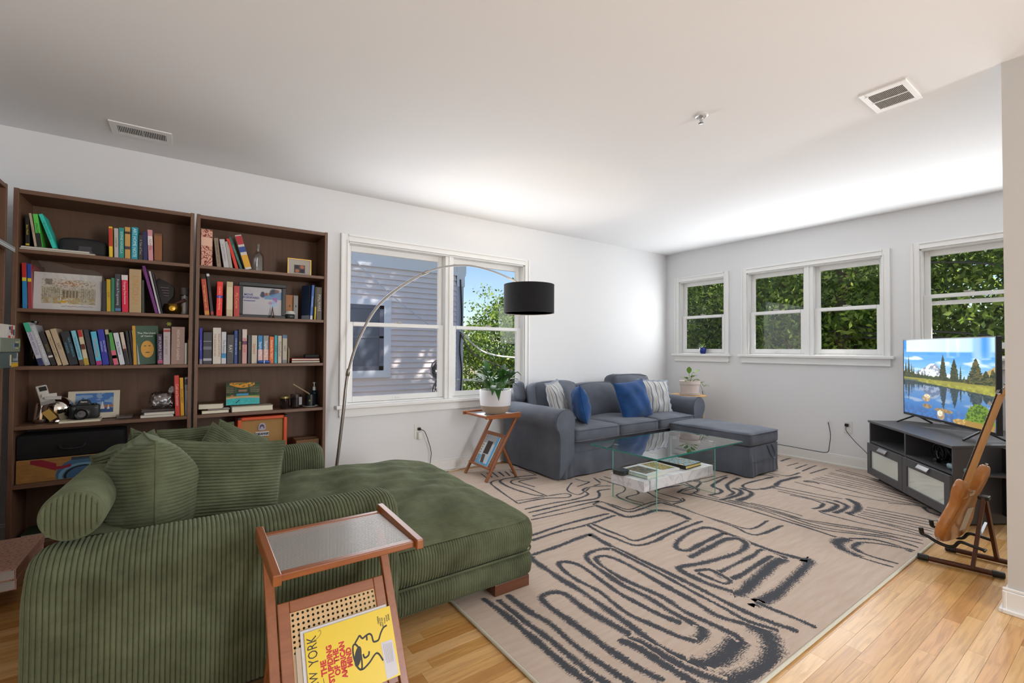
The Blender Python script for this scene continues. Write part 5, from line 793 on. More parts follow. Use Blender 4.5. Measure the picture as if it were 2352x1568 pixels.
# right bookcase pieces
o = thing('glass_bottle', 'empty clear glass bottle on the top right shelf', 'bottle', (.395, 3.64, 1.6985)); m = MB(); m.lathe([(.032, 0), (.036, .004), (.036, .1), (.032, .12), (.015, .14), (.011, .15), (.011, .182), (.015, .184), (.015, .195), (.009, .195), (.009, .15), (.013, .138), (.03, .117), (.033, .1), (.033, .008), (0, .006)], (.395, 3.64, 1.6985), 28); m.build('bottle', glass((.93, .94, .95), .12, 'bottle_glass'), o, smooth=True)
def truf(u, v):
    c = np.ones((*u.shape, 3)) * np.array((.7, .67, .63)); c = mixc(c, ((u > .26) & (u < .76) & (v > .14) & (v < .66)), '4a4148')
    for k, (a, b_, col) in enumerate(((.38, .52, '2a272c'), (.62, .53, 'b06a4a'), (.4, .27, 'b5704c'), (.63, .28, '26242a'))): c = mixc(c, ((u - a) ** 2 / .009 + (v - b_) ** 2 / .012 < 1), col)
    return c
o = thing('framed_picture', 'small gold framed picture of four rounds on the top right shelf', 'frame', (.66, 3.66, 1.6985)); m = MB()
for a in ((.58, .738, 1.6985, 1.7025), (.58, .738, 1.8165, 1.8205), (.58, .584, 1.7025, 1.8165), (.734, .738, 1.7025, 1.8165)): m.box(a[0], a[1], 3.625, 3.637, a[2], a[3])
m.build('frame', M('c9a045', .3, .7, name='gold'), o); picture('picture', (.584, 3.631, 1.7025), (1, 0, 0), (0, 0, 1), .15, .114, 60, 46, truf, cmat('print', 0, .5), o); m = MB(); m.box(.584, .734, 3.632, 3.636, 1.7025, 1.8165); m.build('backing', M('8a7a5a', .8, name='card'), o)
def cert(u, v):
    c = np.ones((*u.shape, 3)) * np.array((.70, .69, .71)); n = noise2(u, v, 9, 5)
    for (x0, y0, s_, col) in ((.5, .8, .05, '1c2230'), (.5, .72, .07, '232c48'), (.6, .76, .06, '7a4a3a'), (.67, .77, .05, 'b57a4a'), (.78, .86, .1, '1d2436'), (.87, .88, .07, '6a4a40'), (.74, .78, .08, '28304e')): c = mixc(c, np.clip(1.3 - ((u - x0) ** 2 + (v - y0) ** 2 * .7) / s_ ** 2, 0, 1), col)
    c = mixc(c, ((v < .72 + (u - .6) * .4) & (v > .58) & (u > .55)) * .8, '4f7fae'); c = mixc(c, ((u > .76) & (u < .88) & (v > .38 + (u - .76)) & (v < .66)) * .9, '94569c'); c = mixc(c, (np.abs(u - .78) + np.abs(v - .42) * .8 < .12) * .8, '8fb0d0'); c = mixc(c, (np.abs(u - .7) + np.abs(v - .45) < .07) * .8, 'a07a94')
    c = mixc(c, ((u > .02) & (u < .31) & (np.abs(v - .5) < .018)), '4a4f86'); ln = (np.sin(v * 110) > .5) & (v < .38) & (u > .03) & (u < .94); c = mixc(c, ln * .12, '88868a'); ln = (np.sin(v * 90) > .3) & (v > .74) & (v < .96) & (u < .24) & (n > .45); return mixc(c, ln * .3, '55607a')
o = thing('framed_picture', 'black framed certificate standing in the right bookcase', 'frame', (.42, 3.7, 1.3785)); x0, x1, z0, z1 = .278, .57, 1.3785, 1.622; m = MB()
for a in ((x0, x1, z0, z0 + .022), (x0, x1, z1 - .026, z1), (x0, x0 + .026, z0 + .022, z1 - .026), (x1 - .026, x1, z0 + .022, z1 - .026)): m.box(a[0], a[1], 3.612, 3.634, a[2], a[3])
m.build('frame', M('1b1d21', .45, name='black_frame'), o, bevel=.003); picture('certificate', (x0 + .026, 3.625, z0 + .022), (1, 0, 0), (0, 0, 1), .24, .19, 150, 120, cert, cmat('print', 0, .3), o); m = MB(); m.box(x0 + .02, x1 - .02, 3.626, 3.632, z0 + .02, z1 - .02); m.build('backing', M('111111', .8, name='card'), o)
text('MOVE', .02, o, frame((-.082, -.0765, .158), (1, 0, 0), (0, 0, 1)), M('3a4484', .5, name='ink'), bold=.0006); text('FORWARD', .02, o, frame((-.066, -.0765, .138), (1, 0, 0), (0, 0, 1)), M('3a4484', .5, name='ink'), bold=.0006)
o = thing('figurine', 'tiny brown lattice tower figurine before the black framed certificate', 'figurine', (.482, 3.592, 1.3785)); m = MB()
for sx in (-1, 1):
    for sy in (-1, 1): m.tube([(.482 + sx * .014, 3.592 + sy * .012, 1.3785), (.482 + sx * .006, 3.592 + sy * .006, 1.405), (.482 + sx * .002, 3.592 + sy * .002, 1.44), (.482, 3.592, 1.462)], [.003, .0025, .002, .001], 6)
m.box(.472, .492, 3.584, 3.6, 1.396, 1.4); m.box(.477, .487, 3.588, 3.596, 1.418, 1.421); m.build('tower', M('5a4638', .4, .3, name='bronze'), o)
slabs = [('book', 'orange brown book standing face out beside the certificate', .576, .63, 3.66, 3.675, 1.3785, 1.556, 'a86a30'), ('book', 'pale grey book standing face out beside the certificate', .625, .655, 3.64, 3.655, 1.3785, 1.553, '8d8a8a')]
for nm, lab, x0, x1, y0, y1, z0, z1, col in slabs:
    m = MB(); m.box(x0, x1, y0, y1, z0, z1); o = thing(nm, lab, 'book', (x0, y0, z0)); m.build('cover', M(col, .5, name='book_cover', var=.12), o, bevel=.001, seg=1); m = MB(); m.box(x0 + .002, x1 - .002, y0 + .003, y1 - .003, z1 - .001, z1 + .0004); m.build('pages', pagem, o)
    m = MB(); m.box((x0 + x1) / 2 - .004, (x0 + x1) / 2 + .004, y0 - .0008, y0 + .0003, z0 + .09, z0 + .105); m.build('emblem', M('4a3a30', .5, name='ink'), o)
o = thing('candle_jar', 'squat glass jar with a white lid in the right bookcase', 'jar', (.598, 3.61, 1.3785)); m = MB(); m.lathe([(.026, 0), (.03, .006), (.03, .026), (.026, .034), (0, .034)], (.598, 3.61, 1.3785), 24); m.build('glass', M('2b3030', .1, name='dark_glass'), o, smooth=True); m = MB(); m.lathe([(.036, .034), (.036, .04), (.03, .046), (.029, .056), (0, .058)], (.598, 3.61, 1.3785), 24); m.build('lid', M('c8c6c0', .5, name='white_lid'), o, smooth=True)
o = thing('book', 'large dark blue textbook showing its cover beside the blue spine', 'book', (.69, 3.6, 1.3785)); m = MB(); m.prism([(.683, 3.66), (.72, 3.578), (.722, 3.579), (.7, 3.665)], 1.3785, 1.63); m.build('cover', M('22344f', .5, name='book_cover', var=.2), o); m = MB(); m.prism([(.6822, 3.6595), (.7192, 3.5775), (.7196, 3.5777), (.6826, 3.6597)], 1.379, 1.41); m.build('pale_foot', M('97a0ac', .5, name='book_cover'), o)
o = thing('wooden_paddle', 'thin rounded wooden slat standing at the end of the paperback row', 'ornament', (.59, 3.61, 1.0645)); m = MB(); m.plate([(-.05, 0), (.05, 0), (.05, .08), (.04, .105), (.0, .117), (-.04, .105), (-.05, .08)], (.594, 3.64, 1.0645), (0, 1, 0), (0, 0, 1), -.008); m.build('slat', M('a08a68', .6, name='pale_wood'), o, bevel=.002)
o = thing('glasses_case', 'small glossy blue glasses case lying before the paperbacks', 'case', (.43, 3.556, 1.0645)); m = softbox(.04, .011, .0105, .009, (10, 4, 4)); place(m, (.43, 3.5585, 1.0755)); m.build('shell', M('2c4f96', .15, name='gloss_blue'), o, smooth=True); m = MB(); m.box(.428, .432, 3.5475, 3.57, 1.065, 1.087); m.build('hinge', M('8fa5c8', .3, .5, name='silver_band'), o)
o = thing('pouch', 'flat black pouch on the red paperback', 'pouch', (.75, 3.64, 1.0975)); m = softbox(.05, .035, .0135, .008, (8, 6, 4)); place(m, (.75, 3.635, 1.1115)); m.build('pouch', M('121215', .7, name='black_fabric'), o, smooth=True); m = MB(); m.tube([(.705, 3.601, 1.118), (.795, 3.601, 1.118)], .0015, 6); m.build('zip', M('3a3a3c', .4, name='zip'), o)
def pool(u, v):
    n = noise2(u, v, 16, 6); n2 = noise2(u, v, 40, 8, 2); c = np.ones((*u.shape, 3)) * np.array((.12, .2, .1)); c = mixc(c, (v > .86 - .1 * np.cos((u - .5) * 5)) * (u > .1) * (u < .85), 'd8901c'); c = mixc(c, (n > .55) * (v > .45) * .8, '33512c'); c = mixc(c, ((u < .22) | (u > .72)) * (v > .52) * (v < .8) * (np.sin(v * 80) > 0) * .7, '9a7a5e'); c = mixc(c, ((u > .36) & (u < .62) & (v > .58) & (v < .68)), '8a6a55'); c = mixc(c, ((u > .3) & (u < .66) & (v > .4) & (v < .5)), '3a8fc0')
    c = mixc(c, (v < .42) * (v > .3), '5f7f35'); c = mixc(c, (np.abs(v - .3 - .04 * np.sin(u * 3)) < .035), 'c99a6a'); c = mixc(c, v < .27 + .04 * np.sin(u * 3), '2ba3a3'); c = mixc(c, (v < .27) * (n2 > .6) * .5, '5fc4c0'); c = mixc(c, (np.abs(u - .33 - (v - .14) * .8) < .02) & (v > .08) & (v < .22), '1a1c20'); return mixc(c, ((u - .17) ** 2 + (v - .4) ** 2 < .002), 'c06a3a')
o = thing('canvas_painting', 'small painting of a turquoise pool leaning in the right bookcase', 'painting', (.315, 3.66, .776)); m = MB(); m.obox((.316, 3.6465, .858), (1, 0, 0), (0, 1, -.14), (0, .14, 1), (.1, .006, .076)); m.build('canvas', M('3a4a2a', .7, name='canvas_edge'), o); picture('paint', (.217, 3.628, .7835), (1, 0, 0), (0, .14, 1), .198, .15, 130, 96, pool, cmat('print', 0, .5), o)
o = thing('candle_jar', 'dark candle jar with a gold lid on the fourth right shelf', 'jar', (.572, 3.62, .7405)); m = MB(); m.lathe([(.028, 0), (.031, .004), (.031, .07), (.029, .072), (0, .072)], (.572, 3.62, .7405), 24); m.build('jar', M('241a18', .08, name='amber_glass'), o, smooth=True); m = MB(); m.lathe([(.031, .0725), (.031, .085), (0, .086)], (.572, 3.62, .7405), 24); m.build('lid', M('9a8a58', .35, .7, name='brass_lid'), o, smooth=True)
o = thing('candle_jar', 'smoky clear glass tumbler candle between the dark jar and the black pot', 'jar', (.644, 3.615, .7405)); m = MB(); m.lathe([(.034, 0), (.036, .004), (.037, .1), (.034, .1), (.033, .01), (0, .008)], (.644, 3.615, .7405), 24); m.build('glass', glass((.72, .7, .72), .15, 'smoke_glass'), o, smooth=True); m = MB(); m.lathe([(.0, .01), (.0325, .01), (.0325, .07), (0, .07)], (.644, 3.615, .7405), 22); m.build('wax', M('4a4046', .6, name='dark_wax'), o, smooth=True); m = MB(); m.box(.658, .678, 3.576, 3.58, .765, .82); m.build('label_patch', M('8f8c92', .5, name='paper_label'), o)
o = thing('saucer', 'white saucer under the black pot', 'saucer', (.742, 3.62, .7405)); m = MB(); m.lathe([(.025, 0), (.05, .006), (.054, .011), (.05, .009), (.0, .005)], (.742, 3.62, .7405), 28); m.build('dish', M('d5d3d0', .25, name='white_china'), o, smooth=True)
o = thing('plant_pot', 'black pot with a yellow mark holding sticks on a white saucer', 'pot', (.742, 3.62, .747)); m = MB(); m.lathe([(.032, 0), (.035, .003), (.036, .086), (.033, .086), (.032, .02), (0, .02)], (.742, 3.62, .747), 26); m.build('pot', M('15171a', .35, name='black_ceramic'), o, smooth=True); m = MB()
for k in range(7): a = k * .9; m.plate([(0, 0), (.004, .003), (.009, 0), (.004, -.003)], (.732, 3.5835, .79), (math.cos(a), 0, math.sin(a)), (-math.sin(a), 0, math.cos(a)), .0005)
m.build('mark', M('7d7a2a', .5, name='ink'), o)
o = thing('wooden_stick', 'pale wooden stick leaning out of the black pot', 'stick', (.73, 3.62, .8)); m = MB(); m.tube([(.755, 3.625, .77), (.733, 3.62, .838), (.622, 3.6, .912)], .0045, 8); m.v = m.v; m.build('stick', M('a08c6a', .6, name='pale_wood'), o, smooth=True)
o = thing('pen', 'dark pen standing in the black pot', 'pen', (.745, 3.63, .8)); m = MB(); m.tube([(.75, 3.63, .77), (.738, 3.635, .88)], .004, 8); m.build('barrel', bkp, o, smooth=True)
o = thing('pump_bottle', 'small teal bottle with a white pump behind the black pot', 'bottle', (.782, 3.68, .7405)); m = MB(); m.lathe([(.02, 0), (.022, .004), (.022, .1), (.01, .115), (0, .115)], (.782, 3.68, .7405), 20); m.build('bottle', M('123038', .2, name='teal_plastic'), o, smooth=True); m = MB(); m.lathe([(.011, .115), (.011, .14), (.004, .143), (.004, .165), (.009, .167), (.009, .175), (0, .176)], (.782, 3.68, .7405), 16); m.tube([(.782, 3.68, .911), (.77, 3.66, .911)], .003, 6); m.build('pump', M('d2d2d2', .4, name='white_pump'), o, smooth=True)
# amplifier
orm = M('cf4a10', .45, name='orange_vinyl', bmp=.15); o = thing('guitar_amp', 'orange guitar amplifier with tan grille cloth in the right bookcase', 'amplifier', (.432, 3.66, .4245)); x0, x1, z0, z1, y0, y1 = .281, .583, .43, .7, 3.575, 3.78
for nm, a in (('side_board', (x0, x0 + .022, y0, y1, z0, z1)), ('side_board', (x1 - .022, x1, y0, y1, z0, z1)), ('top_board', (x0 + .022, x1 - .022, y0, y1, z1 - .022, z1)), ('bottom_board', (x0 + .022, x1 - .022, y0, y1, z0, z0 + .022))): m = MB(); m.box(*a); m.build(nm, orm, o, bevel=.004)
grl, t, b = _nt('grille_cloth'); tc = node(t, 'ShaderNodeTexCoord'); w1 = node(t, 'ShaderNodeTexChecker'); w1.inputs[3].default_value = 380; w1.inputs[1].default_value = (*lin('b98f58'), 1); w1.inputs[2].default_value = (*lin('8d6a3e'), 1); t.links.new(tc.outputs['Object'], w1.inputs[0]); t.links.new(w1.outputs[0], b.inputs['Base Color']); b.inputs['Roughness'].default_value = .9
m = MB(); m.box(x0 + .022, x1 - .022, y0 + .022, y0 + .03, z0 + .022, z1 - .022); m.build('grille_cloth', grl, o); m = MB(); m.box(x0 + .022, x1 - .022, y1 - .01, y1, z0 + .022, z1 - .022); m.build('back_board', bkp, o)
for xx in (x0, x1 - .018):
    for zz in (z1 - .016, z0 - .002): m = MB(); m.box(xx - .002, xx + .02, y0 - .003, y0 + .03, zz, zz + .018); m.build('corner_guard', bkp, o, bevel=.005)
m = MB(); m.box(.388, .47, y0 + .014, y0 + .022, .562, .594); bd = m.build('name_badge', M('bdb9c0', .4, name='badge_white'), o, bevel=.002); text('ORANGE', .02, bd, frame((-.003, y0 + .0135 - 3.66, .578 - .4245), (1, 0, 0), (0, 0, 1)), M('14151c', .4, name='ink'), bold=.0012, sx=.95)
m = MB(); m.plate([(-.024, -.02), (-.022, .01), (-.012, .024), (.012, .024), (.022, .01), (.024, -.02), (.01, -.027), (-.01, -.027)], (.428, y0 + .022, .628), (1, 0, 0), (0, 0, 1), .006); cr_ = m.build('crest', M('a59aa8', .4, name='badge_white'), o, bevel=.002)
m = MB(); m.plate([(-.015, -.014), (-.013, .008), (-.004, .016), (.004, .016), (.013, .008), (.015, -.014), (.009, -.012), (.007, .0), (-.007, 0), (-.009, -.012)], (.428, y0 + .0155, .628), (1, 0, 0), (0, 0, 1), .0008); m.build('crest_mark', M('4a3a4c', .5, name='ink'), cr_)
o = thing('cardboard_box', 'brown cardboard box behind the sofa arm in the right bookcase', 'box', (.725, 3.68, .4245)); m = MB(); m.box(.648, .805, 3.6, 3.78, .4245, .505); m.build('carton', M('7a5a3c', .8, name='cardboard'), o, bevel=.003); m = MB(); m.box(.648, .805, 3.675, 3.7, .5052, .506); m.build('tape', M('9a7a50', .3, name='tape'), o)

# ------------------------------------------------------------------ green corduroy chaise
cord, t, b = _nt('green_corduroy'); tc = node(t, 'ShaderNodeTexCoord'); nz = node(t, 'ShaderNodeTexNoise'); nz.inputs['Scale'].default_value = 7; nz.inputs['Detail'].default_value = 5; nz.inputs['Roughness'].default_value = .65
t.links.new(tc.outputs['Object'], nz.inputs['Vector']); cr = node(t, 'ShaderNodeValToRGB'); cr.color_ramp.elements[0].position = .32; cr.color_ramp.elements[1].position = .7
cr.color_ramp.elements[0].color = (*lin('484c38'), 1); cr.color_ramp.elements[1].color = (*lin('646a51'), 1); t.links.new(nz.outputs[0], cr.inputs[0]); t.links.new(cr.outputs[0], b.inputs['Base Color'])
b.inputs['Roughness'].default_value = .85; b.inputs['Specular IOR Level'].default_value = .15; b.inputs['Sheen Weight'].default_value = .35; b.inputs['Sheen Roughness'].default_value = .35; b.inputs['Sheen Tint'].default_value = (*lin('b9c8a8'), 1)
n2 = node(t, 'ShaderNodeTexNoise'); n2.inputs['Scale'].default_value = 500; t.links.new(tc.outputs['Object'], n2.inputs['Vector']); bump(t, b, n2.outputs[0], .25, .002)
WP, WD = .0125, .0058
def rib(s): f = np.mod(np.asarray(s) / WP, 1.); return WD * (np.sqrt(np.clip(1 - (2 * f - 1) ** 2, 0, 1)) - 1)
def ribsamples(L, k=7):
    n = max(1, round(L / WP)); s = []
    for i in range(n): s += [i + .5 - .5 * math.cos(math.pi * q / k) for q in range(k)]
    return np.array(s + [n]) * (L / n), L / n
def sweep(path, nrm, S, prof, pitch):
    """prof: list of (out, z, no, nz); path points, outward normals (2D) and arc length -> ribs run along the profile"""
    f = np.mod(S / pitch, 1.); f[-1] = 0; d = WD * (np.sqrt(np.clip(1 - (2 * f - 1) ** 2, 0, 1)) - 1)
    P = np.zeros((len(path), len(prof), 3))
    for j, (o, z, no, nz_) in enumerate(prof):
        P[:, j, 0] = path[:, 0] + nrm[:, 0] * (o + d * no); P[:, j, 1] = path[:, 1] + nrm[:, 1] * (o + d * no); P[:, j, 2] = z + d * nz_
    return P
def with_normals(pr):
    out = []
    for i, (o, z) in enumerate(pr):
        a = pr[max(0, i - 1)]; c = pr[min(len(pr) - 1, i + 1)]; dx, dz = c[0] - a[0], c[1] - a[1]; L = math.hypot(dx, dz) or 1; out.append((o, z, dz / L, -dx / L))
    return out
sofa = thing('chaise_lounge', 'deep olive green corduroy chaise in front of the bookcases', 'sofa', (.4, 2.45, 0))
AX0, AX1 = -.37, .715
def arm(y0, y1, ztop, name):
    w = y1 - y0; r = .1; pr = []
    for k in range(9): pr.append((0, .09 + (ztop - r - .09) * k / 8))
    for k in range(1, 10): a = k * math.pi / 2 / 9; pr.append((-(r - r * math.cos(a)), ztop - r + r * math.sin(a)))
    for k in range(1, 4): pr.append((-r - (w - 2 * r) * k / 4, ztop))
    for k in range(0, 10): a = math.pi / 2 - k * math.pi / 2 / 9; pr.append((-(w - r) - r * math.cos(a), ztop - r + r * math.sin(a)))
    for k in range(1, 7): pr.append((-w, ztop - r - (ztop - r - .2) * k / 6))
    prn = with_normals(pr); S, pt = ribsamples(AX1 - AX0 - .03)
    path = np.stack([AX0 + .015 + S, np.full_like(S, y0)], 1); nr = np.tile(np.array([[0, -1.]]), (len(S), 1)); P = sweep(path, nr, S, prn, pt)
    cy = (y0 + y1) / 2; R = .06
    for i in range(len(S)):
        for e in (S[-1] - S[i], S[i]):
            if e < R:
                k = R - math.sqrt(max(0, R * R - (R - e) ** 2)); sc = 1 - k / (w / 2) * .9
                P[i, :, 1] = cy + (P[i, :, 1] - cy) * sc; P[i, :, 2] = np.where(P[i, :, 2] > .4, P[i, :, 2] - k * .8 * np.clip((P[i, :, 2] - .4) / .12, 0, 1), P[i, :, 2])
    m = MB(); m.grid(P)
    for end, sg in ((P[-1], 1), (P[0], -1)):
        c = end.mean(0); G = np.stack([c + (end - c) * s + np.array((sg * .012 * (1 - s * s), 0, 0)) for s in (1, .85, .6, .3, .02)]); m.grid(G if sg > 0 else G[:, ::-1])
    return m.build(name, cord, sofa, smooth=True, sharp=80)
arm(1.72, 1.965, .598, 'arm'); 
m_ = arm(2.945, 3.19, .58, 'arm')
S, pt = ribsamples(.98); pr = [(0, .1), (0, .3), (0, .48), (-.02, .54), (-.06, .575), (-.13, .58), (-.2, .56), (-.25, .5), (-.26, .42), (-.26, .3)]
path = np.stack([np.full_like(S, AX0 + .02), 1.965 + S], 1); nr = np.tile(np.array([[-1., 0]]), (len(S), 1)); m = MB(); m.grid(sweep(path, nr, S, with_normals(pr), pt)[:, ::-1]); m.build('back', cord, sofa, smooth=True, sharp=80)
m = MB(); m.box(AX0 + .02, .7, 1.76, 3.15, .06, .12); m.build('underframe', M('26231c', .9, name='dark_lining'), sofa)
def ring(x0, x1, y0, y1, r, close=False):
    pts = []; nr = []
    def seg(a, b, n_):
        L = math.hypot(b[0] - a[0], b[1] - a[1]); k = max(2, int(L / (WP / 8)))
        for i in range(k): pts.append((a[0] + (b[0] - a[0]) * i / k, a[1] + (b[1] - a[1]) * i / k)); nr.append(n_)
    def arc(c, a0, a1):
        k = int(abs(a1 - a0) * r / (WP / 8))
        for i in range(k): a = a0 + (a1 - a0) * i / k; pts.append((c[0] + r * math.cos(a), c[1] + r * math.sin(a))); nr.append((math.cos(a), math.sin(a)))
    seg((x0, y0), (x1 - r, y0), (0, -1)); arc((x1 - r, y0 + r), -math.pi / 2, 0); seg((x1, y0 + r), (x1, y1 - r), (1, 0)); arc((x1 - r, y1 - r), 0, math.pi / 2); seg((x1 - r, y1), (x0, y1), (0, 1))
    p = np.array(pts); s = np.concatenate([[0], np.cumsum(np.linalg.norm(np.diff(p, axis=0), axis=1))]); return p, np.array(nr), s
p, nr, s = ring(.66, 1.415, 1.79, 3.14, .06)
m = MB(); m.grid(sweep(p, nr, s, with_normals([(-.06, .062), (-.02, .066), (0, .085), (.004, .12), (0, .16), (-.02, .182), (-.06, .188)]), WP)); m.build('base', cord, sofa, smooth=True, sharp=80)
p, nr, s = ring(.69, 1.42, 1.785, 3.145, .09)
m = MB(); m.grid(sweep(p, nr, s, with_normals([(-.08, .186), (-.03, .188), (-.004, .198), (.008, .225), (.012, .265), (.008, .305), (-.004, .328), (-.014, .337), (-.03, .338)]), WP)); m.build('seat_side', cord, sofa, smooth=True, sharp=80)
m = MB(); m.tube([(a[0] + b_[0] * .002, a[1] + b_[1] * .002, .1925) for a, b_ in zip(p[::6], nr[::6])], .005, 6); m.build('piping', cord, sofa, smooth=True)
# seat top: ribs run along the length of the chaise
def seat_z(x, y):
    fy = np.clip(1 - np.abs((y - 2.465) / .6675) ** 3.2, 0, 1) ** .55; fx = np.clip(1 - np.abs((x - .62) / .7875) ** 3.6, 0, 1) ** .55
    z = .336 + (.105 + .03 * np.clip((y - 2.3) / .6, 0, 1)) * fx * fy; z = z + .007 * np.sin(x * 9 + y * 5) * fx * fy + .006 * np.sin(x * 23 - y * 13 + np.sin(y * 7) * 2) * fx * fy + .004 * np.sin(x * 4 + y * 41) * fx * fy; return z
ys, pt = ribsamples(1.334, 6); ys = ys + 1.798; xs = np.linspace(-.12, 1.407, 90); X_, Y_ = np.meshgrid(xs, ys, indexing='ij'); f = np.mod((Y_ - 1.785 + .006 * np.sin(X_ * 5)) / pt, 1)
Z_ = seat_z(X_, Y_) + WD * .9 * (np.sqrt(np.clip(1 - (2 * f - 1) ** 2, 0, 1)) - 1)
rc = .09; cx = np.clip(X_, None, 1.407 - rc); cy = np.clip(Y_, 1.798 + rc, 3.132 - rc); dx = X_ - cx; dy = Y_ - cy; dd = np.maximum(np.abs(dx), np.abs(dy)); L = np.sqrt(dx * dx + dy * dy) + 1e-9; k = np.where(L > 1e-6, dd / L, 1); mask = (np.abs(dx) > 1e-6) & (np.abs(dy) > 1e-6); X2 = np.where(mask, cx + dx * k, X_); Y2 = np.where(mask, cy + dy * k, Y_)
m = MB(); m.grid(np.stack([X2, Y2, Z_], -1)); m.build('seat_top', cord, sofa, smooth=True, sharp=80)
for x, y in ((1.29, 1.86), (1.29, 3.07), (-.25, 1.83), (-.25, 3.08)):
    m = MB(); m.box(x - .1, x + .1, y - .05, y + .05, .0125 if x > 1 else 0, .066); m.build('foot', wood('55301f', '6d4028', 'x', .4, 1, 'brown_foot'), sofa, bevel=.003)
# bolster on the back
bo = thing('bolster_cushion', 'long round olive corduroy bolster lying along the back of the chaise', 'cushion', (-.245, 2.4, .72)); S, pt = ribsamples(1.22, 6); R0 = .074
th = np.linspace(0, 2 * math.pi, 49)[:-1]; f = np.mod(S / pt, 1); f[-1] = 0; d = WD * .8 * (np.sqrt(np.clip(1 - (2 * f - 1) ** 2, 0, 1)) - 1); rr_ = R0 + d - .008 * (np.clip(1 - S / .03, 0, 1) ** 2 + np.clip(1 - (S[-1] - S) / .03, 0, 1) ** 2)
def bol(dx, y, dz): return np.stack([-.262 + dx, y, .69 - .06 * (y - 1.79) + dz], -1)
P = bol(rr_[:, None] * np.cos(th), np.repeat(1.79 + S[:, None], 48, 1), rr_[:, None] * np.sin(th)); m = MB(); m.grid(P, True); m.build('roll', cord, bo, smooth=True, sharp=80)
S, pt = ribsamples(2 * (R0 - .008), 8); u = S - (R0 - .008); vv = np.linspace(-1, 1, 25); f = np.mod(S / pt, 1); f[-1] = 0; d = WD * (np.sqrt(np.clip(1 - (2 * f - 1) ** 2, 0, 1)) - 1); rc_ = R0 - .007
for y, sg in ((1.79, -1), (3.01, 1)):
    hz_ = np.sqrt(np.clip(rc_ ** 2 - u ** 2, 0, 1)); rad = np.sqrt(u[:, None] ** 2 + (hz_[:, None] * vv) ** 2) / rc_; P = bol(np.repeat(u[:, None], 25, 1), y + sg * (.016 * (1 - rad ** 2) + d[:, None]), hz_[:, None] * vv); m = MB(); m.grid(P if sg > 0 else P[:, ::-1]); m.build('end_panel', cord, bo, smooth=True, sharp=80)
def pillow_mesh(w, h, T, ribs=True, pin=.05, nu=40, seed=0, across=False):
    if ribs: S, pt = ribsamples(h, 6); v = S / h * 2 - 1; f = np.mod(S / pt, 1); f[-1] = 0; d = WD * (np.sqrt(np.clip(1 - (2 * f - 1) ** 2, 0, 1)) - 1)
    else: v = np.sin(np.linspace(-1, 1, 44) * math.pi / 2); d = v * 0
    u = np.sin(np.linspace(-1, 1, nu) * math.pi / 2); U, V = np.meshgrid(u, v, indexing='ij'); rs = random.Random(seed); ph = [rs.uniform(0, 6) for _ in range(4)]
    X = w / 2 * U * (1 - pin * (1 - V ** 2)); Z = h / 2 * V * (1 - pin * (1 - U ** 2)); th = T / 2 * (np.clip(1 - np.abs(U) ** 2.6, 0, 1) * np.clip(1 - np.abs(V) ** 2.6, 0, 1)) ** .55
    wr = .006 * np.sin(U * 7 + V * 3 + ph[0]) * (th / (T / 2)) + .005 * np.sin(V * 9 - U * 5 + ph[1]) * (th / (T / 2))
    m = MB()
    for sg in (-1, 1):
        Y = sg * (th + d[None, :] * np.clip(th / .01, 0, 1)) + wr; P = np.stack([X, Y, Z], -1); m.grid(P if sg > 0 else P[:, ::-1])
    return m
def cushion(label, loc, ang, lean, roll, w, h, T, mat=cord, ribs=True, seed=0, name='throw_cushion', group='olive corduroy cushions on the chaise', seam=True):
    """ang: heading of the face normal in plan (0 = towards -y); lean: tips the top backwards"""
    o = thing(name, label, 'cushion', loc, 0, group); Mx = Matrix.Rotation(ang, 4, 'Z') @ Matrix.Rotation(-lean, 4, 'X') @ Matrix.Rotation(roll, 4, 'Y'); m = pillow_mesh(w, h, T, ribs, seed=seed); m.xf(Mx); m.build('cover', mat, o, smooth=True, sharp=80, local=True)
    if seam:
        pin = .05; E = [(w / 2 * a * (1 - pin * (1 - b_ * b_)), 0, h / 2 * b_ * (1 - pin * (1 - a * a))) for a, b_ in [(-1 + i / 10, -1) for i in range(20)] + [(1, -1 + i / 10) for i in range(20)] + [(1 - i / 10, 1) for i in range(20)] + [(-1, 1 - i / 10) for i in range(21)]]
        m = MB(); m.tube(E, .004, 6); m.xf(Mx); m.build('seam', mat, o, smooth=True, local=True)
    return o
cushion('plump olive cushion with its side seam to the viewer, beside the bolster', (-.11, 2.2, .615), math.pi / 2 + .14, .0, .06, .42, .44, .3, seed=1)
cushion('broad olive cushion facing the viewer, largest on the chaise', (.135, 2.2, .6), .12, .2, .13, .42, .38, .17, seed=2)
cushion('dark olive cushion tucked behind the plump one', (-.16, 2.47, .585), math.pi / 2 - .5, .2, -.1, .37, .4, .2, seed=3)
cushion('olive cushion furthest back against the bolster', (-.13, 2.72, .59), math.pi / 2 - .2, .22, .35, .34, .36, .16, seed=4)
cushion('olive cushion with a left corner showing near the far arm', (.06, 2.84, .585), .3, .22, .0, .34, .37, .13, seed=5)
cushion('pale lit olive cushion standing on its corner', (.155, 2.68, .575), .5, .3, .72, .33, .33, .13, seed=6)
cushion('pale lit olive cushion furthest right, leaning to the far arm', (.235, 2.81, .58), .75, .3, .5, .33, .34, .13, seed=7)

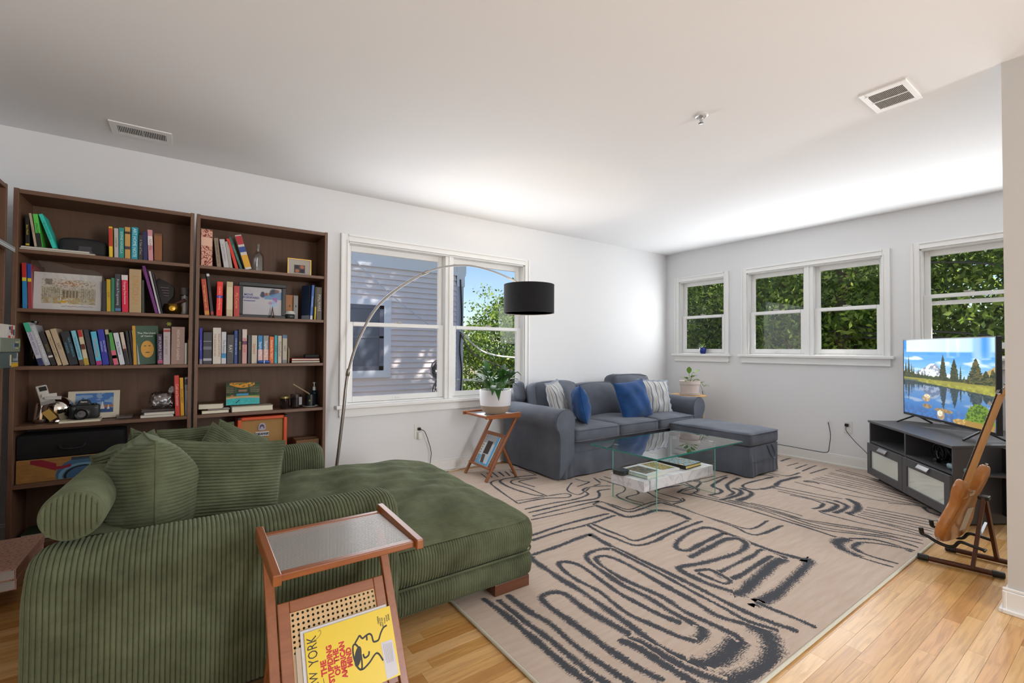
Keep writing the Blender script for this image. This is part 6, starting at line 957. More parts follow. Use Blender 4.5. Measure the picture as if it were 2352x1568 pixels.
# ------------------------------------------------------------------ the two side tables with rattan racks
teak = wood('7c421e', '9a5a2c', 'y', .35, 1., 'teak', .6, .15); teakx = wood('7c421e', '9a5a2c', 'x', .35, 1., 'teak_cross', .6, .15)
flut = glass((.62, .62, .63), 1.0, 'fluted_acrylic', .14); cane = M('cfae80', .65, name='cane', var=.12, vscale=40.)
def side_table(loc, rotz, label, tops):
    o = thing('side_table', label, 'table', loc, rotz, 'teak magazine side tables'); L = dict(local=True, bevel=.003)
    for sx in (-1, 1):
        m = MB(); x = sx * .2; m.add([(x - .011, -.185, .548), (x + .011, -.185, .548), (x + .011, .185, .54), (x - .011, .185, .54), (x - .011, -.185, .578), (x + .011, -.185, .578), (x + .011, .185, .588), (x - .011, .185, .588)], [(0, 3, 2, 1), (4, 5, 6, 7), (0, 1, 5, 4), (1, 2, 6, 5), (2, 3, 7, 6), (3, 0, 4, 7)]); m.build('top_rail', teak, o, **L)
        m = MB(); xi = sx * .182; m.bar((xi, .165, .56), (xi, -.168, 0), .022, .028, (1, 0, 0)); m.v = [(a, b_, max(c, 0)) for a, b_, c in m.v]; m.build('leg', teak, o, **L)
        m = MB(); m.bar((xi, .005, .285), (xi, .155, .0), .02, .024, (1, 0, 0)); m.v = [(a, b_, max(c, 0)) for a, b_, c in m.v]; m.build('rear_leg', teak, o, **L)
    for y in (-.155, .155): m = MB(); m.box(-.19, .19, y - .012, y + .012, .55, .57); m.build('cross_rail', teakx, o, **L)
    m = MB(); n = 34
    ysr = np.linspace(-.143, .143, n * 6 + 1); zz = .5655 + .0022 * np.abs(np.sin((ysr + .143) / .286 * n * math.pi)); P = np.array([[(x, y, z) for y, z in zip(ysr, zz)] for x in (-.189, .189)]); m.grid(P); m.build('fluted_panel', flut, o, local=True, smooth=True, sharp=80)
    # sloping rack: along the long legs
    d = Vector((0, .333, .56)).normalized(); nrm = Vector((0, -d.z, d.y)); base = Vector((0, -.168, 0)) + d * .125 + nrm * .004; H, Wd = .318, .33; bw = .034
    def pl(m, a0, a1, b0, b1, t0, t1): m.obox(base + Vector(((a0 + a1) / 2, 0, 0)) + d * ((b0 + b1) / 2) + nrm * ((t0 + t1) / 2), (1, 0, 0), d, nrm, ((a1 - a0) / 2, (b1 - b0) / 2, (t1 - t0) / 2))
    for a in ((-Wd / 2, -Wd / 2 + bw, 0, H), (Wd / 2 - bw, Wd / 2, 0, H), (-Wd / 2 + bw, Wd / 2 - bw, H - bw, H), (-Wd / 2 + bw, Wd / 2 - bw, 0, bw)): m = MB(); pl(m, *a, -.006, .006); m.build('rack_frame', teakx, o, **L)
    m = MB(); nx, ny = 18, 17; pw, ph_ = (Wd - 2 * bw) / nx, (H - 2 * bw) / ny
    for i in range(nx):
        for j in range(ny):
            c = base + Vector((-Wd / 2 + bw + (i + .5) * pw, 0, 0)) + d * (bw + (j + .5) * ph_) - nrm * .0; q = len(m.v); sq = [(-.5, -.5), (0, -.5), (.5, -.5), (.5, 0), (.5, .5), (0, .5), (-.5, .5), (-.5, 0)]
            for k, (a, b_) in enumerate(sq): m.v.append(tuple(c + Vector((a * pw, 0, 0)) + d * (b_ * ph_)))
            for k in range(8): an = -3 * math.pi / 4 + k * math.pi / 4; m.v.append(tuple(c + Vector((math.cos(an) * pw * .27, 0, 0)) + d * (math.sin(an) * ph_ * .27)))
            for k in range(8): m.f.append((q + k, q + (k + 1) % 8, q + 8 + (k + 1) % 8, q + 8 + k))
    m.build('cane', cane, o, local=True, solid=.0016)
    m = MB(); pl(m, -.172, .172, -.022, -.004, -.004, .03); m.build('ledge', teakx, o, **L)
    m = MB(); m.lathe([(.004, 0), (.004, .002), (0, .0025)], (0, 0, 0), 8, 'x'); m.xf(Matrix.Translation((.211, -.17, .555))); m.build('peg', M('d0a878', .5, name='peg'), o, local=True)
    return o, base, d, nrm
nt, base, d, nrm = side_table((.4, 1.522, 0), 0, 'teak side table with fluted top standing beside the green chaise', None)
ft, _, _, _ = side_table((2.305, 3.59, .0125), -math.pi / 2, 'teak side table with fluted top between the window and the grey couch', None)
# yellow magazine in the near rack
mg = thing('magazine', 'yellow cover magazine with red headline in the near side table rack', 'magazine', (.4, 1.522, 0)); Lc = dict(local=True)
A0, B0, MW, MH = -.098, .018, .268, .2; up = d; rt = Vector((1, 0, 0)); off = nrm * .0145
m = MB(); m.obox(base + rt * (A0 + MW / 2) + up * (B0 + MH / 2) + nrm * .0115, rt, up, nrm, (MW / 2, MH / 2, .0022)); m.build('cover', M('e3c411', .35, name='yellow_gloss_paper'), mg, **Lc)
m = MB(); m.obox(base + rt * (A0 + MW / 2 - .01) + up * (B0 + MH / 2 + .008) + nrm * .0068, rt, up, nrm, (MW / 2, MH / 2, .0018)); ob = m.build('magazine', M('cfcdd0', .5, name='white_paper')); ob.location = (.4, 1.522, 0); tag(ob, 'white magazine behind the yellow one in the near rack', 'magazine')
def mz(x, y):      # cover sketch coordinates -> point on the cover
    X, Y = x - 295, y - 590; det = 1620 * 1270 + 580 * 235; p_ = (X * 1270 - Y * 235) / det; q_ = (1620 * Y + 580 * X) / det; return (p_ * MW, MH - q_ * MH)
def on(p, k=0.): return base + rt * (A0 + p[0]) + up * (B0 + p[1]) + nrm * (.0138 + k)
def stroke(pts, w, name, mat, k=0.):
    C = curve_pts([(*mz(*q), 0) for q in pts], 8 * len(pts)) if len(pts) > 2 else [Vector((*mz(*q), 0)) for q in pts]; m = MB(); R_ = []
    for i, c in enumerate(C):
        t_ = (C[min(i + 1, len(C) - 1)] - C[max(i - 1, 0)]).normalized(); n_ = Vector((-t_.y, t_.x, 0)) * w / 2; R_.append([on(c + n_, k), on(c - n_, k)])
    m.grid(np.array(R_)); return m.build(name, mat, mg, **Lc)
bi = M('17150f', .5, name='ink'); ri = M('c3150c', .5, name='ink')
for P in ([(1240, 740), (1290, 650), (1325, 600), (1380, 645), (1440, 600), (1510, 560), (1560, 590), (1595, 690), (1640, 695), (1700, 660), (1740, 540), (1790, 440), (1860, 390)], [(1460, 600), (1470, 680)], [(1520, 870), (1510, 940), (1440, 985), (1405, 920)], [(1370, 1185), (1430, 1170), (1540, 1060), (1640, 920), (1710, 915), (1800, 1030)], [(1240, 745), (1205, 800), (1225, 960), (1300, 1130), (1370, 1190), (1395, 1140), (1370, 960), (1310, 810), (1240, 745)]): stroke(P, .0052, 'drawn_line', bi)
m = MB(); pts = [mz(1310 + 62 * math.cos(a * .3142) - 40 * math.sin(a * .3142) * .6, 965 + 180 * math.sin(a * .3142) + 20 * math.cos(a * .3142)) for a in range(20)]; m.v = [tuple(on(p, .0003)) for p in pts]; m.f = [tuple(range(20))]; m.build('drawn_oval', bi, mg, **Lc)
def mtext(s, x, y, size, mat, bold=0., sx=1.):
    p = mz(x, y); o = on(p, .0004); text(s, size, mg, frame(o, up, -rt), mat, name='headline', bold=bold, sx=sx)
mtext('NEW', 560, 1420, .034, bi, 0., .8); mtext('YORK', 480, 880, .04, bi, 0., .72)
stroke([(470, 720), (560, 640), (595, 560), (570, 520), (550, 550)], .0012, 'swash', bi); stroke([(700, 1330), (720, 1430), (680, 1520), (600, 1568)], .0014, 'swash', bi)
for s_, x, y, sx in (('THE', 700, 1165, 1.), ('STUPIDING', 812, 1090, .9), ('OF THE', 925, 1060, .95), ('AMERICAN', 1040, 1015, .9), ('MIND', 1150, 975, .95)): mtext(s_, x, y, .0215, ri, .0011, sx)
for k, (s_, x, y) in enumerate((('THINKING', 1680, 300), ('HARD NOT', 1725, 330), ('ABOUT WHY', 1770, 335), ('IT IS ALL', 1815, 300), ('IN SLOW', 1855, 255), ('DECLINE', 1895, 235))): mtext(s_, x, y, .0062, bi, .0002, .75)
m = MB(); c4 = [mz(1745, 720), mz(1975, 645), mz(2110, 1250), mz(1880, 1360)]; m.v = [tuple(on(p, .0004)) for p in c4]; m.f = [(0, 3, 2, 1)]; m.build('address_label', M('cfccd2', .5, name='white_paper'), mg, **Lc)
for k in range(6): stroke([(1790 + 32 * k, 745 - 8 * k), (1880 + 25 * k, 1080 - 8 * k)], .0009, 'label_line', M('8a8790', .6, name='ink'), .0008)
mg2 = thing('newspaper', 'folded cream newspaper behind the yellow magazine', 'newspaper', (.4, 1.522, 0)); m = MB(); m.obox(base + rt * (A0 + .11) + up * (B0 + .085) + nrm * .0032, rt, up, nrm, (.135, .082, .0015)); m.build('pages', M('c2b29c', .8, name='newsprint'), mg2, **Lc); m = MB(); m.obox(base + rt * (A0 + .1) + up * (B0 + .075) + nrm * .0014, rt, up, nrm, (.13, .078, .0002)); m.build('inner_pages', M('b0a08a', .8, name='newsprint'), mg2, **Lc)
# picture page in the far rack
def chair_page(u, v):
    c = np.ones((*u.shape, 3)) * np.array((.78, .79, .8)); c = mixc(c, (v > .72), '9fa3a6'); c = mixc(c, (u > .2) * (v < .35 + .3 * u) * (u < .9) * .8, 'b9c9d6'); c = mixc(c, ((u > .28) & (u < .68) & (v > .36) & (v < .8)), '3a2c26'); c = mixc(c, (np.abs(u - .45 + (v - .2) * .3) < .12) & (v < .34), '5a4438'); c = mixc(c, (u < .3) * (v < .3) + (v < .06), '5f9fc6'); c = mixc(c, (u > .86), '4fa3d6'); c = mixc(c, (u < .12) * (np.sin(v * 70) > 0), '8a8a86'); return c
fm = thing('magazine', 'magazine open at a leather chair picture in the far side table rack', 'magazine', (2.305, 3.59, .0125), -math.pi / 2); m = MB(); m.obox(base + rt * .01 + up * .14 + nrm * .0105, rt, up, nrm, (.11, .142, .003)); m.build('pages', M('d2d3d2', .6, name='white_paper'), fm, **Lc); picture('page_picture', base + rt * -.098 + up * 0 + nrm * .0141, rt, up, .216, .28, 70, 90, chair_page, cmat('print', 0, .3), fm, local=True)
wr = thing('charger_cable', 'thin white cable looped from the rack of the far side table', 'cable', (2.12, 3.85, .01)); m = MB(); m.tube(curve_pts([(2.16, 3.83, .19), (2.15, 3.86, .14), (2.2, 3.88, .06), (2.1, 3.9, .02), (1.98, 3.93, .016), (1.9, 3.95, .016)], 30), .0025, 6); m.build('cable', plm, wr, smooth=True)

# ------------------------------------------------------------------ grey slipcovered couch
def fabric(c1, c2, name, scale=900.):
    m, t, b = _nt(name); tc = node(t, 'ShaderNodeTexCoord'); nz = node(t, 'ShaderNodeTexNoise'); nz.inputs['Scale'].default_value = scale; nz.inputs['Detail'].default_value = 2; t.links.new(tc.outputs['Object'], nz.inputs['Vector'])
    n2 = node(t, 'ShaderNodeTexNoise'); n2.inputs['Scale'].default_value = 6; t.links.new(tc.outputs['Object'], n2.inputs['Vector'])
    ad = node(t, 'ShaderNodeMath', operation='MULTIPLY_ADD'); ad.inputs[1].default_value = .5; t.links.new(nz.outputs[0], ad.inputs[0]); h2 = node(t, 'ShaderNodeMath', operation='MULTIPLY'); h2.inputs[1].default_value = .5; t.links.new(n2.outputs[0], h2.inputs[0]); t.links.new(h2.outputs[0], ad.inputs[2])
    cr = node(t, 'ShaderNodeValToRGB'); cr.color_ramp.elements[0].position = .35; cr.color_ramp.elements[1].position = .65; cr.color_ramp.elements[0].color = (*lin(c1), 1); cr.color_ramp.elements[1].color = (*lin(c2), 1)
    t.links.new(ad.outputs[0], cr.inputs[0]); t.links.new(cr.outputs[0], b.inputs['Base Color']); b.inputs['Roughness'].default_value = .9; b.inputs['Specular IOR Level'].default_value = .2; b.inputs['Sheen Weight'].default_value = .15
    bump(t, b, nz.outputs[0], .25, .002); return m
gry = fabric('50555f', '656a75', 'grey_linen'); blu = fabric('17375f', '23508a', 'blue_velvet', 300.)
Z0 = .0125
couch = thing('couch', 'slate grey slipcovered three seat couch under the long wall', 'couch', (3.78, 3.5, Z0))
# skirted body
def skirt(x0, x1, y0, y1, z0, z1, flare, pleat, name, parent, corners, mat=gry):
    pts = [];
    def seg(a, b, nrm, n_):
        for i in range(n_): f = i / n_; pts.append((a[0] + (b[0] - a[0]) * f, a[1] + (b[1] - a[1]) * f, *nrm))
    n_ = 70; seg((x0, y1), (x0, y0), (-1, 0), n_); seg((x0, y0), (x1, y0), (0, -1), n_ * 2); seg((x1, y0), (x1, y1), (1, 0), n_); seg((x1, y1), (x0, y1), (0, 1), n_)
    m = MB(); zs = [z1, z1 - .02, z0 + (z1 - z0) * .7, z0 + (z1 - z0) * .45, z0 + (z1 - z0) * .2, z0 + .004, z0]
    P = np.zeros((len(zs), len(pts), 3))
    for j, (x, y, nx, ny) in enumerate(pts):
        dc = min(math.hypot(x - cx, y - cy) for cx, cy in corners); pl = math.exp(-(dc / .1) ** 2); wv = .004 * math.sin(x * 31 + y * 27) + pleat * pl * math.cos(dc * 95) * -1
        for i, z in enumerate(zs):
            f = (z1 - z) / (z1 - z0); o = flare * f + wv * f ** 1.3; P[i, j] = (x + nx * o, y + ny * o, z + .004 * math.sin(x * 19 + y * 23) * (f > .9))
    m.grid(P, True); m.f.append(tuple(range(len(pts)))[::1]); return m.build(name, mat, parent, smooth=True, sharp=70)
skirt(2.735, 4.83, 3.1, 3.92, Z0 + .012, .37, .018, .012, 'slipcover', couch, [(2.735, 3.1), (4.83, 3.1)])
m = MB(); m.tube([(2.73, 3.092, .245), (2.9, 3.09, .235), (3.6, 3.088, .24), (4.83, 3.092, .245)], .0025, 6); m.build('skirt_seam', gry, couch, smooth=True)
def scroll_arm(x, sg, name):
    # outline in (out, z): out positive away from the seats
    C = (.0, .528); R0 = .113; out = [(.075, .03), (.07, .2), (.072, .36), (.078, .43)]
    for k in range(15): a = -.75 + k * (math.pi + .95) / 14; out.append((C[0] + R0 * math.cos(a) + .005, C[1] + R0 * math.sin(a)))
    out += [(-.098, .46), (-.1, .36), (-.1, .2)]
    ys = [3.045, 3.05, 3.065, 3.09] + list(np.linspace(3.14, 3.86, 16)) + [3.9, 3.915]; ins = [.02, .01, .003, 0] + [0] * 16 + [.004, .02]; P = np.zeros((len(ys), len(out), 3)); cx = sum(o for o, z in out) / len(out); cz = .45
    for i, (y, e) in enumerate(zip(ys, ins)):
        for j, (o, z) in enumerate(out):
            L = math.hypot(o - cx, z - cz); k = 1 - e / L; P[i, j] = (x + sg * (cx + (o - cx) * k), y + .003 * math.sin(j * 1.7 + i), cz + (z - cz) * k + .003 * math.sin(i * .9 + j * .5))
    m = MB(); m.grid(P if sg < 0 else P[:, ::-1]); o = m.build(name, gry, couch, smooth=True, sharp=60)
    m = MB(); m.v = [(x + sg * (cx + (o_ - cx) * .98), 3.043, cz + (z - cz) * .98) for o_, z in out]; m.f = [tuple(range(len(out))) if sg > 0 else tuple(reversed(range(len(out))))]; m.build('arm_front', gry, o, smooth=False)
    m = MB(); m.tube([(x + sg * o_, 3.052, z) for o_, z in out], .0045, 6); m.build('arm_piping', gry, o, smooth=True)
scroll_arm(2.742, -1, 'arm'); scroll_arm(4.755, 1, 'arm')
m = softbox(1.02, .06, .2, .05, (20, 4, 8)); place(m, (3.75, 3.875, .53)); m.build('back_frame', gry, couch, smooth=True)
rs = random.Random(4)
def wrk(s, a=.004): r = random.Random(s); p1, p2, p3 = [r.uniform(0, 6) for _ in range(3)]; return lambda x, y, z: (x + a * math.sin(9 * y + 11 * z + p1), y + a * math.sin(10 * x + 8 * z + p2), z + a * math.sin(8 * x + 13 * y + p3))
def piped(m_loc, hx, hy, hz, r, parent, z, rot=(0, 0, 0)):
    E = []
    for (cx, cy, a0) in ((hx - r, -hy + r, -math.pi / 2), (hx - r, hy - r, 0), (-hx + r, hy - r, math.pi / 2), (-hx + r, -hy + r, math.pi)):
        for k in range(6): a = a0 + k * math.pi / 10; E.append((cx + r * math.cos(a), cy + r * math.sin(a), z))
    E.append(E[0]); m = MB(); m.tube(E, .0042, 6); place(m, m_loc, rot); m.build('piping', gry, parent, smooth=True)
xs = (2.845, 3.43, 4.025, 4.65)
for k in range(3):
    hx = (xs[k + 1] - xs[k]) / 2 - .003; c = ((xs[k] + xs[k + 1]) / 2, 3.35, .395); m = softbox(hx, .325, .058, .03, (16, 14, 5), (0, .004, .03), wrk(k, .003)); place(m, c); cu = m.build('seat_cushion', gry, couch, smooth=True); piped(c, hx, .325, .058, .03, cu, .05); piped(c, hx, .325, .058, .03, cu, -.046)
for k, (dz, dy, ln) in enumerate(((.0, .0, .24), (-.03, -.02, .34), (.045, .02, .2))):
    hx = (xs[k + 1] - xs[k]) / 2 + .012; c = ((xs[k] + xs[k + 1]) / 2 + .01, 3.7 + dy, .625 + dz); m = softbox(hx, .08, .205, .06, (14, 6, 12), (.0, .055, .015), wrk(k + 9, .007)); place(m, c, (-ln, (.02, -.03, .03)[k], 0)); cu = m.build('back_cushion', gry, couch, smooth=True); 
    E = [(a, b_, c_) for a, b_, c_ in ((hx - .03, -.075, -.17), (hx - .012, -.08, 0), (hx - .03, -.075, .165), (hx - .1, -.075, .19), (0, -.078, .2), (-hx + .1, -.075, .19), (-hx + .03, -.075, .165), (-hx + .012, -.08, 0), (-hx + .03, -.075, -.17))]; m = MB(); m.tube(curve_pts(E, 40), .004, 6); place(m, c, (-ln, (.02, -.03, .03)[k], 0)); m.build('piping', gry, cu, smooth=True)
m = softbox(.05, .06, .1, .04, (6, 6, 8)); place(m, (2.8, 3.83, .74), (-.2, 0, .2)); m.build('cover_fold', gry, couch, smooth=True)
# scatter cushions
strp, t, b = _nt('striped_linen'); tc = node(t, 'ShaderNodeTexCoord'); sp = node(t, 'ShaderNodeSeparateXYZ'); uvn = node(t, 'ShaderNodeAttribute', attribute_name='su'); mu = node(t, 'ShaderNodeMath', operation='MULTIPLY'); mu.inputs[1].default_value = 5.5; t.links.new(uvn.outputs['Fac'], mu.inputs[0])
fr = node(t, 'ShaderNodeMath', operation='FRACT'); t.links.new(mu.outputs[0], fr.inputs[0]); cr = node(t, 'ShaderNodeValToRGB'); cr.color_ramp.interpolation = 'CONSTANT'; e = cr.color_ramp.elements; e[0].color = (*lin('c2beb8'), 1); e[1].position = .2; e[1].color = (*lin('7d848e'), 1)
for p_, c_ in ((.28, 'c9c5be'), (.36, '8a909a'), (.42, 'c5c1ba'), (.55, '6d7886'), (.75, 'a5a9ae'), (.82, 'c9c5be'), (.9, '8d939c'), (.94, 'c4c0b9')): x = e.new(p_); x.color = (*lin(c_), 1)
t.links.new(fr.outputs[0], cr.inputs[0]); t.links.new(cr.outputs[0], b.inputs['Base Color']); b.inputs['Roughness'].default_value = .95
def flat_cushion(label, loc, ang, lean, roll, w, h, T, mat, seed, flange=0.):
    o = cushion(label, loc, ang, lean, roll, w, h, T, mat, False, seed, 'scatter_cushion', 'scatter cushions on the grey couch', seam=not flange); c = o.children[0]; me = c.data
    Mi = (Matrix.Rotation(ang, 4, 'Z') @ Matrix.Rotation(-lean, 4, 'X') @ Matrix.Rotation(roll, 4, 'Y')).inverted(); at = me.attributes.new('su', 'FLOAT', 'POINT'); at.data.foreach_set('value', [(Mi @ v.co).x / w + .5 for v in me.vertices])
    if flange:
        E = []; W_, H_ = w / 2, h / 2; n_ = 20; R1 = [(-1 + 2 * i / n_, -1) for i in range(n_)] + [(1, -1 + 2 * i / n_) for i in range(n_)] + [(1 - 2 * i / n_, 1) for i in range(n_)] + [(-1, 1 - 2 * i / n_) for i in range(n_)]
        P = np.array([[(W_ * a * k * (1 - .05 * (1 - b_ * b_)), .004 * math.sin(i * 1.9) * q, H_ * b_ * k * (1 - .05 * (1 - a * a))) for i, (a, b_) in enumerate(R1)] for k, q in ((.97, 0), (1.0, .5), (1 + flange, 2.5))]); m = MB(); m.grid(P, True); m.xf(Matrix.Rotation(ang, 4, 'Z') @ Matrix.Rotation(-lean, 4, 'X') @ Matrix.Rotation(roll, 4, 'Y')); m.build('flange', M('8f98a6', .95, name='chambray'), o, local=True, smooth=True, solid=.002)
    return o
flat_cushion('striped grey and white cushion with a flange against the left couch arm', (2.985, 3.44, .655), .55, .3, -.05, .37, .4, .14, strp, 11, .1)
flat_cushion('blue velvet cushion seen side on beside the striped one', (3.115, 3.25, .64), .95, .18, .12, .38, .36, .16, blu, 12)
flat_cushion('large blue velvet cushion in the middle of the grey couch', (3.91, 3.27, .635), .05, .3, -.06, .5, .42, .17, blu, 13)
flat_cushion('striped grey and white cushion with a flange by the right couch arm', (4.33, 3.33, .64), -.12, .28, .06, .46, .38, .13, strp, 14, .09)
# ottoman
ot = thing('storage_ottoman', 'slate grey storage ottoman with a fabric pull at the couch end', 'ottoman', (4.45, 2.6, Z0))
skirt(4.19, 4.72, 2.18, 3.02, Z0 + .012, .285, .012, .008, 'skirt', ot, [(4.19, 2.18), (4.72, 2.18)])
m = softbox(.275, .43, .062, .03, (14, 18, 5), (0, 0, .02), wrk(31, .003)); place(m, (4.455, 2.6, .35)); lid = m.build('lid', gry, ot, smooth=True); piped((4.455, 2.6, .35), .275, .43, .062, .03, lid, .05)
m = MB(); m.tube([(4.18, 2.172, .155), (4.45, 2.166, .15), (4.73, 2.172, .155)], .0022, 6); m.build('seam', gry, ot, smooth=True)
m = MB(); lp = curve_pts([(4.5, 2.168, .275), (4.5, 2.14, .2), (4.525, 2.13, .165), (4.56, 2.13, .165), (4.585, 2.14, .2), (4.585, 2.168, .275)], 24); R_ = [[p + Vector((0, -.011, -.004)), p + Vector((0, .011, .004))] for p in lp]; m.grid(np.array(R_)); m.build('pull_strap', gry, ot, smooth=True, solid=.004)
# ------------------------------------------------------------------ glass coffee table
ct = thing('coffee_table', 'glass coffee table with a white marbled shelf box on the rug', 'table', (3.17, 2.31, Z0)); gtop = glass((.9, .965, .945), .38, 'table_glass'); gedge = M('2a7468', .08, name='green_glass_edge', spec=.8)
m = MB(); X0, X1, Y0, Y1 = 2.62, 3.735, 1.995, 2.625; m.add([(X0, Y0, .428), (X1, Y0, .428), (X1, Y1, .428), (X0, Y1, .428)], [(0, 1, 2, 3)]); m.build('top', gtop, ct)
def edge(m, a, b_, z0, z1, w=.0015): m.box(min(a[0], b_[0]) - w, max(a[0], b_[0]) + w, min(a[1], b_[1]) - w, max(a[1], b_[1]) + w, z0, z1)
m = MB()
for a, b_ in (((X0, Y0), (X1, Y0)), ((X0, Y1), (X1, Y1)), ((X0, Y0), (X0, Y1)), ((X1, Y0), (X1, Y1))): edge(m, a, b_, .418, .428)
m.build('top_edge', gedge, ct)
for x in (2.765, 3.51):
    m = MB(); m.add([(x, 2.105, Z0), (x, 2.52, Z0), (x, 2.52, .418), (x, 2.105, .418)], [(0, 1, 2, 3)]); gp_ = m.build('side_panel', glass((.93, .975, .96), .1, 'panel_glass'), ct); m = MB()
    for y in (2.105, 2.52): m.box(x - .004, x + .004, y - .0012, y + .0012, Z0, .418)
    m.box(x - .0012, x + .0012, 2.105, 2.52, Z0, Z0 + .002); m.build('panel_edge', M('5fae9c', .1, name='pale_glass_edge', spec=.8), gp_)
for x in (2.765, 3.51):
    for y in (2.14, 2.485): m = MB(); m.lathe([(.022, .428), (.022, .4295), (0, .43)], (x, y, 0), 20); m.lathe([(.02, .395), (.02, .418), (.0, .418)], (x, y, 0), 20); m.build('fixing_disc', glass((.85, .9, .9), .3, 'fixing', .2), ct, smooth=True)
marb, t, b = _nt('white_marble'); tc = node(t, 'ShaderNodeTexCoord'); nz = node(t, 'ShaderNodeTexNoise'); nz.inputs['Scale'].default_value = 5; nz.inputs['Detail'].default_value = 9; nz.inputs['Distortion'].default_value = 1.6; t.links.new(tc.outputs['Object'], nz.inputs['Vector']); cr = node(t, 'ShaderNodeValToRGB'); e = cr.color_ramp.elements; e[0].position = .44; e[0].color = (*lin('d9d7d8'), 1); e[1].position = .56; e[1].color = (*lin('dcdadb'), 1); x = e.new(.5); x.color = (*lin('c2bfc5'), 1); t.links.new(nz.outputs[0], cr.inputs[0]); t.links.new(cr.outputs[0], b.inputs['Base Color']); b.inputs['Roughness'].default_value = .3
m = MB(); m.box(2.7, 2.7625, 2.165, 2.48, .145, .22); m.box(2.7675, 3.5075, 2.165, 2.48, .145, .22); m.box(3.5125, 3.58, 2.165, 2.48, .145, .22); m.build('marble_shelf', marb, ct, bevel=.0015)
for k in range(4):
    m = MB(); m.prism([(-.05, -.035), (-.035, -.05), (.035, -.05), (.05, -.035), (.05, .035), (.035, .05), (-.035, .05), (-.05, .035)], 0, .0082); o = m.build('coaster', M('2a2c2c', .3, name='slate', var=.3, vscale=30), bevel=.001, seg=1); o.location = (2.735, 2.41, .2205 + k * .0086); o.rotation_euler = (0, 0, (.1, .02, .16, -.03)[k]); tag(o, ('lowest', 'second', 'third', 'topmost')[k] + ' dark slate coaster of the stack on the marbled shelf', 'coaster', 'slate coasters on the coffee table shelf')
def cover(seed, pal, frame_=.12):
    def fn(u, v):
        n = noise2(u, v, 9, seed); n2 = noise2(u, v, 24, seed + 50); c = np.ones((*u.shape, 3)) * .86; inn = (u > frame_) & (u < 1 - frame_) & (v > frame_) & (v < 1 - frame_ * .7); p = np.ones_like(c) * .5; p = mixc(p, 1, pal[0])
        for k, q in enumerate(pal[1:]): p = mixc(p, (n + .3 * n2 > .62 + .08 * k) * .9 if k % 2 else (n2 > .5 + .06 * k) * .9, q)
        return np.where(inn[..., None], p, c) if frame_ > .01 else p
    return fn
for x, y, a, w, h, z, tk, sd, pal, fr_, lab, cc in ((2.885, 2.33, .06, .24, .26, .2205, .026, 21, ('4a5f4a', '6b4a3a', '9a7a40', '35455a'), .16, 'thick white art magazine with a landscape plate on the coffee table shelf', 'c9d4c6'), (3.12, 2.36, -.08, .2, .26, .2205, .016, 22, ('8a8a3c', 'b06a2a', '5a6a34', 'c9b070'), .1, 'white magazine with an autumn field picture on the coffee table shelf', 'd5d2ce'), (3.36, 2.34, .05, .23, .27, .2205, .03, 23, ('6fa0b8', 'c9b48a', '8a7a50', '405a68', 'd8c8a0'), .001, 'thick coastal picture book with yellow pages at the right of the shelf', '1f1c18')):
    o = thing('picture_book', lab, 'book', (x, y, z), a); m = MB(); m.box(-w / 2, w / 2, -h / 2, h / 2, 0, tk * .2); m.box(-w / 2, w / 2, -h / 2, h / 2, tk * .82, tk); m.box(-w / 2, -w / 2 + .003, -h / 2, h / 2, 0, tk); m.build('cover', M(cc, .4, name='book_cover'), o, local=True); m = MB(); m.box(-w / 2 + .003, w / 2 - .002, -h / 2 + .002, h / 2 - .002, tk * .2, tk * .82); m.build('pages', M('d8c070' if sd == 23 else 'd9d6cc', .8, name='paper_edges'), o, local=True); picture('cover_picture', (-w / 2 + .001, -h / 2 + .001, tk + .0004), (1, 0, 0), (0, 1, 0), w - .002, h - .002, 60, 66, cover(sd, pal, fr_), cmat('print', 0, .25), o, local=True)
# ------------------------------------------------------------------ end table with the trailing plant
et = thing('end_table', 'small light wood end table behind the right couch arm', 'table', (5.08, 3.4, Z0)); bw_ = wood('c99a62', 'e0b884', 'x', .4, 1, 'birch')
m = MB(); m.lathe([(.0, .605), (.2, .605), (.21, .61), (.21, .622), (.2, .628), (0, .628)], (5.08, 3.4, 0), 40); m.build('top', bw_, et, smooth=True)
for sx, sy in ((-1, -1), (1, -1), (1, 1), (-1, 1)): m = MB(); m.tube([(5.08 + sx * .09, 3.4 + sy * .09, .607), (5.08 + sx * .15, 3.4 + sy * .16, Z0)], [.018, .012], 12); m.build('leg', bw_, et, smooth=True)
def leaf(m, base, direction, L, Wd, droop=.4, n=6, fold=.15):
    d = Vector(direction).normalized(); sd = d.cross(Vector((0, 0, 1))); sd = sd.normalized() if sd.length > .05 else Vector((1, 0, 0)); R_ = []
    for i in range(n + 1):
        t_ = i / n; p = Vector(base) + d * (L * t_) - Vector((0, 0, 1)) * (droop * L * t_ * t_); w = Wd * math.sin(math.pi * min(1, .06 + t_ * .94) ** .8) * .5 if i < n else .0003; R_.append([p - sd * w + Vector((0, 0, fold * w)), p, p + sd * w + Vector((0, 0, fold * w))])
    m.grid(np.array(R_))
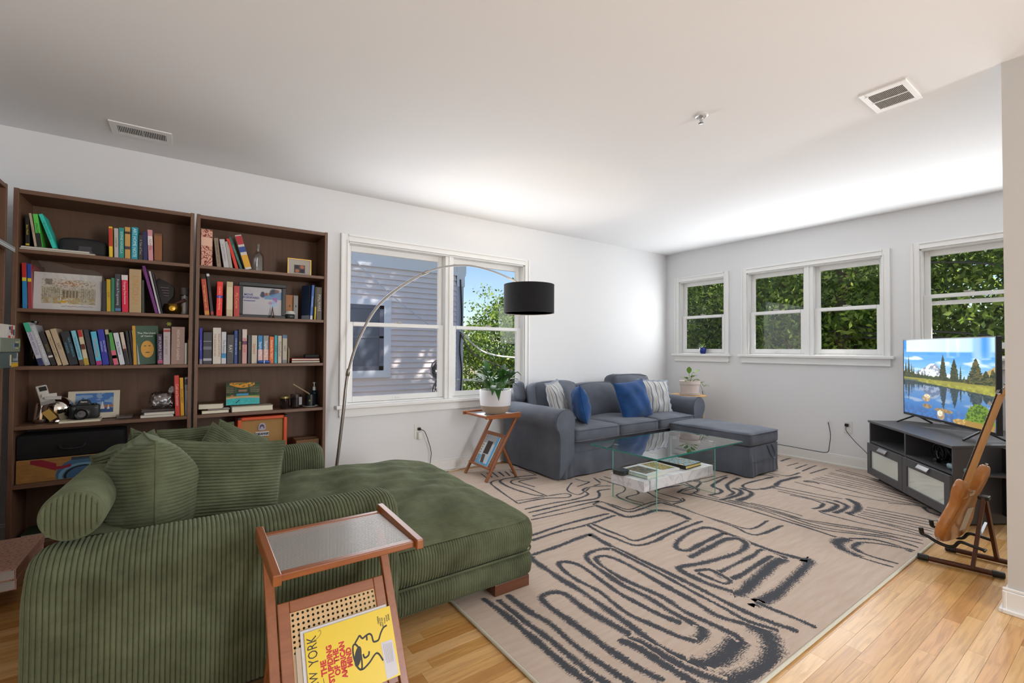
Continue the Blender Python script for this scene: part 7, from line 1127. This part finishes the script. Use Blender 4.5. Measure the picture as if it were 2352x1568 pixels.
def leafmat(c1, c2, name, tr=.3):
    m, t, b = _nt(name); oi = node(t, 'ShaderNodeObjectInfo'); cr = node(t, 'ShaderNodeMix', data_type='RGBA'); cr.inputs[6].default_value = (*lin(c1), 1); cr.inputs[7].default_value = (*lin(c2), 1); t.links.new(oi.outputs['Random'], cr.inputs[0]); t.links.new(cr.outputs[2], b.inputs['Base Color']); b.inputs['Roughness'].default_value = .35
    tl = node(t, 'ShaderNodeBsdfTranslucent'); t.links.new(cr.outputs[2], tl.inputs[0]); mx = node(t, 'ShaderNodeMixShader'); mx.inputs[0].default_value = tr; t.links.new(b.outputs[0], mx.inputs[1]); t.links.new(tl.outputs[0], mx.inputs[2]); t.links.new(mx.outputs[0], t.nodes['Material Output'].inputs[0]); return m
soil = M('2a2018', .95, name='soil', bmp=.6, bscale=90.)
pp = thing('potted_plant', 'trailing pothos in a pink terracotta pot on the end table', 'plant', (5.02, 3.34, .6285)); tcm = M('d9cbc2', .8, name='pale_terracotta', var=.08)
c = (5.02, 3.34, .6285); m = MB(); m.lathe([(.07, .012), (.1, .012), (.112, .13), (.12, .132), (.122, .172), (.112, .172), (.104, .16), (0, .155)], c, 30); m.build('pot', tcm, pp, smooth=True); m = MB(); m.lathe([(.08, 0), (.115, .004), (.122, .03), (.117, .03), (.1, .012), (0, .011)], c, 30); m.build('saucer', tcm, pp, smooth=True); m = MB(); m.lathe([(.1035, .158), (0, .164)], c, 20); m.build('soil', soil, pp, smooth=True)
lm = leafmat('6f8f1c', '3f6b22', 'pothos_leaf', .4); rs = random.Random(21); stems = MB()
LV = [((-.08, -.02, .2), (-1, -.2, .6), .1), ((-.04, -.05, .22), (-.4, -.8, .5), .1), ((.02, .02, .26), (.3, .2, .9), .12), ((.05, -.03, .27), (1, -.1, .55), .15), ((.08, 0, .22), (1, .2, .3), .1), ((-.06, .04, .2), (-.8, .5, .5), .09), ((.0, -.06, .19), (.1, -1, .3), .08), ((-.1, -.03, .18), (-1, -.3, .1), .07), ((.15, -.05, .14), (.9, -.4, .5), .08), ((.19, -.07, .1), (1, -.3, .25), .09), ((.17, -.06, .06), (.3, -.5, -.6), .08), ((.16, -.08, .12), (.2, -1, .2), .07), ((.03, -.02, .21), (.3, -.7, .7), .09)]
for k, (b_, dr, L) in enumerate(LV):
    B = Vector(c) + Vector(b_); stems.tube(curve_pts([Vector(c) + Vector((b_[0] * .2, b_[1] * .2, .158)), Vector(c) + Vector((b_[0] * .6, b_[1] * .6, max(b_[2], .19))), B], 8), .0022, 5); m = MB(); leaf(m, B, dr, L, L * .5, .25); m.build('leaf', lm, pp, smooth=True)
m = MB(); leaf(m, Vector(c) + Vector((.165, -.065, .05)), (.1, -.1, -1), .07, .04, 0.); m.build('leaf', M('6a4030', .7, name='dry_leaf'), pp, smooth=True); stems.build('stems', M('6f7a2c', .5, name='stem_green'), pp, smooth=True)
# succulent on the sill
bp = thing('potted_succulent', 'small spiky succulent in a cobalt blue pot on the small window sill', 'plant', (XB - .015, 3.44, 1.1285)); c = (XB - .015, 3.44, 1.1285); m = MB(); m.lathe([(.024, 0), (.03, .004), (.04, .03), (.042, .055), (.037, .066), (.043, .072), (.043, .08), (.036, .08), (.034, .07), (0, .068)], c, 26); m.build('pot', M('1c3384', .15, name='cobalt_glaze'), bp, smooth=True); m = MB(); m.lathe([(.0345, .071), (0, .073)], c, 16); m.build('soil', soil, bp)
sm_ = leafmat('7d9440', '55702c', 'succulent_leaf', .2)
for k in range(26):
    a = k * 2.4; e_ = .25 + .9 * (k / 26); m = MB(); leaf(m, Vector(c) + Vector((0, 0, .073)), (math.cos(a) * math.cos(e_), math.sin(a) * math.cos(e_), math.sin(e_)), .075 + .01 * (k % 3), .012, .15, 4); m.build('leaf', sm_, bp, smooth=True)
# lily on the far side table
lp_ = thing('potted_lily', 'leafy peace lily in a white and sand pot on the far side table', 'plant', (2.33, 3.56, .593)); c = (2.33, 3.56, .583)
m = MB(); m.lathe([(.09, .0), (.125, .03), (.139, .075)], c, 36); m.f.append(tuple(range(36))[::-1]); m.build('pot_base', M('a3907e', .7, name='sand_glaze'), lp_, smooth=True); m = MB(); m.lathe([(.139, .0752), (.144, .12), (.147, .215), (.138, .215), (.134, .19), (0, .188)], c, 36); m.build('pot', M('dbd9dc', .35, name='white_glaze'), lp_, smooth=True); m = MB(); m.lathe([(.134, .19), (0, .195)], c, 24); m.build('soil', soil, lp_)
ll = leafmat('2c5a1c', '1a3514', 'lily_leaf', .25); rs = random.Random(8); stems = MB()
for k in range(46):
    a = k * 2.39996; e_ = rs.uniform(.15, 1.25); r0 = rs.uniform(.02, .1); L = rs.uniform(.13, .2); st = Vector(c) + Vector((math.cos(a) * r0 * .7, math.sin(a) * r0 * .7, .19)); hgt = rs.uniform(.04, .17) * (.5 + e_ / 1.6); tip = st + Vector((math.cos(a) * .07, math.sin(a) * .07, hgt)); stems.tube(curve_pts([st, st * .5 + tip * .5 + Vector((0, 0, .015)), tip], 6), .0026, 5)
    m = MB(); leaf(m, tip, (math.cos(a) * math.cos(e_), math.sin(a) * math.cos(e_), math.sin(e_)), L, L * .34, rs.uniform(.25, .8), 7, .25); m.build('leaf', ll, lp_, smooth=True)
stems.build('stems', M('3f6a2c', .5, name='stem_green'), lp_, smooth=True)

# ------------------------------------------------------------------ arc floor lamp
fl = thing('floor_lamp', 'brushed steel arc floor lamp with a black drum shade hanging over the far side table', 'lamp', (.94, 3.74, 0)); stl = M('9a9692', .32, .9, name='brushed_steel')
m = MB(); m.lathe([(.15, 0), (.15, .02), (.14, .028), (.02, .034), (.018, .08), (0, .08)], (.94, 3.74, 0), 36); m.build('base', stl, fl, smooth=True)
path = [(.944, 3.74, .06), (.976, 3.74, .323), (1.012, 3.74, .66), (1.048, 3.74, .98), (1.129, 3.7, 1.275), (1.289, 3.64, 1.56), (1.611, 3.54, 1.806), (1.903, 3.45, 1.887), (2.161, 3.37, 1.854), (2.417, 3.3, 1.754), (2.5, 3.28, 1.69)]
C = curve_pts(path, 120); k1 = min(range(len(C)), key=lambda i: abs(C[i].z - .98) + (C[i].x > 1.3)); k2 = min(range(len(C)), key=lambda i: abs(C[i].x - 1.6))
m = MB(); m.tube(C[:k1 + 1], .0125, 12); m.build('pole', stl, fl, smooth=True); m = MB(); m.tube(C[k1:k2 + 1], .0105, 12); m.build('arc', stl, fl, smooth=True); m = MB(); m.tube(C[k2:], .0075, 10); m.build('arc_end', stl, fl, smooth=True)
for k, r in ((k1, .017), (k2, .0135)): dd = (C[k + 1] - C[k - 1]).normalized(); m = MB(); m.tube([C[k] - dd * .03, C[k] - dd * .025, C[k] + dd * .025, C[k] + dd * .03], [r * .8, r, r, r * .8], 14); m.build('collar', stl, fl, smooth=True)
sc_ = (2.5, 3.28, 0); m = MB(); m.lathe([(.226, 1.495), (.226, 1.75)], sc_, 64); m.f = [f_ for f_ in m.f if len(f_) == 4]; m.build('shade', M('17171a', .95, name='black_shade_cloth', bmp=.3, bscale=400.), fl, smooth=True)
lining, t, b = _nt('white_lining'); b.inputs['Base Color'].default_value = (.8, .76, .7, 1); m = MB(); m.lathe([(.2235, 1.749), (.2235, 1.496)], sc_, 64); m.f = [f_ for f_ in m.f if len(f_) == 4]; m.build('shade_lining', lining, fl, smooth=True)
m = MB(); m.lathe([(.2236, 1.503), (.227, 1.495), (.2236, 1.4945)], sc_, 64); m.lathe([(.221, 1.751), (.227, 1.75), (.221, 1.744)], sc_, 64); m.f = [f_ for f_ in m.f if len(f_) == 4]; m.build('shade_rim', M('17171a', .8, name='black_tape'), fl, smooth=True)
m = MB()
for k in range(3): a = k * 2.094; m.tube([(2.5, 3.28, 1.7), (2.5 + .223 * math.cos(a), 3.28 + .223 * math.sin(a), 1.74)], .003, 6)
m.lathe([(.02, 1.66), (.02, 1.7), (0, 1.71)], sc_, 16); m.build('spider', stl, fl, smooth=True)
bm, t, b = _nt('lamp_bulb'); b.inputs['Base Color'].default_value = (1, .9, .8, 1); b.inputs['Emission Color'].default_value = (1, .78, .55, 1); b.inputs['Emission Strength'].default_value = 6
m = MB(); m.lathe([(0, 1.57), (.028, 1.585), (.034, 1.61), (.028, 1.635), (.014, 1.66), (0, 1.662)], sc_, 20); m.build('bulb', bm, fl, smooth=True)
dm, t, b = _nt('shade_diffuser'); tl = node(t, 'ShaderNodeBsdfTranslucent'); tl.inputs[0].default_value = (.95, .88, .8, 1); mx = node(t, 'ShaderNodeMixShader'); mx.inputs[0].default_value = .75; b.inputs['Base Color'].default_value = (.9, .86, .8, 1); t.links.new(b.outputs[0], mx.inputs[1]); t.links.new(tl.outputs[0], mx.inputs[2]); t.links.new(mx.outputs[0], t.nodes['Material Output'].inputs[0])
m = MB(); m.lathe([(.0, 1.498), (.2232, 1.498)], sc_, 48); m.build('diffuser', dm, fl)
L = bpy.data.lights.new('lamp_glow', 'POINT'); L.energy = 7; L.color = (1, .78, .55); L.shadow_soft_size = .035; o = bpy.data.objects.new('lamp_glow', L); COL.objects.link(o); o.location = (2.5, 3.28, 1.56)

# ------------------------------------------------------------------ corner media cabinet
ggm = M('47474a', .42, name='graphite_laminate', bmp=.05); gdk = M('1f1f21', .6, name='dark_interior')
A_ = Vector((4.205, .82, 0)); B_ = Vector((5.119, 1.559, 0)); U_ = (B_ - A_).normalized(); N_ = Vector((U_.y, -U_.x, 0)); LW_ = (B_ - A_).length; SD = Vector((.863, -.505, 0)).normalized()
def pt(a, d, z): return A_ + U_ * a + N_ * d + Vector((0, 0, z))
tv = thing('media_cabinet', 'graphite corner media cabinet with two glass doors under the television', 'cabinet', (4.75, 1.0, 0))
def ob(m, a0, a1, d0, d1, z0, z1): return m.obox(pt((a0 + a1) / 2, (d0 + d1) / 2, (z0 + z1) / 2), U_, N_, (0, 0, 1), ((a1 - a0) / 2, (d1 - d0) / 2, (z1 - z0) / 2))
Cc = A_ + SD * .78; poly = [A_ - U_ * .008 - N_ * .008, Cc, Vector((5.38, .35, 0)), Vector((5.38, 1.36, 0)), B_ + U_ * .01 + N_ * .1, B_ + U_ * .012 - N_ * .008]
z0r = .0126
m = MB(); m.prism([(p.x, p.y) for p in poly], .522, .54); m.build('top', ggm, tv, bevel=.0015)
m = MB(); m.prism([(p.x, p.y) for p in [A_ + U_ * .02 + SD * .05, Cc, Vector((5.36, .37, 0)), Vector((5.36, 1.34, 0)), B_ + N_ * .1]], .055, .07); m.build('bottom', ggm, tv)
m = MB(); n2 = Vector((SD.y, -SD.x, 0)); m.prism([(p.x, p.y) for p in (A_ + Vector((0, 0, 0)), Cc, Cc - n2 * .018, A_ - n2 * .018 + SD * .012)], .013, .522); m.build('side_panel', ggm, tv, bevel=.001, seg=1)
m = MB(); ob(m, LW_ - .018, LW_, 0, .28, .06, .522); m.build('side_panel', ggm, tv, bevel=.001, seg=1)
m = MB(); ob(m, LW_ * .5 - .009, LW_ * .5 + .009, .002, .34, .07, .522); m.build('divider', ggm, tv)
m = MB(); ob(m, .02, LW_ - .018, .004, .34, .342, .358); m.build('shelf', ggm, tv)
m = MB(); ob(m, .02, LW_ - .01, .34, .348, .07, .522); m.build('back_panel', gdk, tv)
m = MB(); ob(m, .05, LW_ - .05, .05, .065, .0126, .055); m.build('plinth', M('101011', .7, name='black_plinth'), tv)
frg, t, b = _nt('pale_door_glass'); b.inputs['Base Color'].default_value = (.62, .66, .6, 1); b.inputs['Roughness'].default_value = .06; b.inputs['Specular IOR Level'].default_value = .9; b.inputs['Coat Weight'].default_value = .6
for a0, a1 in ((.0, LW_ / 2 - .002), (LW_ / 2 + .002, LW_)):
    fw = .062; m = MB(); ob(m, a0, a0 + fw, -.019, -.001, .06, .338); ob(m, a1 - fw, a1, -.019, -.001, .06, .338); ob(m, a0 + fw, a1 - fw, -.019, -.001, .06, .06 + fw); ob(m, a0 + fw, a1 - fw, -.019, -.001, .338 - fw, .338); d_ = m.build('door', ggm, tv, bevel=.001, seg=1)
    m = MB(); ob(m, a0 + fw, a1 - fw, -.009, -.005, .06 + fw, .338 - fw); m.build('door_glass', frg, d_)
    c_ = (a0 + a1) / 2; m = MB(); p0 = pt(c_, 0, 0); m.obox(pt(c_, -.029, .318), U_, (N_ * .55 + Vector((0, 0, .83))), U_.cross(N_ * .55 + Vector((0, 0, .83))), (.07, .014, .0015)); ob(m, c_ - .07, c_ + .07, -.04, -.037, .3, .308); ob(m, c_ - .07, c_ + .07, -.022, -.019, .322, .332); m.build('handle', M('a9a9ab', .3, .8, name='satin_steel'), d_)
# cable coil and controllers in the open bays
cc = thing('cable_bundle', 'coiled black cables in the right bay of the media cabinet', 'cables', tuple(pt(.36, .1, .3585))); m = MB(); rs = random.Random(6)
for k in range(9):
    c0 = pt(.4 - .02 * (k % 3) - .05 * rs.random(), .1 + .04 * rs.random(), .4225 + .01 * rs.random()); r1 = .05 + .012 * rs.random(); tl = rs.uniform(-.3, .3); m.tube([c0 + U_ * (r1 * math.cos(q * .4189)) + (Vector((0, 0, 1)) * math.cos(tl) + N_ * math.sin(tl)) * (r1 * math.sin(q * .4189)) for q in range(16)], .0045, 6)
m.tube(curve_pts([pt(.42, .05, .365), pt(.3, .04, .364), pt(.22, .1, .364), pt(.1, .08, .364)], 20), .004, 6); m.build('coil', bkp, cc, smooth=True); m = MB(); ob(m, .3, .34, .06, .09, .3585, .39); m.build('plug_block', bkp, cc, bevel=.004)
def controller(loc_a, loc_d, label, col):
    c0 = pt(loc_a, loc_d, .376); o = thing('game_controller', label, 'controller', tuple(pt(loc_a, loc_d, .3585)), math.atan2(U_.y, U_.x)); m = softbox(.05, .022, .016, .012, (8, 5, 4)); place(m, (0, 0, .025)); m.build('shell', M(col, .4, name='controller_plastic'), o, smooth=True, local=True)
    for sx in (-1, 1): m = softbox(.017, .035, .015, .012, (5, 6, 4)); place(m, (sx * .045, -.018, .016), (0, 0, sx * .35)); m.build('grip', M(col, .4, name='controller_plastic'), o, smooth=True, local=True); m = MB(); m.lathe([(.008, .04), (.006, .048), (.009, .05), (0, .052)], (sx * .022, -.008, 0), 12); m.build('thumbstick', bkp, o, smooth=True, local=True)
controller(.09, .055, 'pale teal game controller in the right bay of the media cabinet', '7d9a9c')
tb = thing('streaming_box', 'small cream device at the inner end of the left bay', 'device', tuple(pt(.64, .06, .3585))); m = MB(); ob(m, .606, .65, .03, .07, .3586, .385); m.build('case', M('b5a890', .5, name='cream_plastic'), tb, bevel=.004); m = MB(); ob(m, .62, .64, .028, .0295, .366, .37); m.build('port', bkp, tb)
# ------------------------------------------------------------------ television
T0 = Vector((5.354, 1.368, 0)); T1 = Vector((4.462, .646, 0)); TX = (T1 - T0).normalized(); TN = Vector((-TX.y * -1, TX.x * -1, 0)); TN = Vector((-.629, .777, 0)); TL = (T1 - T0).length
t_ = thing('television', 'large flat television showing a mountain lake on the corner cabinet', 'television', (4.9, 1.0, .5405))
def tb_(m, a0, a1, d0, d1, z0, z1): return m.obox(T0 + TX * ((a0 + a1) / 2) - TN * ((d0 + d1) / 2) + Vector((0, 0, (z0 + z1) / 2)), TX, TN, (0, 0, 1), ((a1 - a0) / 2, (d1 - d0) / 2, (z1 - z0) / 2))
tvb = M('0c0c0d', .3, name='tv_black')
m = MB(); tb_(m, 0, TL, .002, .03, .606, 1.28); m.build('panel', tvb, t_, bevel=.003); m = MB(); tb_(m, .15, TL - .15, .03, .06, .64, 1.0); m.build('rear_housing', tvb, t_, bevel=.01)
m = MB(); tb_(m, 0, TL, -.004, .002, .606, .626); tb_(m, 0, .009, -.004, .002, .626, 1.28); tb_(m, TL - .009, TL, -.004, .002, .626, 1.28); tb_(m, .009, TL - .009, -.004, .002, 1.272, 1.28); m.build('bezel', tvb, t_)
m = MB(); tb_(m, TL * .5 - .02, TL * .5 + .02, -.006, -.004, .6, .612); m.build('logo_tab', M('8a8a8c', .4, name='silver'), t_)
def lake(u, v):
    H0 = .475 - .02 * u; n = noise2(u, v, 6, 31); n2 = noise2(u, v, 30, 32); n3 = noise2(u, v, 70, 33, 2)
    def up(u, v):   # the scene above the waterline; v measured from the waterline, 0..1
        c = np.ones((*u.shape, 3)); c = mixc(c, 1, 'a9d3f2'); c = mixc(c, np.clip(v * 1.3, 0, 1), '3f8fe0'); cl = noise2(np.clip(u * .9, 0, 1), np.clip(v * 1.6, 0, 1), 5, 35); c = mixc(c, np.clip((cl - .5) * 5, 0, 1) * .85 * np.clip(v * 2, 0, 1), 'eef3f8')
        ridge = .2 + .24 * np.exp(-((u - .37) / .09) ** 2) + .05 * np.sin(u * 31) * .5 + .03 * noise2(u, u * 0, 14, 36); mt = (v < ridge) & (u < .62); c = np.where(mt[..., None], mixc(np.ones_like(c), 1, '8d97a8'), c); c = np.where((mt & (n2 > .5))[..., None], mixc(np.ones_like(c), 1, 'd9dde2'), c)
        hill = (v < .1 + (u - .78) * 1.5) & (u > .7); c = np.where(hill[..., None], mixc(np.ones_like(c), 1, 'b59a62'), c); fr = v < .1 + .06 * n3 + .05 * (u < .15); c = np.where(fr[..., None], mixc(np.ones_like(c), 1, '3c4a2c'), c)
        rs = random.Random(9); T = [(.07, .36, .028), (.03, .28, .03), (.11, .24, .025), (.14, .2, .02), (.2, .16, .02), (.25, .14, .03), (.5, .38, .042), (.62, .33, .05), (.685, .26, .018), (.83, .34, .075), (.76, .14, .03), (.92, .2, .06), (.98, .22, .05), (.72, .12, .03)]
        for x, h, w in [(x, h * 1.7, w * 1.15) for x, h, w in T]:
            tw = w * (1 - v / h) * (.65 + .7 * n3) * (.85 + .3 * np.sin(v * 160)) if w < .045 else w * np.clip(1 - v / h, 0, 1) ** .7 * (.7 + .6 * n3); tm = (np.abs(u - x) < tw) & (v < h); dk = noise2(u, v, 60, 40, 1); c = np.where(tm[..., None], np.where((dk > .5)[..., None], mixc(np.ones_like(c), 1, '2c3a26'), mixc(np.ones_like(c), 1, '5f5a36' if x > .7 else '4a4c30')), c)
        bank = v < .035 + .02 * n; c = np.where(bank[..., None], mixc(np.ones_like(c), 1, '8f8a3c'), c); return c
    top = up(u, np.clip((v - H0) / (1 - H0), 0, 1)); rv = np.clip((H0 - v) / (1 - H0) * 1.05, 0, 1); uu = np.clip(u + .006 * (n3 - .5) * (1 + rv * 4), 0, 1); bot = up(uu, rv) * .8; bot = mixc(bot, .28, '3a63a8'); bot = mixc(bot, np.clip((.16 - v) * 6, 0, 1) * (n2 > .45) * .55, '4a4660'); c = np.where((v > H0)[..., None], top, bot)
    c = np.where(((v > H0 - .07 * u - .01) & (v < H0 + .005) & (u > .2))[..., None], mixc(np.ones_like(c), 1, '93913f') * (.75 + .5 * n2)[..., None], c)
    for x, y, rx, ry, col in ((.3, .24, .05, .045, 'a8906c'), (.31, .14, .06, .03, '8a7658'), (.31, .27, .035, .03, 'd0c2a0'), (.5, .12, .11, .025, '8f7850'), (.47, .06, .045, .06, '9a8468'), (.46, .08, .03, .04, 'd5c8b0'), (.68, .03, .08, .035, 'a8884c'), (.74, .05, .04, .03, 'c0a060')): c = np.where((((u - x) / rx) ** 2 + ((v - y) / ry) ** 2 < .7 + .5 * n2)[..., None], mixc(np.ones_like(c), 1, col) * (.7 + .6 * n3)[..., None], c)
    g = (((u - .86) / .13) ** 2 + ((v - .06) / .2) ** 2 < .8 + .5 * n3); c = np.where(g[..., None], np.where((n3 > .5)[..., None], mixc(np.ones_like(c), 1, '6a8a2c'), mixc(np.ones_like(c), 1, '3f5a20')), c); c = np.where((g & (v < .06))[..., None], mixc(np.ones_like(c), 1, '9a7a3c'), c); return np.clip(c, 0, 1)
scr = cmat('tv_screen', .95, .06, .5); picture('screen', T0 + TX * .009 + TN * .0025 + Vector((0, 0, .626)), TX, (0, 0, 1), TL - .018, .646, 300, 170, lake, scr, t_)
for a in (.16, TL - .17):
    m = MB(); c0 = T0 + TX * a - TN * .015; top = c0 + Vector((0, 0, .615)); 
    for s_ in (-1, 1): e_ = c0 + TN * (.13 * s_) + TX * (.03 * (1 if a > .5 else -1)) + Vector((0, 0, .5465)); m.bar(top, e_, .016, .012, (0, 0, 1))
    m.v = [(x, y, max(z, .5405)) for x, y, z in m.v]; m.build('foot', tvb, t_, bevel=.002)
# ------------------------------------------------------------------ guitar on its stand
brn = M('4d2a18', .35, .4, name='brown_powder_coat'); gs = thing('guitar_stand', 'brown metal folding guitar stand beside the cabinet', 'stand', (3.52, .6, 0))
f1a, f1b, f2a, f2b = Vector((3.385, .8, .02)), Vector((3.45, .49, .02)), Vector((3.66, .74, .02)), Vector((3.7, .42, .02))
for a, b_ in ((f1a, f1b), (f2a, f2b)):
    m = MB(); m.tube([a, b_], .0135, 12); ft_ = m.build('foot_tube', brn, gs, smooth=True)
    for p, q in ((a, b_), (b_, a)): dd = (q - p).normalized(); m = MB(); m.tube([p - dd * .012, p - dd * .008, p + dd * .035, p + dd * .036], [.012, .0175, .0175, .014], 12); m.build('rubber_cap', bkp, ft_, smooth=True)
ap = Vector((3.53, .565, .385))
for bs in (f1a.lerp(f1b, .66), f2a.lerp(f2b, .62)): m = MB(); m.bar(bs, ap + (bs - ap).normalized() * .0 + Vector(((bs.x - ap.x) * .12, 0, 0)), .016, .036, (1, 0, .3)); m.build('upright', brn, gs, bevel=.002)
m = MB(); m.obox(ap + Vector((0, 0, .0)), (1, 0, 0), (0, 1, 0), (0, 0, 1), (.028, .022, .01)); m.build('apex_pad', bkp, gs, bevel=.004)
for x0_, bx in ((3.44, 3.44), (3.64, 3.655)):
    m = MB(); m.tube(curve_pts([(bx, .55, .128), (bx, .6, .135), (x0_, .645, .14), (x0_, .67, .108), (x0_, .7, .1), (x0_ - .01, .74, .112), (x0_ - .015, .775, .132), (x0_ - .02, .8, .14), (x0_ - .02, .803, .158)], 40), .0085, 10); m.build('yoke_arm', bkp, gs, smooth=True); m = MB(); m.tube([(x0_ - .02, .8, .142), (x0_ - .02, .804, .172)], .0115, 10); m.build('arm_cap', bkp, gs, smooth=True); m = MB(); m.tube([(bx - .02, .55, .128), (bx + .02, .55, .128)], .006, 8); m.build('pivot', bkp, gs, smooth=True)
m = MB(); m.bar((3.46, .57, .2), (3.6, .57, .235), .012, .003); m.bar((3.6, .57, .235), (3.655, .56, .21), .012, .003); m.build('spreader', M('c9c9c9', .3, .8, name='zinc'), gs)
gt = thing('electric_guitar', 'honey brown electric guitar seen from behind leaning on its stand', 'guitar', (3.53, .72, .11)); Q = Vector((3.53, .71, .118)); LA = Vector((0, -.275, .961)).normalized(); WA = Vector((.985, -.17, 0)).normalized(); LA = (LA - WA * LA.dot(WA)).normalized(); NA = LA.cross(WA) * 1
if NA.y < 0: NA = -NA
OL = [(-.05, .0), (-.1, .008), (-.14, .04), (-.155, .09), (-.148, .14), (-.122, .19), (-.11, .23), (-.113, .265), (-.13, .3), (-.136, .34), (-.122, .37), (-.1, .378), (-.078, .36), (-.06, .325), (-.04, .3), (.0, .297), (.04, .3), (.055, .33), (.072, .38), (.1, .425), (.125, .44), (.145, .42), (.146, .37), (.13, .315), (.115, .27), (.115, .22), (.135, .17), (.155, .12), (.155, .07), (.135, .03), (.1, .008), (.05, 0)]
def gp(w, l, n): return Q + WA * w + LA * l + NA * n
OS = curve_pts([(a, b_, 0) for a, b_ in OL + [OL[0]]], 128)[:-1]; m = MB(); T_ = .022
for k, (n_, s_) in enumerate(((-T_, .93), (-T_ + .004, .975), (-T_ + .01, 1), (T_ - .006, 1), (T_, .97))): m.v += [tuple(gp(p.x * s_ + .0 * (1 - s_), .2 + (p.y - .2) * s_, n_)) for p in OS]
no = len(OS)
for k in range(4):
    for i in range(no): m.f.append((k * no + i, k * no + (i + 1) % no, (k + 1) * no + (i + 1) % no, (k + 1) * no + i))
m.f.append(tuple(range(no))[::-1]); m.f.append(tuple(4 * no + i for i in range(no))); hon = wood('a5652c', 'c07f3e', 'z', .28, .6, 'honey_ash', .6, .4); m.build('body', hon, gt, smooth=True, sharp=50)
mp_w = wood('c08a52', 'd8a468', 'z', .35, .5, 'maple_neck', .6, .3); m = MB(); prof = [(math.cos(a) , math.sin(a)) for a in np.linspace(math.pi, 2 * math.pi, 9)]; R_ = []
for l, w in ((.27, .029), (.34, .028), (.5, .026), (.7, .023), (.86, .0215)): R_.append([gp(w * c, l, .018 + .02 * s) for c, s in prof] + [gp(w, l, .018), gp(-w, l, .018)])
m.grid(np.array(R_)); m.build('neck', mp_w, gt, smooth=True, sharp=50)
m = MB(); m.add([gp(-.0285, .27, .0185), gp(.0285, .27, .0185), gp(.0217, .86, .0185), gp(-.0217, .86, .0185), gp(-.0285, .27, .025), gp(.0285, .27, .025), gp(.0217, .86, .025), gp(-.0217, .86, .025)], [(0, 3, 2, 1), (4, 5, 6, 7), (0, 1, 5, 4), (1, 2, 6, 5), (2, 3, 7, 6), (3, 0, 4, 7)]); fb = m.build('fretboard', M('241812', .5, name='rosewood'), gt)
for k in range(18): l = .28 + .57 * (1 - 2 ** (-k / 12)) / (1 - 2 ** (-17 / 12)) * .98; m = MB(); m.bar(gp(-.026, l, .0258), gp(.026, l, .0258), .002, .0014, NA); m.build('fret', M('c9c9c5', .2, 1., name='fret_wire'), fb)
m = MB(); m.plate([(-.02, .86), (.02, .86), (.035, .9), (.04, 1.0), (.025, 1.04), (-.03, 1.03), (-.032, .9)], gp(0, 0, .004) - LA * 0, WA, LA, -.014 if WA.cross(LA).dot(NA) > 0 else .014); m.build('headstock', mp_w, gt, bevel=.003)
for k in range(6): m = MB(); m.tube([gp(-.033, .9 + .024 * k, -.002), gp(-.055, .9 + .024 * k, -.002)], .005, 8); m.build('tuning_peg', chrome, gt, smooth=True)
def back_plate(w0, w1, l0, l1, nm, mt): m = MB(); m.obox(gp((w0 + w1) / 2, (l0 + l1) / 2, -T_ - .0012), WA, LA, NA, ((w1 - w0) / 2, (l1 - l0) / 2, .0012)); m.build(nm, mt, gt, bevel=.001, seg=1)
back_plate(.02, .09, .06, .2, 'cavity_cover', M('d8d4c8', .4, name='cream_plastic')); back_plate(-.025, .025, .285, .345 - .03, 'neck_plate', chrome)
m = MB(); m.tube([gp(.12, .437, 0), gp(.121, .452, 0)], [.004, .007], 10); m.build('strap_button', chrome, gt, smooth=True); m = MB(); m.tube([gp(0, .002, 0), gp(0, -.008, 0)], [.004, .007], 10); m.build('strap_button', chrome, gt, smooth=True); m = MB(); m.tube([gp(-.12, .025, 0), gp(-.128, .018, 0)], .011, 12); m.build('output_jack', chrome, gt, smooth=True)
m = MB(); m.obox(gp(0, .09, T_ + .004), WA, LA, NA, (.04, .012, .004)); m.build('bridge', chrome, gt, bevel=.001); m = MB(); m.obox(gp(-.13, .12, T_ + .004), WA, LA, NA, (.008, .008, .006)); m.build('knob', chrome, gt, bevel=.002)
for k in range(6): m = MB(); m.tube([gp(-.018 + .0072 * k, .09, T_ + .009), gp(-.016 + .0064 * k, .88, .028)], .0006, 4); m.build('string', chrome, gt)
# ------------------------------------------------------------------ letters become plain meshes
bpy.context.view_layer.update(); dg = bpy.context.evaluated_depsgraph_get(); fonts = [o for o in COL.objects if o.type == 'FONT']
new = []
for o in fonts: me = bpy.data.meshes.new_from_object(o.evaluated_get(dg)); new.append((o, me))
for o, me in new:
    q = bpy.data.objects.new(o.name + '_', me); par, mw, mt = o.parent, o.matrix_local.copy(), o.data.materials[0]; nm = o.name; bpy.data.objects.remove(o); q.name = nm; COL.objects.link(q); q.parent = par; q.matrix_local = mw
    if not me.materials: me.materials.append(mt)
